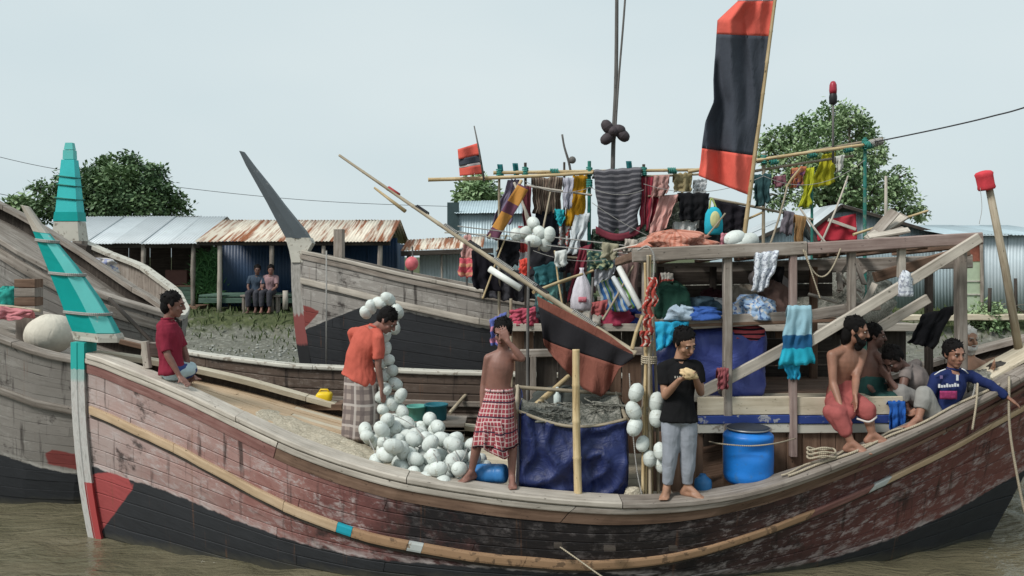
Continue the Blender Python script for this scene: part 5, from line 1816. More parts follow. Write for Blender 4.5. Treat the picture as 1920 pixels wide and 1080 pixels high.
# --- man bent forward with lowered head
Y = 8.72
J = Jset(Y, dict(pelvis=(1742, 752), waist=(1730, 725), neck=(1700, 690), head=(1675, 672, -.06), shL=(1698, 702, -.12), shR=(1718, 684, .14), elL=(1690, 738, -.2), elR=(1712, 728, .1), wrL=(1668, 712, -.16), wrR=(1682, 722, .0),
        hipL=(1738, 760, -.08), hipR=(1748, 756, .08), knL=(1690, 734, -.18), knR=(1700, 736, .06), anL=(1704, 800, -.28), anR=(1690, 802, -.1), toL=(1680, 815, -.35), toR=(1670, 812, -.15)))
for k in 'LR':
    J['an' + k].z = cap_z(J['an' + k].x) + .05
    J['an' + k].y = near_y(J['an' + k].x, .42)
vest = fabric('washed_grey_vest', (.20, .17, .16))
person('man in grey vest bent forward with his head lowered', (J['pelvis'].x, Y, cap_z(J['pelvis'].x) - .1), J, 'd', s=.98, face_f=(-.62, -.3, -.72), face_u=(-.65, -.25, .7),
       tops=shirt(vest, .25, .012, 1, .015, seed=9), bottoms=trousers(fabric('grey_work_trousers', (.25, .24, .23)), .6, .02, seed=3))

# --- boy in a dark blue football jersey reaching along the gunwale
Y = 8.34
J = Jset(Y, dict(pelvis=(1768, 792), waist=(1775, 755), neck=(1788, 693), head=(1789, 662, -.03), shL=(1754, 710, -.04), shR=(1822, 706, .02), elL=(1740, 752, -.08), elR=(1856, 722, -.06), wrL=(1748, 776, -.10), wrR=(1888, 744, -.12),
        hipL=(1758, 798, -.06), hipR=(1776, 798, .06), knL=(1733, 738, -.12), knR=(1748, 745, .12), anL=(1722, 808, -.18), anR=(1726, 800, .1), toL=(1700, 815, -.22), toR=(1700, 812, .08)))
for k in 'LR':
    J['an' + k].z = cap_z(J['an' + k].x) + .04
navy = fabric('navy_jersey', (.016, .026, .095))
p8 = person('boy in navy blue football jersey sitting with knees drawn up, one arm outstretched', (J['pelvis'].x, Y, cap_z(J['pelvis'].x)), J, 'a', s=.98, face_f=(.12, -.97, -.15), face_u=(0, -.1, 1),
       tops=shirt(navy, 1.5, .014, 1, .012, seed=11), bottoms=trousers(fabric('grey_track_trousers', (.26, .255, .24)), .62, .022, seed=13), hands={'R': (V((.75, -.2, -.6)), V((0, .2, -1)), 1)}, curlR=.9, nohand=('L',))
# jersey print: shoulder stripes, crest, lettering and pink badge patch
wht = plain('white_print', (.62, .63, .66), .8)
pnk = plain('pink_print', (.30, .035, .12), .8, .4, 40)
for a, b_ in (((1752, 703), (1773, 692)), ((1803, 691), (1815, 700))):
    mb = MB(); mb.tube([W(a[0], a[1], Y - .115), W((a[0] + b_[0]) / 2, (a[1] + b_[1]) / 2 - 1.5, Y - .125), W(b_[0], b_[1], Y - .115)], .006, 6); part('shoulder_stripe', mb, wht, p8)
mb = MB(); mb.box(W(1795, 708, Y - .14), (.02, .008, .055)); part('crest', mb, wht, p8)
mb = MB(); mb.box(W(1765, 707, Y - .14), (.025, .008, .03)); part('emblem', mb, plain('dull_violet_print', (.16, .12, .25), .8), p8)
mb = MB()
for i in range(8):
    hgt = (.035, .022, .022, .034, .022, .024, .034, .024)[i]
    p_ = W(1761 + i * 5.0, 727 - i * .35, Y - .158)
    mb.box(p_ + V((0, 0, hgt / 2)), (.017, .008, hgt))
part('lettering', mb, wht, p8)
mb = MB(); mb.grid(lambda u, v: W(lerp(1762, 1794, u), lerp(733, 748, v), Y - .155 + .01 * v), 6, 4, .006); part('pink_print', mb, pnk, p8)

# --- old man with white beard behind the corner post
Y = 9.05
J = Jset(Y, dict(pelvis=(1822, 752), waist=(1821, 728), neck=(1818, 668), head=(1816, 634), shL=(1792, 682, .05), shR=(1842, 684, -.05), elL=(1785, 722), elR=(1855, 712, -.1), wrL=(1800, 745, -.2), wrR=(1862, 690, -.3),
        hipL=(1812, 760), hipR=(1832, 760), knL=(1806, 752, -.30), knR=(1838, 750, -.30), anL=(1805, 792, -.12), anR=(1838, 790, -.12), toL=(1805, 800, -.2), toR=(1840, 798, -.2)))
person('old bare-chested man with white hair and beard behind the corner post', (J['pelvis'].x, Y, deck_z(5.0)), J, 'c', hair='hair_white', s=.95, face_f=(.1, -.95, -.1), beard='hair_white',
       bottoms=cloth_blob(fabric('pale_check_lungi', (.45, .42, .4), 'check', (.2, .2, .25)), [(J['pelvis'] + V((0, 0, -.02)), J['pelvis'] + V((0, 0, .12)), .15, .13), (J['hipL'], J['knL'], .1, .085), (J['hipR'], J['knR'], .1, .085)], seed=6))

# --- two people on the bench before the blue hut
gz_ = gz + .475
for i, (dx, colr, lab, sk) in enumerate(((-.16, (.05, .07, .10), 'small figure in dull blue shirt sitting on the rough bench', 'd'), (.2, (.30, .19, .2), 'small figure in pink shirt sitting on the rough bench', 'b'))):  # shirt colours darkened to paint in the shade of the hut roof
    o_ = V((bx + dx, BYY, gz_))
    q = lambda x, y, z: o_ + V((x, y, z))
    f_ = -1 if i else 1
    J = dict(pelvis=q(0, 0, .1), waist=q(.0, .0, .25), neck=q(.03, -.04, .52), head=q(.05, -.08, .68), shL=q(-.16, -.02, .46), shR=q(.19, -.02, .46), elL=q(-.2, -.1, .22), elR=q(.22, -.12, .22), wrL=q(-.1, -.32, .12), wrR=q(.12, -.32, .12),
             hipL=q(-.08, 0, .08), hipR=q(.08, 0, .08), knL=q(-.1, -.4, .06), knR=q(.1, -.4, .06), anL=q(-.1, -.42, -.38), anR=q(.1, -.4, -.38), toL=q(-.1, -.6, -.4), toR=q(.1, -.6, -.4))
    person(lab, tuple(o_), J, sk, s=.98, face_f=(.3, -.9, -.2), vox=.02, tops=shirt(fabric('bench_shirt_%d' % i, colr), .7, .02, 1, .02), bottoms=trousers(fabric('bench_dark_%d' % i, (.05, .05, .06)), .8, .02), nohand=())
# ---------------------------------------------------------------- gear on and around the boats
random.seed(77)
def bamboo_mb(p0, p1, r, r1=None, node=.32, bend=.0, mb=None):
    mb = mb or MB()
    p0, p1 = V(p0), V(p1)
    r1 = r1 or r * .8
    L = (p1 - p0).length
    x, y, d = basis(p1 - p0)
    pts, rad = [], []
    k = max(2, int(L / node))
    bx_, by_ = random.uniform(-1, 1) * bend, random.uniform(-1, 1) * bend
    for i in range(k):
        for f, g in ((.0, 1.12), (.04, 1.0), (.5, .97), (.96, 1.0)):
            t = (i + f) / k
            pts.append(p0.lerp(p1, t) + (x * bx_ + y * by_) * math.sin(math.pi * t))
            rad.append(lerp(r, r1, t) * g)
    pts.append(p1); rad.append(r1)
    mb.tube(pts, rad, 8)
    return mb
def bamboo(p0, p1, r, label, r1=None, mat='bamboo', name='bamboo_pole', cat='pole', bend=.015, group=None):
    return solo(name, bamboo_mb(p0, p1, r, r1, bend=bend), M[mat], label, cat, group)
def rope(pts, r, label, mat='rope', n=40, name='rope'):
    mb = MB(); mb.tube(smooth_path(pts, n), r * .72, 6)
    return solo(name, mb, M[mat], label, 'rope')
def lash(parent, p, r, mat='rope_green', axis=(0, 0, 1), turns=4, w=.012):
    mb = MB()
    x, y, d = basis(axis)
    pts = [V(p) + (x * math.cos(a) + y * math.sin(a)) * r + d * (a / 6.283 - turns / 2) * w * 1.6 for a in np.linspace(0, 6.283 * turns, turns * 12)]
    mb.tube(pts, w * .7, 5)
    return part('lashing', mb, M[mat], parent)

def hang_mb(tl, tr, bl, br, Y, folds=5, amp=.035, nu=22, nv=16, sagb=0.0, wrap=.05, ph=None, pinch=0.0, dY=0.0):
    """cloth hung over a line: corners in photo pixels, at depth Y; it hangs in folds and a flap falls behind"""
    ph = random.uniform(0, 6) if ph is None else ph
    def fn(u, v):
        if v < .12:                  # over the line and down the back
            q = (.12 - v) / .12
            px, py = lerp(tl[0], tr[0], u), lerp(tl[1], tr[1], u)
            p = W(px, py, Y)
            return p + V((0, .02 + .03 * q, .012 * math.sin(q * 3.1416) - wrap * 2.2 * q))
        w = (v - .12) / .88
        uu = u + pinch * math.sin(6.283 * u) * w * .2
        px = lerp(lerp(tl[0], bl[0], w), lerp(tr[0], br[0], w), uu)
        py = lerp(lerp(tl[1], bl[1], w), lerp(tr[1], br[1], w), uu) + sagb * math.sin(math.pi * u) * w
        px += (7 * mnoise.noise(V((w * 2.2, ph, 3 * (u > .5)))) + 4 * mnoise.noise(V((w * 6, ph + 9, u * 2)))) * w ** .6
        py += (8 * mnoise.noise(V((u * 2.5, ph, 7))) + 4 * mnoise.noise(V((u * 9, ph, 2)))) * w + 2.5 * mnoise.noise(V((u * 7, ph, 11))) * (1 - w)
        y = Y + dY * w + .035 * mnoise.noise(V((u * 5 + w * 3, w * 4, ph + 20))) * min(1, w * 3) + amp * (w * .8 + .15) * (math.sin(folds * 6.283 * u * .5 + ph + .8 * w) + .4 * math.sin(folds * 6.283 * u * 1.1 + 2 * ph)) + .012 * mnoise.noise(V((u * 6, w * 6, ph)))
        return W(px, py, y) - V((0, .012, 0))
    mb = MB()
    return mb.grid(fn, nu, nv, .005)
def hang(name, label, cat, mat, tl, tr, bl, br, Y, group=None, **kw):
    return solo(name, hang_mb(tl, tr, bl, br, Y, **kw), mat, label, cat, group)

def heap_mb(cpx, base_py, w_px, h_px, Y, depth, seed=0, rough=.25, nu=28, nv=14, sq=1.0):
    """slumped bundle: soft mound standing on a surface"""
    c = W(cpx, base_py, Y)
    a = w_px / 2 * Y / FPX; h = h_px * Y / FPX
    mb = MB()
    rings = []
    for j in range(nv + 1):
        t = j / nv
        z = h * math.sin(t * math.pi / 2) ** .9
        k = max(math.cos(t * math.pi / 2), 0) ** (.45 * sq)
        ring = []
        for i in range(nu):
            th = 6.2832 * i / nu
            ns = 1 + rough * mnoise.noise(V((math.cos(th) * 2.2, math.sin(th) * 2.2, t * 2.5 + seed * 3.7))) + rough * .5 * mnoise.noise(V((math.cos(th) * 5, math.sin(th) * 5, t * 6 + seed * 1.3)))
            ring.append(c + V((math.cos(th) * a * k * ns, math.sin(th) * depth / 2 * k * ns, z * (1 + .5 * rough * mnoise.noise(V((math.cos(th) * 2, math.sin(th) * 2, seed)))))))
        rings.append(ring)
    mb.loft(rings, True, True, 0, True)
    return mb
def heap(name, label, cat, mat, cpx, base_py, w_px, h_px, Y, depth, **kw):
    return solo(name, heap_mb(cpx, base_py, w_px, h_px, Y, depth, **kw), mat, label, cat)

# ---- net floats
def float_mesh(mat, name='net_float'):
    mb = MB()
    prof = [(-.103, .010), (-.102, .018), (-.097, .021), (-.094, .030), (-.083, .050), (-.058, .067), (-.025, .0755), (-.005, .077), (0, .0785), (.005, .077), (.025, .0755), (.058, .067), (.083, .050), (.094, .030), (.097, .021), (.102, .018), (.103, .010)]
    n_ = 18
    mb.loft([[V((r * math.cos(6.2832 * i / n_), r * math.sin(6.2832 * i / n_), z)) for i in range(n_)] for z, r in prof], True, True, 0, True)
    return mb.mesh(name, mat)
FM = float_mesh(M['float'])
FD = float_mesh(M['dark_float'], 'dark_float')
def put_float(p, label, group, d=None, s=1.0, me=FM, rnd=random):
    o = bpy.data.objects.new('net_float', me)
    COL.objects.link(o)
    o.location = p
    d = V(d) if d is not None else V((rnd.gauss(0, 1), rnd.gauss(0, 1), rnd.gauss(0, .6)))
    o.rotation_mode = 'QUATERNION'
    o.rotation_quaternion = d.to_track_quat('Z', 'Y')
    o.scale = (s, s, s * rnd.uniform(.92, 1.06))
    return T(o, label, 'float', group)
# heap of floats on the deck: dropped one by one onto the deck and each other
rf = random.Random(5)
placed = []
def drop(x, y, r=.074):
    z = deck_z(x) + .03 * (1 - ((y - YC) / 1.4) ** 2) + r
    for q in placed:
        d2 = (q.x - x) ** 2 + (q.y - y) ** 2
        if d2 < (2 * r * .93) ** 2:
            z = max(z, q.z + math.sqrt((2 * r * .93) ** 2 - d2))
    return V((x, y, z))
for k in range(104):
    best = None
    for _ in range(14):
        g = rf.random()
        ang, rad = rf.uniform(0, 6.283), math.sqrt(rf.random())
        # heap runs from the string's foot towards the near gunwale
        cx_, cy_ = lerp(-1.30, -.62, g), lerp(9.1, 8.25, g)
        x, y = cx_ + math.cos(ang) * rad * .36, cy_ + math.sin(ang) * rad * .36
        if y < near_y(x, .12):
            continue
        p = drop(x, y)
        sc_ = p.z - .25 * (1 - abs(g - .35)) * (k / 104)
        if best is None or sc_ < best[0]:
            best = (sc_, p)
    placed.append(best[1])
for p in placed:
    put_float(p, 'white plastic net float in the heap on the deck', 'heaped net floats', s=rf.uniform(.78, 1.0), rnd=rf)
for px, py, Yf in ((706, 862, 8.2), (716, 838, 8.5), (722, 856, 8.15), (738, 868, 8.1), (726, 830, 8.7)):
    p = W(px, py, Yf)
    p = drop(p.x, p.y); placed.append(p)
    put_float(p, 'white plastic net float in the heap on the deck', 'heaped net floats', s=.92, rnd=rf)
# string of floats over the man's shoulder
ch = [(375, 118), (400, 92), (440, 72), (482, 52), (527, 112), (512, 188), (468, 228), (470, 290), (478, 345), (455, 358), (503, 398), (468, 420), (518, 462), (468, 486), (452, 522), (542, 520), (500, 558), (462, 578), (548, 592), (520, 640)]
chp = []
for i, (zx, zy) in enumerate(ch):
    px, py = 540 + zx / 2.571, 540 + zy / 2.571
    Yf = 9.52 if i < 6 else (9.42 if i < 13 else 9.2)
    p = W(px, py, Yf)
    chp.append(p)
    put_float(p, 'white net float on the string hanging past the orange shirt', 'floats on the hanging string', d=V((rf.gauss(0, .8), rf.gauss(0, .5), rf.gauss(0, .8))), s=.86, rnd=rf)
rope([p + V((.02, .03, 0)) for p in chp] + [chp[-1] + V((.02, -.05, -.2))], .012, 'head rope threading the string of white floats', 'rope_grey', 90)

# cords of the net lying over the heap
for k in range(4):
    pts = sorted(rf.sample(placed, 9), key=lambda p: p.x + .3 * p.y)
    rope([p + V((0, -.02, .072)) for p in pts], .007, 'grey cord woven over the heap of floats', 'rope_grey', 80)['group'] = 'cords over the float heap'
# pale net heaped under the floats
n = NT('pale_netting')
vv = n.noise(n.obj(), 26, 5, .7, .8)
n.bump(vv, 1.0, .03)
M['net'] = n.out(n.ramp(vv, [(.3, (.36, .31, .23)), (.7, (.66, .6, .48))]), .95, .1)
def net_fn(u, v):
    x = lerp(-2.75, -.2, u)
    y = lerp(near_y(x, .22), near_y(x, .22) + 1.0, v)
    e = math.sin(math.pi * u) ** .5 * math.sin(math.pi * v) ** .5
    return V((x, y, deck_z(x) - .02 + e * (.085 + .06 * mnoise.noise(V((x * 3, y * 3, 0))) + .03 * mnoise.noise(V((x * 9, y * 9, 0))))))
mb = MB(); mb.grid(net_fn, 60, 24, .0)
solo('fishing_net', mb, M['net'], 'pale fishing net spread on the deck beneath the heap of floats', 'net')

# ---- blue tarpaulin crate with bamboo rim
tarp = NT('blue_tarpaulin')
o_ = tarp.obj()
f_ = tarp.noise(tarp.scale(o_, (1.2, 1.2, .8)), 4.5, 5, .6, 1.2)
tarp.bump(f_, .5, .06)
M['tarp'] = tarp.out(tarp.ramp(f_, [(.3, (.006, .010, .045)), (.55, (.014, .024, .10)), (.82, (.06, .075, .19))]), .5, .35)
tb = NT('bright_blue_tarpaulin')
o_ = tb.obj()
f_ = tb.noise(o_, 3.2, 5, .6, .8)
tb.bump(f_, .7, .05)
M['tarp2'] = tb.out(tb.ramp(f_, [(.3, (.04, .06, .26)), (.8, (.09, .12, .40))]), .5, .4)
Yt = 8.02
xl, xr = W(972, 0, Yt).x, W(1174, 0, Yt).x
zb = deck_z(.4) - .02
zl, zr_, zm = W(0, 771, Yt).z, W(0, 786, Yt).z, W(0, 800, Yt).z
crate = thing('tarp_bin', 'dark blue tarpaulin bin with bamboo rim standing on the deck edge', 'bin', ((xl + xr) / 2, Yt + .4, zb))
rim = lambda u: lerp(zl, zr_, u) - (lerp(zl, zr_, .5) - zm) * math.sin(math.pi * u)
def front(u, v):
    x = lerp(xl + .03 * (1 - v), xr, u)
    z = lerp(rim(u), zb, v)
    rg = 1 - abs(mnoise.noise(V((u * 3.2 + v * 1.5, v * 2.2 - u, 4)))) * 3
    y = Yt - .075 * max(rg, 0) ** 2 + .02 * math.sin(u * 11 + 2 * v) * (.3 + v) + .035 * mnoise.noise(V((x * 4, z * 4, 2))) - .05 * math.sin(math.pi * v)
    return V((x, y, z))
mb = MB(); mb.grid(front, 36, 24, .006); part('front_sheet', mb, M['tarp'], crate)
for xs_, sgn in ((xl, 1), (xr, -1)):
    mb = MB()
    mb.grid(lambda u, v: V((xs_ + (.03 * (1 - v) if sgn > 0 else 0) + .02 * math.sin(5 * u + 3 * v), lerp(Yt + .75, Yt + .01, u) if sgn > 0 else lerp(Yt + .01, Yt + .75, u), lerp((zl if sgn > 0 else zr_) + .10 * (1 - u if sgn > 0 else u), zb, v))), 12, 14, .006)
    part('side_sheet', mb, M['tarp'], crate)
for a, b_ in (((xl - .02, Yt - .02, zl), (xl + .0, Yt + .78, zl + .12)), ((xr, Yt - .02, zr_), (xr, Yt + .78, zr_ + .12)), ((xl - .03, Yt + .76, zl + .11), (xr + .05, Yt + .76, zr_ + .11))):
    part('rim_pole', bamboo_mb(a, b_, .022), M['old_bamboo'], crate)
mb = MB(); mb.tube([V((lerp(xl, xr, u), Yt - .025, rim(u) + .005)) for u in np.linspace(0, 1, 16)], .016, 8); part('rim_pole', mb, M['old_bamboo'], crate)
# net and rope in the bin
n = NT('grey_net_tangle')
vv = n.noise(n.obj(), 22, 5, .75, 1.5)
n.bump(vv, 1.0, .04)
M['net_grey'] = n.out(n.ramp(vv, [(.35, (.10, .11, .09)), (.55, (.32, .31, .27)), (.75, (.58, .56, .5))]), .95, .1)
mb = MB()
mb.grid(lambda u, v: V((lerp(xl + .03, xr - .03, u), lerp(Yt + .04, Yt + .74, v), min(rim(u) + .06 * v, 9) - .09 + .19 * math.sin(math.pi * v) * (.5 + u * .6) + .06 * mnoise.noise(V((u * 6, v * 5, 1))))), 30, 16, .0)
rt = random.Random(8)
for k in range(26):           # loose strands in the tangle
    q0 = V((rt.uniform(xl + .1, xr - .1), rt.uniform(Yt + .08, Yt + .7), 0))
    u0 = (q0.x - xl) / (xr - xl)
    z0_ = rim(u0) - .06 + .15 * (.5 + u0 * .6)
    mb.tube(smooth_path([q0 + V((rt.gauss(0, .1), rt.gauss(0, .08), z0_ + rt.uniform(-.03, .05))) for _ in range(6)], 26), rt.uniform(.005, .010), 5)
solo('net_tangle', mb, M['net_grey'], 'tangle of grey net and rope filling the blue tarpaulin bin', 'net')
random.seed(78)
for k in range(3):
    c = W((1120, 1095, 1150)[k], (778, 792, 782)[k], 8.4 + .08 * k)
    pts = [c + V((math.cos(a) * (.16 + .02 * math.sin(3 * a)), math.sin(a) * .10, .02 * math.sin(2 * a) + .01 * a / 6)) for a in np.linspace(0, 12.5, 30)]
    rope(pts, .014, ['loose coil of pale rope on top of the blue bin', 'small coil of pale rope at the front of the blue bin', 'coil of pale rope at the right end of the blue bin'][k], 'rope', 70)
bamboo(W(1084, 926, 7.86), W(1080, 655, 7.90), .038, 'thick upright bamboo pole in front of the blue bin', .034, bend=.012)
bamboo(W(978, 782, 8.6), W(1066, 706, 9.3), .032, 'bamboo brace slanting up behind the blue bin', .028)
bamboo(W(843, 775, 10.9), W(906, 704, 11.6), .025, 'thin bamboo slanting against the whitened rail', .02, 'old_bamboo')
# stack of net and boxes by the bulkhead
heap('net_bundle', 'dark bundled net lying before the plank bulkhead', 'net', plain('dark_bundle', (.045, .05, .045), .9, .4, 9, .6), 1080, 775, 170, 50, 9.3, .5, seed=3)
mb = MB()
prof = [(0, .035), (.01, .04), (.13, .04), (.16, .016), (.20, .014), (.205, .017), (.22, .017)]
c = W(1045, 765, 8.95)
mb.loft([[c + V((r * math.cos(6.283 * i / 14), r * math.sin(6.283 * i / 14), z)) for i in range(14)] for z, r in prof])
solo('plastic_bottle', mb, plain('pale_plastic', (.55, .62, .6), .3), 'pale plastic bottle standing behind the blue bin', 'bottle')

# ---- slanting spar with the furled red and black flag
s0, s1 = W(1192, 664, 8.35), W(636, 291, 9.3)
spar = thing('flag_spar', 'long slanting spar with cloth windings rising over the black hulled boat', 'spar', tuple(s0))
part('pole', bamboo_mb(s0, s1, .034, .014, bend=.02), M['old_bamboo'], spar)
sx = lambda t: s0.lerp(s1, t)
for t, m_, L in ((.16, 'rope_grey', 16), (.3, 'rope_dark', 10), (.42, 'rope_grey', 14), (.52, 'rope_dark', 8), (.6, 'rope_grey', 10), (.7, 'rope_dark', 9), (.34, 'rope_grey', 12)):
    lash(spar, sx(t), .036 - .018 * t, m_, s1 - s0, L, .011)
mb = MB(); mb.tube([W(760, 396, 8.95), W(702, 352, 9.1)], [.022, .012], 7); part('lath', mb, M['bamboo'], spar)
wp = plain('white_pipe', (.68, .69, .66), .4)
mb = MB(); mb.tube([W(918, 504, 8.72), W(976, 541, 8.6)], .034, 10); part('white_sleeve', mb, wp, spar)
mb = MB(); mb.tube([sx(.78), sx(.82)], .024, 8); part('red_winding', mb, plain('red_rag', (.34, .05, .05), .9), spar)
flag_red = fabric('furled_flag_red', (.19, .07, .052), wr=.7)
flag_blk = fabric('furled_flag_black', (.02, .019, .022))
fl = thing('furled_flag', 'red and black flag draped along the slanting spar', 'flag', tuple(W(1090, 640, 8.4)))
top = lambda u: V((lerp(1008, 1186, u), lerp(562, 661, u)))
bot_x = [0, .15, .3, .5, .68, .78, .88, 1.0]
b_px = [1020, 1040, 1062, 1095, 1128, 1143, 1162, 1188]
b_py = [646, 672, 697, 730, 744, 728, 690, 672]
def flag_pt(u, q):
    a = top(u)
    b_ = V((interp(u, bot_x, b_px), interp(u, bot_x, b_py)))
    # bands stay parallel to the spar: q in pixels below the spar, limited by the hanging edge
    L = (b_ - a).length
    t = min(q, 1)
    px, py = a.x + (b_.x - a.x) * t, a.y + (b_.y - a.y) * t
    y = lerp(8.66, 8.34, u) - .05 - .06 * math.sin(u * 19 + 3 * t) * t - .03 * math.sin(u * 43 + t * 2) * t * t
    return W(px, py, y)
def band(f0, f1, nm, m_):
    mb = MB()
    mb.grid(lambda u, v: flag_pt(u, lerp(f0(u), f1(u), v)), 40, 10, .006)
    part(nm, mb, m_, fl)
Lpx = lambda u: max(((interp(u, bot_x, b_px) - top(u).x) ** 2 + (interp(u, bot_x, b_py) - top(u).y) ** 2) ** .5, 1)
e1 = lambda u: min(lerp(13, 4, u) / Lpx(u), 1)
e2 = lambda u: min(lerp(74, 32, u) / Lpx(u), .98)
band(lambda u: -.08, e1, 'red_band', flag_red)
band(e1, e2, 'black_band', flag_blk)
band(e2, lambda u: 1.0, 'red_band', flag_red)
# light bamboo running from the spar foot to the rack
bamboo(W(1000, 548, 8.9), W(1092, 514, 9.6), .018, 'short bamboo rod running off the slanting spar to the plastic bag', .016)
bamboo(W(1185, 655, 8.35), W(1205, 592, 8.4), .02, 'short pale rod tied above the end of the furled flag', .018)

# ---- bundle of bamboo stakes with floats and red rags
random.seed(81)
bundle = thing('bamboo_bundle', 'upright bundle of thin bamboo flag stakes lashed beside the man in black', 'bundle', tuple(W(1218, 932, 7.98)))
for k in range(9):
    a = W(random.uniform(1198, 1240), random.uniform(925, 934), 7.92 + .03 * k)
    b_ = W(1212 + random.uniform(-9, 12), random.uniform(470, 640) if k > 1 else 478, 8.02 + .02 * k)
    part('stake', bamboo_mb(a, b_, .017, .013, bend=.02), M['bamboo'] if k % 3 else M['old_bamboo'], bundle)
for py in (675, 770):
    lash(bundle, W(1217, py, 8.05), .07, 'rope', (0, 0, 1), 4, .012)
ragm = fabric('red_white_rag', (.40, .07, .055), 'print', (.5, .42, .36), None, .05)
for k, (px, py, h_) in enumerate(((1222, 520, 42), (1215, 556, 40), (1216, 590, 38), (1210, 620, 30), (1224, 545, 30))):
    mb = MB()
    c = W(px, py, 7.95)
    mb.grid(lambda u, v: W(px - 8 + 16 * u + 3 * math.sin(v * 7 + k), py + h_ * v, 7.96 + .025 * math.sin(u * 9 + v * 5 + k)), 8, 10, .005)
    part('rag', mb, ragm, bundle)
for px, py in ((1193, 736), (1190, 800), (1231, 754), (1231, 784), (1205, 832), (1238, 846), (1218, 860), (1188, 770), (1240, 872)):
    put_float(W(px, py, 7.9 + random.uniform(-.04, .05)), 'white net float tied to the upright bamboo bundle', 'floats on the bamboo bundle', d=V((random.gauss(0, .3), .2, 1)), s=.9 if py < 820 else .8)
heap('net_wad', 'small white wad of netting at the foot of the bamboo bundle', 'net', M['net'], 1187, 929, 34, 16, 7.95, .15, seed=4)
rope([W(1180, 700, 8.1), W(1186, 800, 8.0), W(1194, 880, 7.95), W(1204, 930, 7.9)], .008, 'thin grey line hanging beside the bamboo bundle', 'rope_grey')
# hose loop from the cabin beam
rope([W(1195, 470, 8.3), W(1214, 462, 8.28), W(1226, 480, 8.27), W(1225, 520, 8.27), W(1222, 560, 8.27)], .014, 'white hose looping down from the cabin roof beam', 'rope_grey', name='hose')

# ---- drums, buckets
def lathe(c, prof, n=28):
    mb = MB()
    c = V(c)
    mb.loft([[c + V((r * math.cos(6.2832 * i / n), r * math.sin(6.2832 * i / n), z)) for i in range(n)] for z, r in prof])
    return mb
M['drum'] = plain('blue_drum_plastic', (.012, .18, .60), .42, .16, 5, .08, .4, spot=(.035, .16, .42))
M['drum_lid'] = plain('dark_drum_lid', (.02, .03, .05), .5)
cx_ = W(1403, 0, 8.14).x
z0 = cap_z(cx_) - .06
dr = thing('plastic_drum', 'large bright blue plastic drum on deck below the cabin trim', 'drum', (cx_, 8.14, z0))
k_ = .52 / .52
def dent(mb):
    for i, p in enumerate(mb.v):
        d = V(p) - V((cx_ + .03, 8.14 - .25, z0 + .33))
        g = math.exp(-(d.x / .12) ** 2 - (d.z / .05) ** 2)
        if d.y < .15:
            mb.v[i] = (p[0], p[1] + .05 * g, p[2])
    return mb
prof = [(0, .18), (.01, .205), (.04, .225), (.07, .232), (.09, .236), (.11, .231), (.15, .233), (.2, .234), (.24, .235), (.28, .235), (.31, .235), (.34, .234), (.37, .232), (.40, .229), (.43, .236), (.45, .236), (.465, .226), (.485, .20), (.50, .19)]
part('shell', dent(lathe((cx_, 8.14, z0), prof, 48)), M['drum'], dr)
part('lid', lathe((cx_, 8.14, z0 + .495), [(0, .19), (.012, .198), (.03, .198), (.036, .18)], 32), M['drum_lid'], dr)
mb = MB(); mb.tube([V((cx_ + math.cos(a) * .203, 8.14 + math.sin(a) * .203, z0 + .515)) for a in np.linspace(0, 6.283, 33)], .008, 6); part('clamp_ring', mb, plain('steel_ring', (.3, .3, .3), .4, metal=.7), dr)
rope([W(1330, 828, 8.3), W(1350, 832, 7.92), W(1403, 836, 7.86), W(1450, 832, 7.9), W(1492, 822, 8.3)], .009, 'pale cord tied across the blue drum', 'rope')
mb = lathe((W(1318, 0, 7.98).x, 7.98, cap_z(1.8) - .05), [(0, .07), (.02, .08), (.10, .082), (.13, .075), (.15, .05), (.17, .03), (.18, .03)])
solo('plastic_can', mb, plain('dull_blue_can', (.03, .14, .32), .4), 'small dull blue can behind the feet of the man in black', 'can')
c0, c1 = W(893, 888, 8.12), W(950, 888, 8.02)
mb = MB()
x, y, d = basis(c1 - c0)
Ld = (c1 - c0).length
mb.loft([[c0 + d * (t * Ld) + (x * math.cos(a) + y * math.sin(a)) * r for a in [6.2832 * i / 24 for i in range(24)]] for t, r in ((0, .06), (.03, .082), (.1, .09), (.3, .092), (.33, .087), (.36, .092), (.64, .092), (.67, .087), (.7, .092), (.9, .09), (.97, .082), (1, .06))])
solo('plastic_drum', mb, plain('mid_blue_plastic', (.035, .17, .42), .4), 'small blue barrel lying on its side between the boy\'s feet', 'barrel')
# crate and buckets by the far gunwale
cxx = W(818, 0, 10.25).x
mb = MB()
zc = W(0, 786, 10.25).z
crt = thing('wooden_crate', 'low slatted crate by the far gunwale under the teal buckets', 'crate', (cxx, 10.25, deck_z(cxx)))
for k in range(3):
    zz_ = lerp(deck_z(cxx) + .05, zc - .05, k / 2)
    mb = MB(); mb.beam((cxx - .35, 10.05, zz_), (cxx + .35, 10.05, zz_), .02, .085); part('slat', mb, M['grey_wood'], crt)
for k in range(4):
    mb = MB(); mb.beam((cxx - .36, 10.1 + k * .11, zc - .012), (cxx + .36, 10.1 + k * .11, zc - .012), .1, .024); part('slat', mb, M['grey_wood'], crt)
for dx in (-.33, .33):
    mb = MB(); mb.beam((cxx + dx, 10.08, deck_z(cxx) - .02), (cxx + dx, 10.08, zc - .03), .04, .04, up=(0, 1, 0)); part('corner_post', mb, M['grey_wood'], crt)
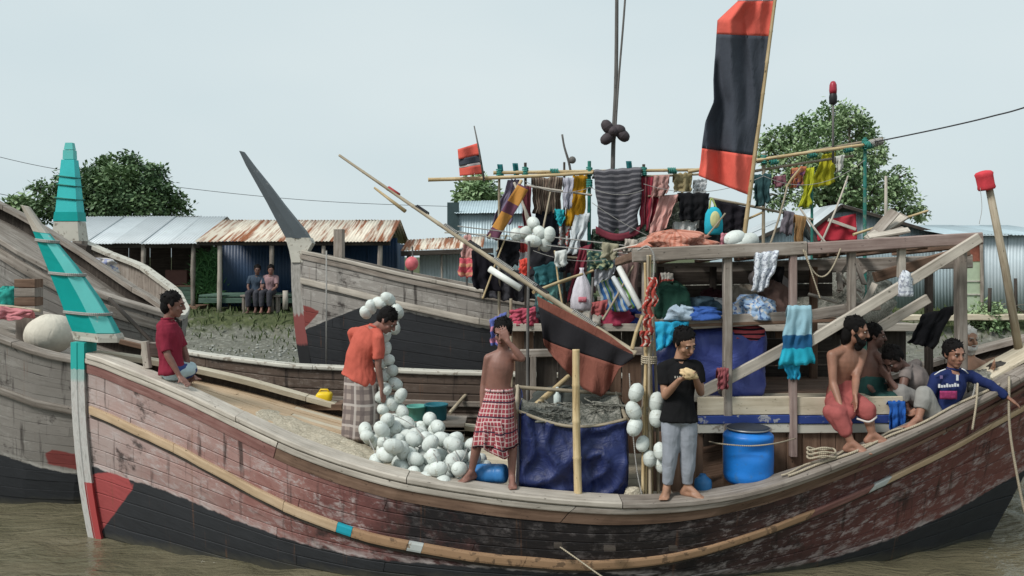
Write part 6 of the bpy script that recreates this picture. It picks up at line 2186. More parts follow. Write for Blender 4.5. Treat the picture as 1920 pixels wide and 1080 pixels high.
for k, (px, wd, col, lab) in enumerate(((782, .12, (.08, .28, .24), 'pale green bucket on the slatted crate'), (818, .135, (.015, .13, .17), 'dark teal bucket on the slatted crate'))):
    c = V((W(px, 0, 10.22).x, 10.22, zc))
    bk = thing('bucket', lab, 'bucket', tuple(c))
    m_ = plain('bucket_plastic_%d' % k, col, .45)
    hh = .19 if k else .17
    part('pail', lathe(c, [(0, wd * .85), (.01, wd * .9), (hh * .9, wd), (hh * .9, wd * 1.06), (hh, wd * 1.06), (hh, wd * .97), (hh * .3, wd * .88)]), m_, bk)
    mb = MB(); mb.tube([c + V((math.cos(a) * wd * 1.05, -.02 - .06 * math.sin(a), hh - .02 - .05 * math.sin(a))) for a in np.linspace(0, 3.14, 12)], .005, 5); part('handle', mb, M['wire'], bk)
yx = W(606, 0, 10.2).x
c = W(606, 754, 10.2)
bxm = MB(); bxm.box((yx, 10.2, (deck_z(yx) + c.z) / 2), (.5, .3, c.z - deck_z(yx)), ch=.05)
solo('wooden_box', bxm, M['brown_wood'], 'brown wooden box under the yellow container at the far gunwale', 'box')
yc = thing('jerry_can', 'bright yellow plastic container on the brown box', 'container', tuple(c))
rings = []
for z, a, b_ in ((0, .085, .07), (.01, .095, .08), (.09, .095, .08), (.115, .08, .07), (.125, .05, .05)):
    rings.append([c + V((math.copysign(abs(math.cos(t)) ** .5, math.cos(t)) * a + z * .15, math.copysign(abs(math.sin(t)) ** .5, math.sin(t)) * b_, z)) for t in [6.2832 * i / 24 for i in range(24)]])
mb = MB(); mb.loft(rings); part('body', mb, plain('yellow_plastic', (.72, .50, .015), .4), yc)
mb = MB(); mb.tube([c + V((-.05, 0, .115)), c + V((-.03, 0, .15)), c + V((.05, 0, .15)), c + V((.07, 0, .12))], .011, 7); part('handle', mb, plain('yellow_plastic_b', (.68, .46, .015), .4), yc)

# ---- cabin contents of the main boat
Yc = 9.05
def soft_box(name, label, cat, mat, px0, py0, px1, py1, Y, depth, seed=0, k=4.0):
    a, b_ = W(px0, py1, Y), W(px1, py0, Y)
    c = (a + b_) / 2; c.y = Y + depth / 2
    ax = ((b_.x - a.x) / 2, depth / 2, (b_.z - a.z) / 2)
    mb = MB()
    def f(u):
        q = (abs(u.x) ** k + abs(u.y) ** k + abs(u.z) ** k) ** (-1 / k)
        rg = 1 - abs(mnoise.noise(u * 2.6 + V((seed, 4, 0)))) * 2
        return q * (1 + .08 * mnoise.noise(u * 2.4 + V((seed, 0, 0))) + .05 * rg * rg + .03 * mnoise.noise(u * 9 + V((0, seed, 0))))
    mb.ell(c, ax, 44, 30, f=f)
    return solo(name, mb, mat, label, cat)
soft_box('tarp_bundle', 'big bright blue tarpaulin bundle inside the lower cabin', 'bundle', M['tarp2'], 1296, 618, 1440, 750, 8.62, .9, 2, 9)
soft_box('tarp_bundle', 'dark blue tarpaulin bundle behind the head of the man in black', 'bundle', M['tarp'], 1226, 640, 1292, 750, 8.75, .7, 3)
soft_box('carry_bag', 'pink and black bag on top of the bright blue bundle', 'bag', fabric('pink_bag', (.52, .10, .12), 'bands', (.02, .015, .025), None, .09), 1370, 612, 1438, 642, 8.6, .3, 5)
soft_box('grey_sack', 'grey sack lying at the end of the bright blue bundle', 'sack', fabric('grey_sack', (.2, .19, .19)), 1350, 700, 1372, 745, 8.5, .2, 6, 2.5)
hang('rag', 'dull red rag tied to the grey cabin post above the drum', 'rag', fabric('dull_red_mat', (.24, .07, .08)), (1344, 690), (1366, 690), (1346, 732), (1364, 728), 8.33, folds=3, amp=.02)
cyan = fabric('cyan_tarp_cloth', (.03, .36, .58))
hang('sheet', 'bright cyan sheet hung over the lower cabin rail', 'sheet', cyan, (1224, 604), (1292, 603), (1226, 660), (1270, 638), 8.44, folds=6, amp=.03)
towel = NT('blue_banded_towel')
u_ = towel.sep(towel.uv())
tv = u_[1]
cc = towel.ramp(towel.math('DIVIDE', tv, .80), [(0, (.28, .45, .52)), (.50, (.25, .42, .5)), (.51, (.02, .09, .20)), (.68, (.02, .10, .22)), (.69, (.02, .33, .46)), (1, (.03, .36, .48))], 'LINEAR')
towel.bump(towel.noise(towel.uv(), 60, 3), .4, .01)
TW = towel.out(cc, .95, .1)
hang('towel', 'blue banded towel hanging on the pinkish cabin post', 'towel', TW, (1476, 574), (1520, 572), (1462, 690), (1526, 682), 8.30, folds=4, amp=.025)
hang('towel', 'cyan corner of cloth hanging below the blue banded towel', 'towel', cyan, (1462, 672), (1500, 668), (1476, 708), (1500, 712), 8.36, folds=3, amp=.02)
# bedding on the bunk
zb_ = 604
bed = [('blanket', 'dark green blanket heaped on the upper bunk', 'blanket', (.015, .05, .035), 1262, 606, 70, 62, 8.75, .5),
       ('pillow', 'pale blue pillow on the upper bunk', 'pillow', (.42, .52, .62), 1275, 598, 60, 26, 8.55, .3),
       ('quilt', 'blue quilt folded along the front of the upper bunk', 'quilt', (.04, .10, .33), 1310, 602, 90, 22, 8.6, .35),
       ('blanket', 'slate blue blanket lying rolled on the upper bunk', 'blanket', (.06, .10, .13), 1310, 590, 80, 34, 9.0, .4),
       ('travel_bag', 'black and dark red travel bag on the upper bunk', 'bag', (.03, .008, .012), 1338, 566, 60, 34, 9.3, .35),
       ('pillow', 'white pillow beside the travel bag on the upper bunk', 'pillow', (.55, .55, .56), 1345, 592, 50, 30, 9.1, .3),
       ('quilt', 'white and blue printed quilt at the end of the upper bunk', 'quilt', None, 1412, 598, 78, 40, 8.7, .45),
       ('blanket', 'brown cloth heap behind the printed quilt', 'blanket', (.16, .10, .085), 1450, 590, 60, 60, 9.1, .4),
       ('clothes_heap', 'beige clothes heaped behind the travel bag', 'clothes', (.36, .31, .25), 1395, 566, 70, 40, 9.4, .4),
       ('clothes_heap', 'grey clothes heaped under the roof near the pinkish post', 'clothes', (.22, .2, .2), 1440, 560, 70, 70, 9.5, .4)]
for i, (nm, lab, cat, col, cpx, bpy_, w_, h_, Y, dp) in enumerate(bed):
    m_ = fabric('bedding_%d' % i, col, wr=.6) if col else fabric('printed_quilt', (.30, .43, .62), 'print', (.55, .55, .55), (.08, .14, .3), .06)
    floor_py = HY + FPX * (CAM_H - 2.375) / Y
    heap(nm, lab, cat, m_, cpx, min(bpy_ + 6, floor_py + 2) if bpy_ > 595 else floor_py + 1, w_, h_ + max(0, floor_py - bpy_) * .5, Y, dp, seed=i + 1, rough=.5)
hang('vest', 'white vest with red stripe hung under the cabin roof', 'vest', fabric('white_red_vest', (.6, .57, .52), 'bands', (.5, .12, .1), None, .16), (1238, 512), (1262, 512), (1240, 556), (1262, 552), 9.0, folds=3, amp=.02)
spot = fabric('white_spotted_cloth', (.60, .63, .68), 'print', (.30, .32, .38), None, .03)
hang('shawl', 'white spotted shawl hanging from the roof beam', 'shawl', spot, (1416, 474), (1460, 470), (1407, 545), (1440, 536), 8.32, folds=5, amp=.03)
blackc = fabric('black_cotton', (.012, .012, .014))
hang('shirt', 'dark shirt hung behind the white spotted shawl', 'shirt', blackc, (1440, 500), (1470, 500), (1436, 560), (1465, 555), 9.3, folds=4)
heap('clothes_heap', 'orange and pink sheet heaped on the cabin roof', 'clothes', fabric('peach_sheet', (.52, .25, .19), 'stripes', (.42, .16, .11), None, .06, wr=.8), 1268, 464, 124, 30, 9.0, .5, seed=9, rough=.75, sq=1.8)
heap('clothes_heap', 'grey net heaped on the front end of the cabin roof', 'net', M['net_grey'], 1225, 468, 60, 24, 9.4, .5, seed=10, rough=.4)
for px, py in ((1402, 453), (1378, 448), (1385, 462)):
    put_float(W(px, py, 8.8), 'white net float lying on the cabin roof beside the big flag pole', 'floats on the cabin roof', d=V((1, .2, .3)), s=1.15)
# driftwood heap on the roof's end
random.seed(83)
for k in range(7):
    a = W(random.uniform(1622, 1655), random.uniform(440, 452), 8.9 + .08 * k)
    b_ = a + V((random.uniform(.25, .42), random.uniform(-.1, .2), random.uniform(.02, .34)))
    mb = MB(); mb.beam(a, b_, random.uniform(.08, .14), .022, up=(.3, -.5, 1))
    solo('loose_plank', mb, M['pale_wood'] if k % 2 else M['grey_wood'], 'loose weathered plank in the jumble on the cabin roof end', 'plank', 'loose planks on the roof end')
random.seed(84)
for k in range(9):
    a = W(random.uniform(1560, 1640), random.uniform(520, 570), 9.3 + .06 * k)
    b_ = a + V((random.uniform(-.3, .3), random.uniform(-.1, .2), random.uniform(.05, .3)))
    mb = MB(); mb.beam(a, b_, random.uniform(.03, .09), .02, up=(.3, -.5, 1))
    solo('loose_plank', mb, M['grey_wood'] if k % 3 else M['pale_wood'], 'broken grey slat in the jumble under the cabin roof end', 'slat', 'broken slats under the roof end')
hang('dark_cloth', 'black cloth knotted round the dark rear post', 'cloth', blackc, (1728, 590), (1792, 572), (1700, 640), (1752, 656), 8.95, folds=4, amp=.04)
heap('rag', 'white rag knotted on the pale diagonal brace', 'rag', spot, 1697, 556, 26, 46, 8.3, .09, seed=12, rough=.4)
hang('blue_cloth', 'blue cloth hanging off the cabin corner beside the bearded man', 'cloth', fabric('royal_blue_cloth', (.02, .09, .33)), (1664, 752), (1696, 752), (1668, 820), (1700, 812), 8.37, folds=4, amp=.03)
rope([W(1538, 560, 8.3), W(1520, 505, 8.31), W(1510, 470, 8.32)], .01, 'pale cord tied to the reddish roof beam', 'rope')
rope(sag(W(1506, 468, 8.33), W(1576, 466, 8.33), .27), .011, 'pale rope looping under the reddish roof beam', 'rope')

# ---- aft ropes
def on_cap(px, up=.02, inset=.06):
    s = 8.0
    for _ in range(40):
        Y = YC - main_half(min(max(s, 0), 11.2)) + inset
        s = .5 * s + .5 * ((px - CX) / FPX * Y - BX)
    x = BX + s
    return V((x, near_y(x, inset), cap_z(x) + up))
random.seed(85)
rope([on_cap(p, .018, .05 + .02 * math.sin(p * .05)) for p in range(1478, 1885, 12)], .017, 'thick pale rope laid along the after gunwale', 'rope', 120)
rope([on_cap(p, .02, .12 + .04 * math.sin(p * .08)) for p in range(1465, 1700, 12)], .014, 'second rope snaking inside the after gunwale rope', 'rope', 120)
c = on_cap(1540, .03, .08)
rope([c + V((math.cos(a) * .13, math.sin(a) * .05, .02 + .012 * math.sin(3 * a) + .006 * a)) for a in np.linspace(0, 18, 40)], .014, 'small rope coil on the gunwale behind the blue drum', 'rope', 90)
rope([on_cap(1892, .04, .02), on_cap(1892, .0, -.07) , W(1893, 800, 8.22), W(1905, 880, 8.22), W(1922, 960, 8.22), W(1940, 1000, 8.22)], .017, 'tan mooring rope hanging from the outstretched hand down the hull', 'rope', 50)
rope([on_cap(1830, .06, .02), W(1833, 720, 8.2), W(1830, 760, 8.12), W(1823, 806, 8.1)], .014, 'short rope end hanging over the gunwale by the jersey boy', 'rope', 30)
rope([W(1790, 800, 8.25), W(1812, 770, 8.3), W(1826, 735, 8.3), W(1830, 700, 8.35)], .012, 'grey cord rising past the jersey boy to the gunwale', 'rope_grey', 30)
heap('chain_heap', 'dark chain heaped on the pale quarter board', 'chain', plain('dark_chain', (.04, .035, .03), .6, .4, 20, .8), 1878, 705, 56, 26, 8.8, .2, seed=14, rough=.5)
heap('net_bundle', 'grey white net bundle lying behind the jersey boy', 'net', M['net_grey'], 1840, 740, 80, 44, 8.75, .35, seed=15, rough=.35)
rope([W(1048, 1024, 7.58), W(1085, 1050, 7.5), W(1130, 1082, 7.4), W(1180, 1112, 7.3)], .010, 'thin line running from the hull side down to the water', 'rope', 30)
for px, py, w_ in ((1143, 1028, .10), (1046, 1022, .07), (1262, 1028, .07)):
    q = W(px, py, 7.60)
    mb = MB(); mb.box(q, (w_, .06, .035)); part('scupper', mb, M['dark_wood'], boat)

# ---- pole with the red bucket at the stern
pb = thing('stern_pole', 'leaning grey pole topped with a red cap of cloth at the stern', 'pole', tuple(W(1913, 668, 8.9)))
mb = MB(); mb.tube([W(1913, 672, 8.95), W(1884, 500, 8.9), W(1853, 345, 8.85)], [.042, .04, .036], 9); part('pole', mb, M['old_bamboo'], pb)
mb = MB()
c = W(1850, 352, 8.85)
ax_ = (W(1853, 345, 8.85) - W(1884, 500, 8.9)).normalized()
x, y, d = basis(ax_)
mb.loft([[c + d * z + (x * math.cos(a) + y * math.sin(a)) * r * (1 + .06 * math.sin(5 * a)) for a in [6.2832 * i / 24 for i in range(24)]] for z, r in ((-.02, .075), (0, .085), (.03, .08), (.12, .082), (.15, .088), (.17, .07), (.18, .03))])
part('red_cap', mb, fabric('red_cap_cloth', (.55, .055, .07)), pb)
rope([W(1838, 352, 8.83), W(1841, 390, 8.83), W(1836, 420, 8.83)], .004, 'thin string dangling from the red cap', 'rope_grey', 20)
# ---------------------------------------------------------------- bamboo drying rack with clothes, flags and masts behind the main boat
random.seed(91)
RY = 11.3
rack = thing('bamboo_rack', 'long bamboo drying rack lashed with green rope above the moored boat', 'rack', (W(1250, 0, RY).x, RY, 1.35))
dkz = 1.36
for px, py, r, m_ in ((985, 305, .022, 'dark_wood'), (1105, 302, .028, 'rack_green'), (1207, 308, .024, 'dark_wood'), (1432, 288, .026, 'old_bamboo'), (1622, 258, .028, 'rack_green'), (936, 318, .02, 'old_bamboo'), (1058, 304, .018, 'dark_wood'), (1522, 330, .022, 'rack_green')):
    if 'rack_green' not in M:
        M['rack_green'] = paint_mat('green_wrapped_pole', (.03, .17, .14), (.12, .2, .16), .55)
    b_ = W(px, py, RY + .05)
    part('upright', bamboo_mb(V((b_.x, b_.y, dkz - .02)), b_, r, r * .85, bend=.01), M[m_], rack)
for a, b_, r, dy, m_ in (((803, 337), (1112, 324), .026, -.03, 'bamboo'), ((925, 324), (1335, 318), .024, .0, 'bamboo'), ((1110, 333), (1330, 326), .018, .1, 'old_bamboo'), ((1290, 322), (1648, 268), .026, -.02, 'bamboo'), ((1418, 304), (1655, 260), .02, .09, 'old_bamboo'), ((1330, 336), (1600, 292), .02, .06, 'old_bamboo'), ((985, 348), (1110, 366), .016, -.06, 'pale_wood'), ((1215, 368), (1270, 366), .014, 0, 'old_bamboo'), ((1330, 372), (1525, 412), .02, .02, 'old_bamboo'), ((1350, 430), (1430, 398), .018, .05, 'bamboo'), ((1000, 546), (1130, 500), .02, -.1, 'bamboo'), ((930, 470), (1240, 494), .016, .1, 'old_bamboo')):
    part('crossbar', bamboo_mb(W(a[0], a[1], RY + dy), W(b_[0], b_[1], RY + dy), r, r * .85, bend=.015), M[m_], rack)
for px, py, ax_ in ((985, 322, (0, 0, 1)), (1105, 322, (0, 0, 1)), (1105, 345, (0, 0, 1)), (1207, 322, (0, 0, 1)), (1432, 300, (0, 0, 1)), (1622, 270, (0, 0, 1)), (936, 326, (0, 0, 1)), (1522, 290, (1, 0, .15)), (1590, 280, (1, 0, .15)), (1450, 303, (1, 0, .15)), (1260, 320, (1, 0, 0)), (1040, 322, (1, 0, 0)), (1160, 322, (1, 0, 0))):
    lash(rack, W(px, py, RY), .036, 'rope_green', ax_, 5, .014)
for px, py in ((936, 308), (965, 306), (1178, 302)):
    mb = MB(); mb.grid(lambda u, v: W(px + 10 * u - 4 + 3 * v, py + 26 * v, RY + .02 * math.sin(6 * u + px)), 4, 6, .006); part('rag_end', mb, fabric('green_rag_%d' % px, (.02, .12, .13)), rack)
CY = RY - .04
F = fabric
garments = [
 ('blanket', 'dark grey wavy patterned blanket with maroon border on the rack', 'blanket', F('grey_wave_blanket', (.055, .055, .065), 'bands', (.16, .155, .17), None, .075), (1113, 318), (1203, 314), (1120, 432), (1196, 426), dict(sagb=14, folds=3, amp=.04)),
 ('cloth', 'ochre yellow cloth hanging on the rack beside the green post', 'cloth', F('ochre_cloth', (.48, .25, .02)), (1074, 330), (1102, 328), (1058, 428), (1094, 424), dict(folds=4)),
 ('cloth', 'pale lavender cloth hanging beside the ochre one', 'cloth', F('lavender_cloth', (.36, .36, .42)), (1055, 334), (1076, 334), (1058, 395), (1072, 390), dict(folds=3)),
 ('rag_row', 'brown fringed shawl hanging from the rack top', 'shawl', F('brown_fringe', (.20, .15, .115), 'stripes', (.07, .05, .045), (.36, .3, .24), .045), (996, 334), (1056, 332), (998, 398), (1052, 404), dict(folds=7, amp=.04)),
 ('cloth', 'maroon striped cloth hanging beside the dark blanket', 'cloth', F('maroon_striped', (.26, .03, .045), 'stripes', (.12, .02, .035), (.45, .2, .2), .05), (1200, 330), (1240, 334), (1198, 430), (1222, 424), dict(folds=4)),
 ('shirt', 'pale pink shirt hanging beside the maroon striped cloth', 'shirt', F('pale_pink', (.55, .30, .27)), (1236, 368), (1272, 364), (1218, 440), (1250, 434), dict(folds=4)),
 ('cloth', 'khaki cloth hanging at the top of the rack near the big flag', 'cloth', F('khaki_cloth', (.30, .25, .14)), (1262, 326), (1298, 324), (1264, 362), (1296, 360), dict(folds=3)),
 ('cloth', 'dusty rose cloth bunched at the rack top', 'cloth', F('dusty_rose', (.38, .22, .2)), (1226, 330), (1256, 328), (1222, 372), (1250, 366), dict(folds=4)),
 ('towel', 'small white towel hanging behind the big flag', 'towel', F('white_towel', (.66, .68, .70)), (1300, 338), (1326, 336), (1300, 366), (1322, 362), dict(folds=2)),
 ('shirt', 'black shirt hanging in the middle of the rack', 'shirt', blackc, (1270, 362), (1330, 362), (1276, 416), (1322, 410), dict(folds=5)),
 ('shirt', 'black shirt hanging behind the cyan backpack', 'shirt', F('soft_black', (.016, .014, .018)), (1340, 376), (1402, 388), (1346, 436), (1398, 432), dict(folds=5)),
 ('vest', 'white sleeveless vest spread below the black shirt', 'vest', F('white_vest', (.62, .62, .6)), (1262, 418), (1312, 412), (1266, 450), (1300, 444), dict(folds=6)),
 ('cloth', 'dark teal cloth hanging right of the big flag', 'cloth', F('dark_teal', (.03, .07, .075)), (1412, 328), (1446, 326), (1414, 388), (1444, 382), dict(folds=4)),
 ('cloth', 'lime yellow cloth hanging from the rack end', 'cloth', F('lime_yellow', (.42, .40, .03)), (1542, 290), (1566, 286), (1520, 350), (1564, 346), dict(folds=5)),
 ('cloth', 'lime yellow scarf trailing below the rack end', 'scarf', F('lime_scarf', (.40, .42, .03)), (1512, 316), (1526, 314), (1497, 388), (1520, 384), dict(folds=3)),
 ('cloth', 'orange and violet cloth hanging near the lime scarf', 'cloth', F('orange_violet', (.45, .17, .09), 'print', (.14, .06, .12), None, .12), (1484, 316), (1512, 312), (1478, 352), (1506, 350), dict(folds=3)),
 ('scarf', 'violet grey cloth draped at the left end of the rack', 'cloth', F('violet_grey', (.19, .16, .24)), (952, 338), (974, 336), (922, 424), (958, 420), dict(folds=4)),
 ('cloth', 'dark maroon rag hanging at the left end of the rack', 'cloth', F('dark_maroon', (.12, .03, .04)), (976, 350), (996, 350), (980, 436), (998, 430), dict(folds=3)),
 ('shirt', 'black jacket hanging behind the cluster of white floats', 'jacket', F('ink_jacket', (.012, .014, .022)), (1004, 396), (1060, 398), (1000, 470), (1056, 476), dict(folds=4)),
 ('cloth', 'turquoise rag hanging below the ochre cloth', 'cloth', F('turquoise_rag', (.03, .36, .42)), (1040, 392), (1058, 394), (1044, 420), (1056, 418), dict(folds=2)),
 ('shirt', 'white long sleeved shirt hanging below the ochre cloth', 'shirt', F('white_shirt', (.58, .62, .64)), (1078, 404), (1106, 400), (1062, 476), (1086, 470), dict(folds=4)),
 ('trousers', 'white patterned trousers hanging left of the white shirt', 'trousers', F('white_red_print', (.58, .57, .55), 'print', (.4, .07, .06), None, .06), (1048, 414), (1072, 416), (1050, 470), (1068, 470), dict(folds=3)),
 ('shirt', 'black T-shirt hanging over the slanting spar', 'shirt', F('jet_shirt', (.010, .010, .013)), (934, 448), (976, 452), (932, 498), (972, 498), dict(folds=3, amp=.02)),
 ('trousers', 'black trousers hanging below the slanting spar', 'trousers', F('jet_trousers', (.009, .008, .012)), (884, 470), (926, 478), (888, 540), (938, 546), dict(folds=4)),
 ('scarf', 'white scarf with red end hanging beside the black T-shirt', 'scarf', F('white_red_scarf', (.6, .6, .62), 'bands', (.42, .06, .06), None, .35), (972, 424), (992, 424), (976, 508), (992, 506), dict(folds=2)),
 ('trousers', 'teal trousers hanging on the slanting bamboo rod', 'trousers', F('teal_trousers', (.055, .19, .21)), (1000, 502), (1050, 488), (1004, 536), (1050, 528), dict(folds=5)),
 ('cloth', 'pale teal cloth hanging below the teal trousers', 'cloth', F('pale_teal', (.12, .27, .25)), (1006, 540), (1048, 534), (1010, 576), (1044, 572), dict(folds=4)),
 ('cloth', 'long dark red cloth falling from the rack beside the plastic bag', 'cloth', F('dark_red_long', (.17, .03, .045)), (1086, 466), (1110, 456), (1064, 566), (1086, 558), dict(folds=3)),
 ('cloth', 'green patterned cloth behind the white shirt sleeves', 'cloth', F('green_print', (.05, .10, .085), 'print', (.3, .33, .2), None, .07), (1100, 470), (1150, 474), (1104, 506), (1148, 508), dict(folds=4)),
 ('shirt', 'white grey shirt hanging above the striped towel', 'shirt', F('white_grey_shirt', (.50, .51, .55)), (1114, 492), (1160, 480), (1116, 536), (1152, 520), dict(folds=6)),
 ('towel', 'blue and green striped towel behind the white pipe', 'towel', F('blue_green_stripe', (.06, .17, .42), 'stripes', (.45, .5, .5), (.15, .3, .08), .09), (1118, 530), (1164, 520), (1128, 580), (1196, 576), dict(folds=3)),
 ('cloth', 'brown shawl hanging beside the cabin roof beam', 'shawl', F('brown_shawl', (.17, .11, .10)), (1160, 470), (1196, 474), (1166, 560), (1196, 566), dict(folds=4)),
 ('cloth', 'dark green net hanging beneath the blanket', 'net', F('dark_green_net', (.03, .05, .035), 'print', (.12, .14, .11), None, .03), (1110, 430), (1250, 420), (1112, 466), (1240, 462), dict(folds=6)),
 ('cloth', 'grey green tangled net behind the pink shirt', 'net', F('grey_green_net', (.12, .14, .11), 'print', (.32, .33, .28), None, .03), (1222, 400), (1300, 398), (1222, 468), (1296, 466), dict(folds=6)),
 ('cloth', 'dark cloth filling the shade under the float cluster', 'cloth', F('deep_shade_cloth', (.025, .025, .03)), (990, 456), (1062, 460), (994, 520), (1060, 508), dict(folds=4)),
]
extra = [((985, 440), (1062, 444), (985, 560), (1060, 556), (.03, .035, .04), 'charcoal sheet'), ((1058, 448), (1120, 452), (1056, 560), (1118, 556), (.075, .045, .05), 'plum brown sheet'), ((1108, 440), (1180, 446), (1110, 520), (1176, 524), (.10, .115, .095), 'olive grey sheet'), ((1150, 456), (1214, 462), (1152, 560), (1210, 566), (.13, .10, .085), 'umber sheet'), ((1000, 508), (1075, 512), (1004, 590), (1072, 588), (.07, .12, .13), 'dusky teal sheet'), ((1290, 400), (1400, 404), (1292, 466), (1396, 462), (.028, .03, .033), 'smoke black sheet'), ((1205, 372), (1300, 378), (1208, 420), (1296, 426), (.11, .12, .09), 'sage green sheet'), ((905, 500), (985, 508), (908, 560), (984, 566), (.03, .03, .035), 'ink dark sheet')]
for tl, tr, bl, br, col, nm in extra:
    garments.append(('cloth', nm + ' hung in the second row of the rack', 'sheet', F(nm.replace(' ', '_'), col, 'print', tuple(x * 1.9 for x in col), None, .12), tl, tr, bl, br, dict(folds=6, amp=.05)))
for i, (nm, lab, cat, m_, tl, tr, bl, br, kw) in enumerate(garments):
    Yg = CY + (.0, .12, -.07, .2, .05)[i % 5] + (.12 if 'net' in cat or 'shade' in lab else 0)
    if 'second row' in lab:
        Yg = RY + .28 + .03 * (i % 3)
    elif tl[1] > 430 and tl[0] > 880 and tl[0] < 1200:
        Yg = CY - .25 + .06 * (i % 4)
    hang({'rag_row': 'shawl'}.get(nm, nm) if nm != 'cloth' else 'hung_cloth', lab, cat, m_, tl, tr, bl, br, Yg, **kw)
# maroon border of the big blanket
mb = MB(); mb.grid(lambda u, v: W(lerp(1117, 1200, u), lerp(424, 438, v) + 14 * math.sin(math.pi * u), CY - .05 + .02 * math.sin(u * 9)), 24, 3, .006)
part('border', mb, F('maroon_border', (.17, .035, .05)), bpy.data.objects['blanket.002'] if 'blanket.002' in bpy.data.objects and 'wavy' in bpy.data.objects['blanket.002']['label'] else [o for o in COL.objects if 'wavy patterned' in o.get('label', '')][0])
# sticks leaning at the left end
bamboo(W(915, 446, RY - .3), W(978, 338, RY - .1), .03, 'orange wrapped bamboo leaning at the left end of the rack', .022, 'bamboo')
mb = MB(); mb.grid(lambda u, v: W(lerp(912, 972, v) + lerp(0, 20, u), lerp(442, 344, v) + lerp(0, 10, u), RY - .34 + .03 * math.sin(u * 5 + v * 8)), 6, 20, .006)
solo('wrapped_flag', mb, F('amber_flag', (.42, .20, .05), 'bands', (.12, .05, .08), None, .4), 'amber flag rolled on the leaning bamboo at the rack end', 'flag')
bamboo(W(1002, 436, RY - .2), W(964, 342, RY - .1), .022, 'pale stick leaning the other way at the rack end', .018, 'pale_wood')
bamboo(W(992, 430, RY - .15), W(978, 350, RY - .05), .014, 'thin pale stick beside the leaning pale stick', .012, 'pale_wood')
bamboo(W(1474, 352, RY - .1), W(1500, 316, RY - .1), .016, 'short bamboo stub leaning by the orange and violet cloth', .014)
# twin white lines
for k, (dy, lab) in enumerate(((0, 'upper white line strung across in front of the hung clothes'), (16, 'lower white line strung across in front of the hung clothes'))):
    rope([W(858, 424 + dy * .6, 10.6), W(960, 436 + dy, 10.7), W(1100, 452 + dy, 10.6), W(1235, 468 + dy * .8, 10.2)], .011, lab, 'rope_grey', 40)
# white float cluster
for px, py in ((1000, 418), (985, 436), (1012, 436), (1030, 440), (1000, 452), (1022, 458), (968, 440)):
    put_float(W(px, py, 10.75 + random.uniform(-.06, .06)), 'white net float in the cluster hanging on the white lines', 'floats on the white lines', d=V((random.gauss(0, 1), random.gauss(0, .3), random.gauss(0, 1))), s=1.0)
# plastic carrier bag
c = W(1091, 545, 10.4)
pbag = thing('plastic_bag', 'white plastic carrier bag with red print tied to the bamboo rod', 'bag', tuple(W(1091, 580, 10.4)))
rings = []
for t, w_, d_ in ((0, .10, .06), (.06, .135, .08), (.25, .14, .09), (.5, .115, .07), (.7, .075, .05), (.85, .035, .03), (.93, .02, .02), (1, .03, .02)):
    cz = lerp(W(0, 582, 10.4).z, W(0, 502, 10.4).z, t)
    rings.append([V((c.x + w_ * math.cos(a) * (1 + .08 * math.sin(5 * a + t * 4)), 10.4 + d_ * math.sin(a) * (1 + .1 * math.sin(7 * a)), cz)) for a in [6.2832 * i / 28 for i in range(28)]])
mb = MB(); mb.loft(rings)
part('bag', mb, plain('white_thin_plastic', (.60, .57, .62), .35, .15, 12, .4), pbag)
mb = MB(); mb.grid(lambda u, v: V((c.x - .05 + .10 * u, 10.4 - .094 + .006 * abs(u - .5), W(0, lerp(556, 566, v), 10.4).z)), 6, 2, .004); part('red_print', mb, plain('red_bag_print', (.55, .16, .2), .5), pbag)
mb = MB(); mb.tube([W(1161, 502, 9.7), W(1202, 580, 9.3)], .036, 12)
solo('plastic_pipe', mb, wp, 'white plastic pipe leaning against the striped towel', 'pipe')
mb = MB(); mb.tube([W(1150, 520, 9.9), W(1182, 575, 9.6)], .028, 12)
solo('plastic_pipe', mb, plain('grey_pipe', (.5, .53, .55), .4), 'grey plastic pipe behind the white plastic pipe', 'pipe')
hang('red_rag', 'bright red rag tied beside the slanting spar', 'rag', F('bright_red_rag', (.58, .07, .05)), (974, 488), (988, 484), (972, 512), (994, 512), 10.2, folds=2, amp=.02)
# shelf of bundles on the moored boat's cabin behind the flag
shelf = thing('cabin_shed', 'low plank cabin of the moored brown boat behind the furled flag', 'cabin', (W(1110, 0, 11.6).x, 11.9, 1.36))
xa, xb = W(960, 0, 11.4).x, W(1700, 0, 11.4).x
for k in range(18):
    x = lerp(xa, xb, (k + .5) / 18)
    mb = MB(); mb.beam((x, 11.42, 1.34), (x, 11.42, 2.05), (xb - xa) / 18 - .01, .03, up=(0, 1, 0)); part('wall_board', mb, M['dark_wood'] if k % 3 else M['brown_wood'], shelf)
for k in range(6):
    mb = MB(); mb.beam((xa - .1, 11.35 + k * .22, 2.08), (xb + .1, 11.35 + k * .22, 2.08), .21, .03); part('roof_board', mb, M['grey_wood'], shelf)
mb = MB(); mb.beam((xa - .12, 11.24, 2.06), (xb + .1, 11.24, 2.06), .05, .10); part('eave_board', mb, M['pale_wood'], shelf)
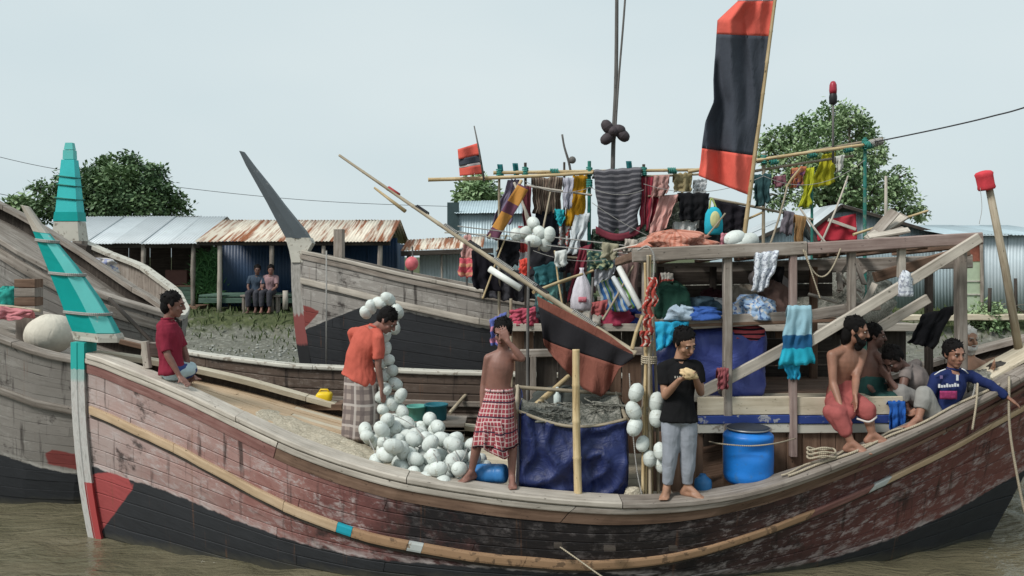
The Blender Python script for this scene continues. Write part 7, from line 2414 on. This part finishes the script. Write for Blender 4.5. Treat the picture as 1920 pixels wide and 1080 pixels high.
for i, (cpx, w_, h_, Y, col, lab) in enumerate(((1150, 76, 34, 11.4, (.50, .07, .13), 'pink bundle lying on the plank cabin top'), (1196, 60, 30, 11.45, (.03, .06, .26), 'navy bundle lying on the plank cabin top'), (1060, 70, 36, 11.5, (.34, .24, .17), 'tan sack lying on the plank cabin top'), (1108, 44, 26, 11.35, (.5, .46, .4), 'off-white bundle lying on the plank cabin top'), (985, 46, 30, 11.4, (.42, .06, .10), 'crimson bundle at the end of the plank cabin top'), (1025, 50, 40, 11.7, (.12, .14, .16), 'slate grey bundle on the plank cabin top'), (1100, 60, 50, 11.9, (.1, .13, .07), 'moss green sack at the back of the plank cabin top'), (1170, 70, 54, 11.95, (.13, .09, .08), 'brown sack at the back of the plank cabin top'), (1280, 90, 60, 11.9, (.09, .09, .1), 'charcoal sack at the back of the plank cabin top'), (1390, 90, 70, 11.95, (.14, .12, .1), 'dun coloured sack at the back of the plank cabin top'), (1500, 90, 70, 11.9, (.2, .19, .17), 'ash grey sack at the back of the plank cabin top'))):
    base = HY + FPX * (CAM_H - 2.09) / Y
    heap('bundle', lab, 'bundle', F('bundle_cloth_%d' % i, col, wr=.6), cpx, base + 1, w_, h_, Y, .4, seed=20 + i, rough=.5)
for i, (cpx, w_, h_, Y, lab) in enumerate(((1440, 170, 104, 11.7, 'great heap of grey net behind the white spotted shawl'), (1575, 190, 118, 11.65, 'great heap of grey net and driftwood behind the loose rope loop'), (1330, 120, 92, 11.75, 'heap of grey net behind the upper bunk'))):
    base = HY + FPX * (CAM_H - 2.09) / Y
    heap('net_heap', lab, 'net', M['net_grey'], cpx, base + 1, w_, h_, Y, .7, seed=40 + i, rough=.55, sq=1.3)
hang('hung_cloth', 'blue and pink towel hanging behind the raised hand of the boy', 'towel', F('blue_pink_towel', (.10, .13, .36), 'bands', (.5, .22, .32), None, .2), (918, 600), (950, 584), (922, 650), (950, 644), 10.3, folds=3)
bamboo(V((W(962, 0, 10.25).x, 10.25, deck_z(0))), W(958, 560, 10.25), .022, 'bamboo stake behind the boy holding the blue and pink towel', .018, 'old_bamboo')
hang('hung_cloth', 'crimson cloth tied to the bamboo stake behind the boy', 'cloth', F('crimson_tied', (.42, .08, .12)), (955, 582), (1004, 576), (958, 604), (1004, 602), 10.2, folds=4)
bamboo(V((W(990, 0, 9.7).x, 9.7, deck_z(0))), W(992, 452, 9.7), .02, 'dark thin stake crossing the slanting spar', .016, 'pole_grey')
bamboo(V((W(1098, 0, 10.35).x, 10.35, deck_z(.9))), W(1112, 520, 10.35), .018, 'dark thin stake beside the plastic bag', .016, 'pole_grey')
# cyan backpack
bp = thing('backpack', 'cyan backpack with pale yellow panel hanging on the rack', 'backpack', tuple(W(1338, 440, 10.9)))
rings = []
for t, w_, d_ in ((0, .09, .05), (.05, .115, .07), (.4, .118, .075), (.75, .105, .065), (.93, .07, .045), (1, .03, .02)):
    cc_ = W(1338, lerp(440, 388, t), 10.9)
    rings.append([cc_ + V((w_ * math.copysign(abs(math.cos(a)) ** .7, math.cos(a)), d_ * math.sin(a), 0)) for a in [6.2832 * i / 24 for i in range(24)]])
mb = MB(); mb.loft(rings); part('bag', mb, F('cyan_bag', (.03, .40, .52)), bp)
mb = MB(); mb.ell(W(1341, 412, 10.83), (.065, .03, .11), 16, 10); part('front_pocket', mb, F('pale_yellow_pocket', (.55, .55, .28)), bp)
mb = MB(); mb.tube(smooth_path([W(1330, 392, 10.88), W(1334, 372, 10.95), W(1344, 392, 10.9)], 9), .012, 6); part('strap', mb, F('green_strap', (.3, .36, .12)), bp)

# loose sticks, cords and small bundles in the crowd of gear
sticks = [((1010, 470), (1032, 360), .014, 10.9, 'thin stick standing behind the float cluster'), ((1130, 600), (1188, 498), .016, 9.9, 'thin stick leaning behind the white plastic pipe'), ((1150, 470), (1260, 448), .016, 10.0, 'thin stick lying across the front of the cabin roof'), ((1300, 470), (1360, 400), .014, 10.6, 'thin stick leaning below the cyan backpack'), ((1440, 470), (1476, 350), .015, 10.8, 'thin stick leaning right of the big flag pole'), ((1540, 455), (1590, 330), .014, 11.0, 'thin stick rising before the red cloth'), ((1560, 470), (1500, 390), .016, 10.7, 'thin stick slanting down from the lime scarf'), ((905, 560), (950, 440), .014, 10.9, 'thin stick beside the black trousers'), ((1060, 600), (1040, 470), .013, 10.5, 'thin stick left of the plastic bag'), ((1600, 440), (1740, 395), .016, 9.6, 'long thin stick over the loose planks on the roof end')]
for a, b_, r, Y, lab in sticks:
    bamboo(W(a[0], a[1], Y), W(b_[0], b_[1], Y + .15), r, lab, r * .8, random.choice(['old_bamboo', 'bamboo', 'pale_wood']), 'stick', 'stick')
cords = [((985, 340), (1105, 352), 14, 11.1, 'thin cord sagging between the dark post and the green post'), ((1105, 350), (1207, 356), 12, 11.05, 'thin cord sagging across the dark blanket'), ((1207, 345), (1432, 330), 22, 11.1, 'thin cord sagging behind the big flag'), ((1432, 330), (1622, 300), 30, 11.1, 'thin cord sagging toward the rack end'), ((1240, 470), (1364, 482), 10, 8.36, 'thin cord under the grey roof beam'), ((1000, 470), (1165, 480), 14, 10.5, 'thin cord carrying the small wash behind the spar'), ((1110, 380), (1290, 470), 10, 10.8, 'slack cord running from the green post to the cabin roof')]
for a, b_, dp, Y, lab in cords:
    rope(sag(W(a[0], a[1], Y), W(b_[0], b_[1], Y), dp * Y / FPX), .006, lab, 'rope_grey')
small = [((1172, 446), (1196, 448), (1170, 474), (1192, 476), 10.1, (.42, .38, .33), 'beige rag on the front corner of the cabin roof'), ((1110, 566), (1140, 560), (1108, 592), (1136, 590), 10.2, (.36, .10, .10), 'brick red rag below the plastic bag'), ((1040, 470), (1062, 466), (1042, 500), (1064, 498), 10.4, (.55, .57, .55), 'white rag hanging before the charcoal sheet'), ((1130, 452), (1160, 456), (1126, 484), (1156, 486), 10.3, (.30, .28, .2), 'khaki rag hanging below the dark blanket'), ((1300, 440), (1322, 442), (1302, 462), (1320, 464), 9.2, (.45, .12, .2), 'magenta rag on the cabin roof below the backpack'), ((1352, 436), (1376, 436), (1350, 462), (1372, 462), 9.4, (.5, .2, .24), 'rose rag on the cabin roof beside the floats'), ((1450, 330), (1474, 326), (1452, 352), (1472, 348), 11.2, (.20, .09, .11), 'wine coloured rag hanging near the dark teal cloth'), ((1566, 292), (1584, 288), (1566, 322), (1580, 318), 11.2, (.5, .5, .46), 'cream rag hanging at the rack end'), ((1490, 400), (1512, 404), (1486, 470), (1506, 466), 10.4, (.38, .22, .10), 'tan rag hanging on the green wrapped pole'), ((1470, 392), (1490, 396), (1462, 440), (1484, 442), 10.5, (.16, .14, .16), 'grey rag hanging beside the tan one')]
for tl, tr, bl, br, Y, col, lab in small:
    hang('rag', lab, 'rag', F('rag_' + lab.split()[0], col), tl, tr, bl, br, Y, folds=3, amp=.03, nu=12, nv=10)

# ---- masts and flags
mast = thing('signal_mast', 'thin grey mast with a loose stay rising above the hung clothes', 'mast', tuple(V((W(1146, 0, 11.6).x, 11.6, 1.4))))
mb = MB(); mb.tube(smooth_path([V((W(1144, 0, 11.6).x, 11.6, 1.4)), W(1149, 310, 11.6), W(1155, 150, 11.6), W(1157, -80, 11.6)], 14), [.034 - .0008 * i for i in range(14)], 8); part('pole', mb, M['pole_grey'], mast)
mb = MB(); mb.tube(smooth_path([W(1153, 260, 11.55), W(1160, 150, 11.5), W(1169, 40, 11.45), W(1176, -60, 11.4)], 14), .014, 6); part('stay', mb, M['pole_grey'], mast)
for px, py, d in ((1139, 238, (.6, 0, -.9)), (1138, 260, (.8, 0, .6)), (1160, 244, (.9, -.2, -.2)), (1168, 254, (.8, 0, -.7)), (1150, 247, (.3, 1, 0))):
    put_float(W(px, py, 11.5), 'dark net float in the cluster tied to the thin grey mast', 'dark floats on the mast', d=V(d), s=.98, me=FD)
# big flag
FYp = 9.3
f0, f1 = W(1392, 470, FYp), W(1461, -60, FYp)
bflag = thing('banner_flag', 'tall red, black and red banner flag on a bamboo pole', 'flag', tuple(f0))
fpole = lambda py: 1392 + (470 - py) * (1461 - 1392) / 530.0
zf = V((f0.x, f0.y, 1.9))
part('pole', bamboo_mb(f0, f1, .026, .018, bend=.0), M['bamboo'], bflag)
Lx = [(-40, 1384), (2, 1383), (38, 1345), (100, 1341), (150, 1338), (190, 1339), (230, 1322), (270, 1317), (300, 1314), (325, 1310), (345, 1310)]
def bf(u, v0, v1, l0, l1):
    """u 0 at the pole, 1 at the free edge; rows run from (right py, left py)"""
    def fn(uu, v):
        pr_, pl_ = lerp(v0, v1, v), lerp(l0, l1, v)
        xr_ = fpole(pr_) - 1
        xl_ = interp(pl_, [a for a, _ in Lx], [b for _, b in Lx])
        px, py = lerp(xr_, xl_, uu), lerp(pr_, pl_, uu)
        cr = 1 - 3 * abs(mnoise.noise(V((uu * 3.2 + py * .004, py * .004, 3))))
        y = FYp + .12 * uu * math.sin(6.5 * uu + py * .013) + .05 * math.sin(13 * uu + py * .02) * min(1, uu * 3) - .05 * max(cr, 0) ** 2 * min(1, uu * 4) + .03 * mnoise.noise(V((px * .04, py * .015, 0)))
        return W(px, py, y)
    return fn
fr = fabric('banner_red', (.66, .12, .09))
fk = fabric('banner_black', (.058, .066, .084))  # black lifted towards blue: haze painted into the cloth colour
for nm, a, b_, l0, l1, m_ in (('red_band', 2, 68, 2, 64, fr), ('black_band', 68, 292, 64, 278, fk), ('red_band', 292, 366, 278, 330, fr)):
    mb = MB(); mb.grid(bf(None, a, b_, l0, l1), 30, 30 if nm == 'black_band' else 12, .004); part(nm, mb, m_, bflag)
mb = MB(); mb.grid(bf(None, -30, 2, -6, 2), 20, 4, .004); part('white_band', mb, fabric('banner_white', (.6, .6, .62)), bflag)
# small flag
sf = thing('small_flag', 'small red, dark and red flag on a thin stick at the rack end', 'flag', tuple(W(907, 338, 11.2)))
mb = MB(); mb.tube([W(908, 340, 11.2), W(898, 280, 11.2), W(889, 236, 11.2)], [.016, .012, .008], 6); part('stick', mb, M['pole_grey'], sf)
for nm, v0, v1, m_ in (('red_band', 0, .38, fr), ('dark_band', .38, .62, fk), ('white_band', .62, .70, fabric('small_white', (.55, .5, .5))), ('red_band', .70, 1, fr)):
    mb = MB(); mb.grid(lambda u, v: W(lerp(lerp(896, 906, lerp(v0, v1, v)), lerp(858, 862, lerp(v0, v1, v)), u), lerp(lerp(268, 326, lerp(v0, v1, v)), lerp(280, 330, lerp(v0, v1, v)), u), 11.2 + .04 * math.sin(u * 6 + v0 * 2)), 12, 5, .004); part(nm, mb, m_, sf)
# twig, lamp pole, rope to the right
mb = MB(); mb.tube(smooth_path([W(1054, 252, 11.3), W(1058, 275, 11.3), W(1066, 302, 11.3), W(1070, 322, 11.3)], 10), [.014, .013, .013, .014, .015, .016, .016, .016, .016, .016], 6)
mb.ell(W(1073, 300, 11.3), (.05, .04, .05), 8, 6)
solo('stick', mb, M['pole_grey'], 'bent grey stick standing on the rack top', 'stick')
lp = thing('lamp_pole', 'thin dark pole with a red and black lamp above the leafy tree', 'lamp pole', tuple(W(1562, 300, 11.35)))
mb = MB(); mb.tube([W(1562, 305, 11.35), W(1562, 190, 11.35)], [.018, .014], 6); part('pole', mb, M['pole_grey'], lp)
mb = lathe(W(1562, 196, 11.35), [(0, .03), (.02, .05), (.10, .052), (.14, .045), (.15, .04)], 16); part('lamp_base', mb, plain('lamp_black', (.02, .02, .022), .5), lp)
mb = lathe(W(1562, 176, 11.35), [(0, .045), (.05, .05), (.12, .046), (.16, .03), (.17, .01)], 16); part('lamp_lens', mb, plain('lamp_red', (.34, .03, .05), .35), lp)
rope([W(1640, 266, 11.2), W(1700, 254, 10.9), W(1780, 237, 10.5), W(1860, 218, 10.1), W(1950, 192, 9.7), W(2300, 70, 8.4)], .013, 'grey stay rope stretching right from the rack end', 'rope_dark', 40)
for k in range(3):
    lash(rack, W(1628 + 9 * k, 272 - 3 * k, 11.25), .045, 'rope_grey' if k else 'rope_green', (1, .2 * k, .25), 5, .013)

# ---- things on the neighbouring boats
red_p = plain('pink_red_plastic', (.55, .13, .15), .5, .25, 12)
mb = MB(); mb.ell(W(772, 494, 14.6), (.115, .1, .12), 18, 12, f=lambda u: 1 + .04 * mnoise.noise(u * 4))
solo('buoy', mb, red_p, 'pink round buoy hanging before the low stall', 'buoy')
bamboo(W(772, 520, 14.62), W(773, 462, 14.62), .018, 'thin stick holding the pink round buoy', .014, 'pole_grey')
hang('life_vest', 'pink and orange life vest on a stick before the white stall wall', 'life vest', F('life_vest_cloth', (.55, .10, .13), 'bands', (.6, .28, .18), None, .2), (862, 484), (888, 484), (860, 518), (890, 518), 14.4, folds=2, amp=.05)
hang('hung_cloth', 'pale pink rag above the life vest', 'rag', F('pale_pink_rag', (.5, .28, .26)), (870, 442), (884, 440), (866, 484), (886, 482), 14.42, folds=2)
bamboo(W(875, 545, 14.45), W(877, 436, 14.45), .02, 'stick carrying the life vest', .016, 'pole_grey')
# gear on the bleached grey boat at the left
mb = MB(); mb.ell(W(95, 626, 10.75), (.30, .3, .25), 26, 16, f=lambda u: 1 + .05 * mnoise.noise(u * 2))
solo('canvas_dome', mb, F('cream_canvas', (.58, .54, .46), wr=.4), 'rounded cream canvas cover on the bleached grey boat', 'cover')
hang('hung_cloth', 'faded pink sheet draped on the bleached grey boat', 'sheet', F('faded_pink', (.52, .20, .22)), (-20, 572), (62, 582), (-20, 604), (58, 594), 10.7, folds=4)
bamboo(W(-30, 571, 10.72), W(75, 583, 10.72), .02, 'bamboo rail under the faded pink sheet', .018, 'old_bamboo')
for k in range(4):
    mb = MB(); mb.box(W(54, 582 - 17 * k, 11.0) , (.26, .2, .11), ch=.06)
    solo('timber_block', mb, M['brown_wood'] if k % 2 else M['grey_wood'], 'short timber block in the stack behind the faded pink sheet', 'block', 'stacked timber blocks')
mb = MB(); mb.box(W(54, 618, 11.0), (.24, .2, .36), ch=.06)
solo('timber_post', mb, M['grey_wood'], 'grey timber post under the stacked blocks', 'post')
heap('net_bundle', 'teal green net heaped on the bleached grey boat', 'net', plain('teal_net', (.02, .26, .22), .9, .4, 18, .9), 16, 590, 52, 50, 11.2, .4, seed=33, rough=.4)
heap('rag_heap', 'pale rags lying in the boat with the aqua post', 'rags', fabric('mixed_rag', (.5, .47, .44), 'print', (.25, .27, .4), None, .1), 190, 512, 56, 26, 15.4, .5, seed=34, rough=.5)
mb = MB(); mb.tube([W(205, 560, 9.9), W(296, 652, 9.2)], .022, 8)
solo('boat_hook', mb, M['dark_wood'], 'dark pole leaning behind the man in the maroon shirt', 'pole')
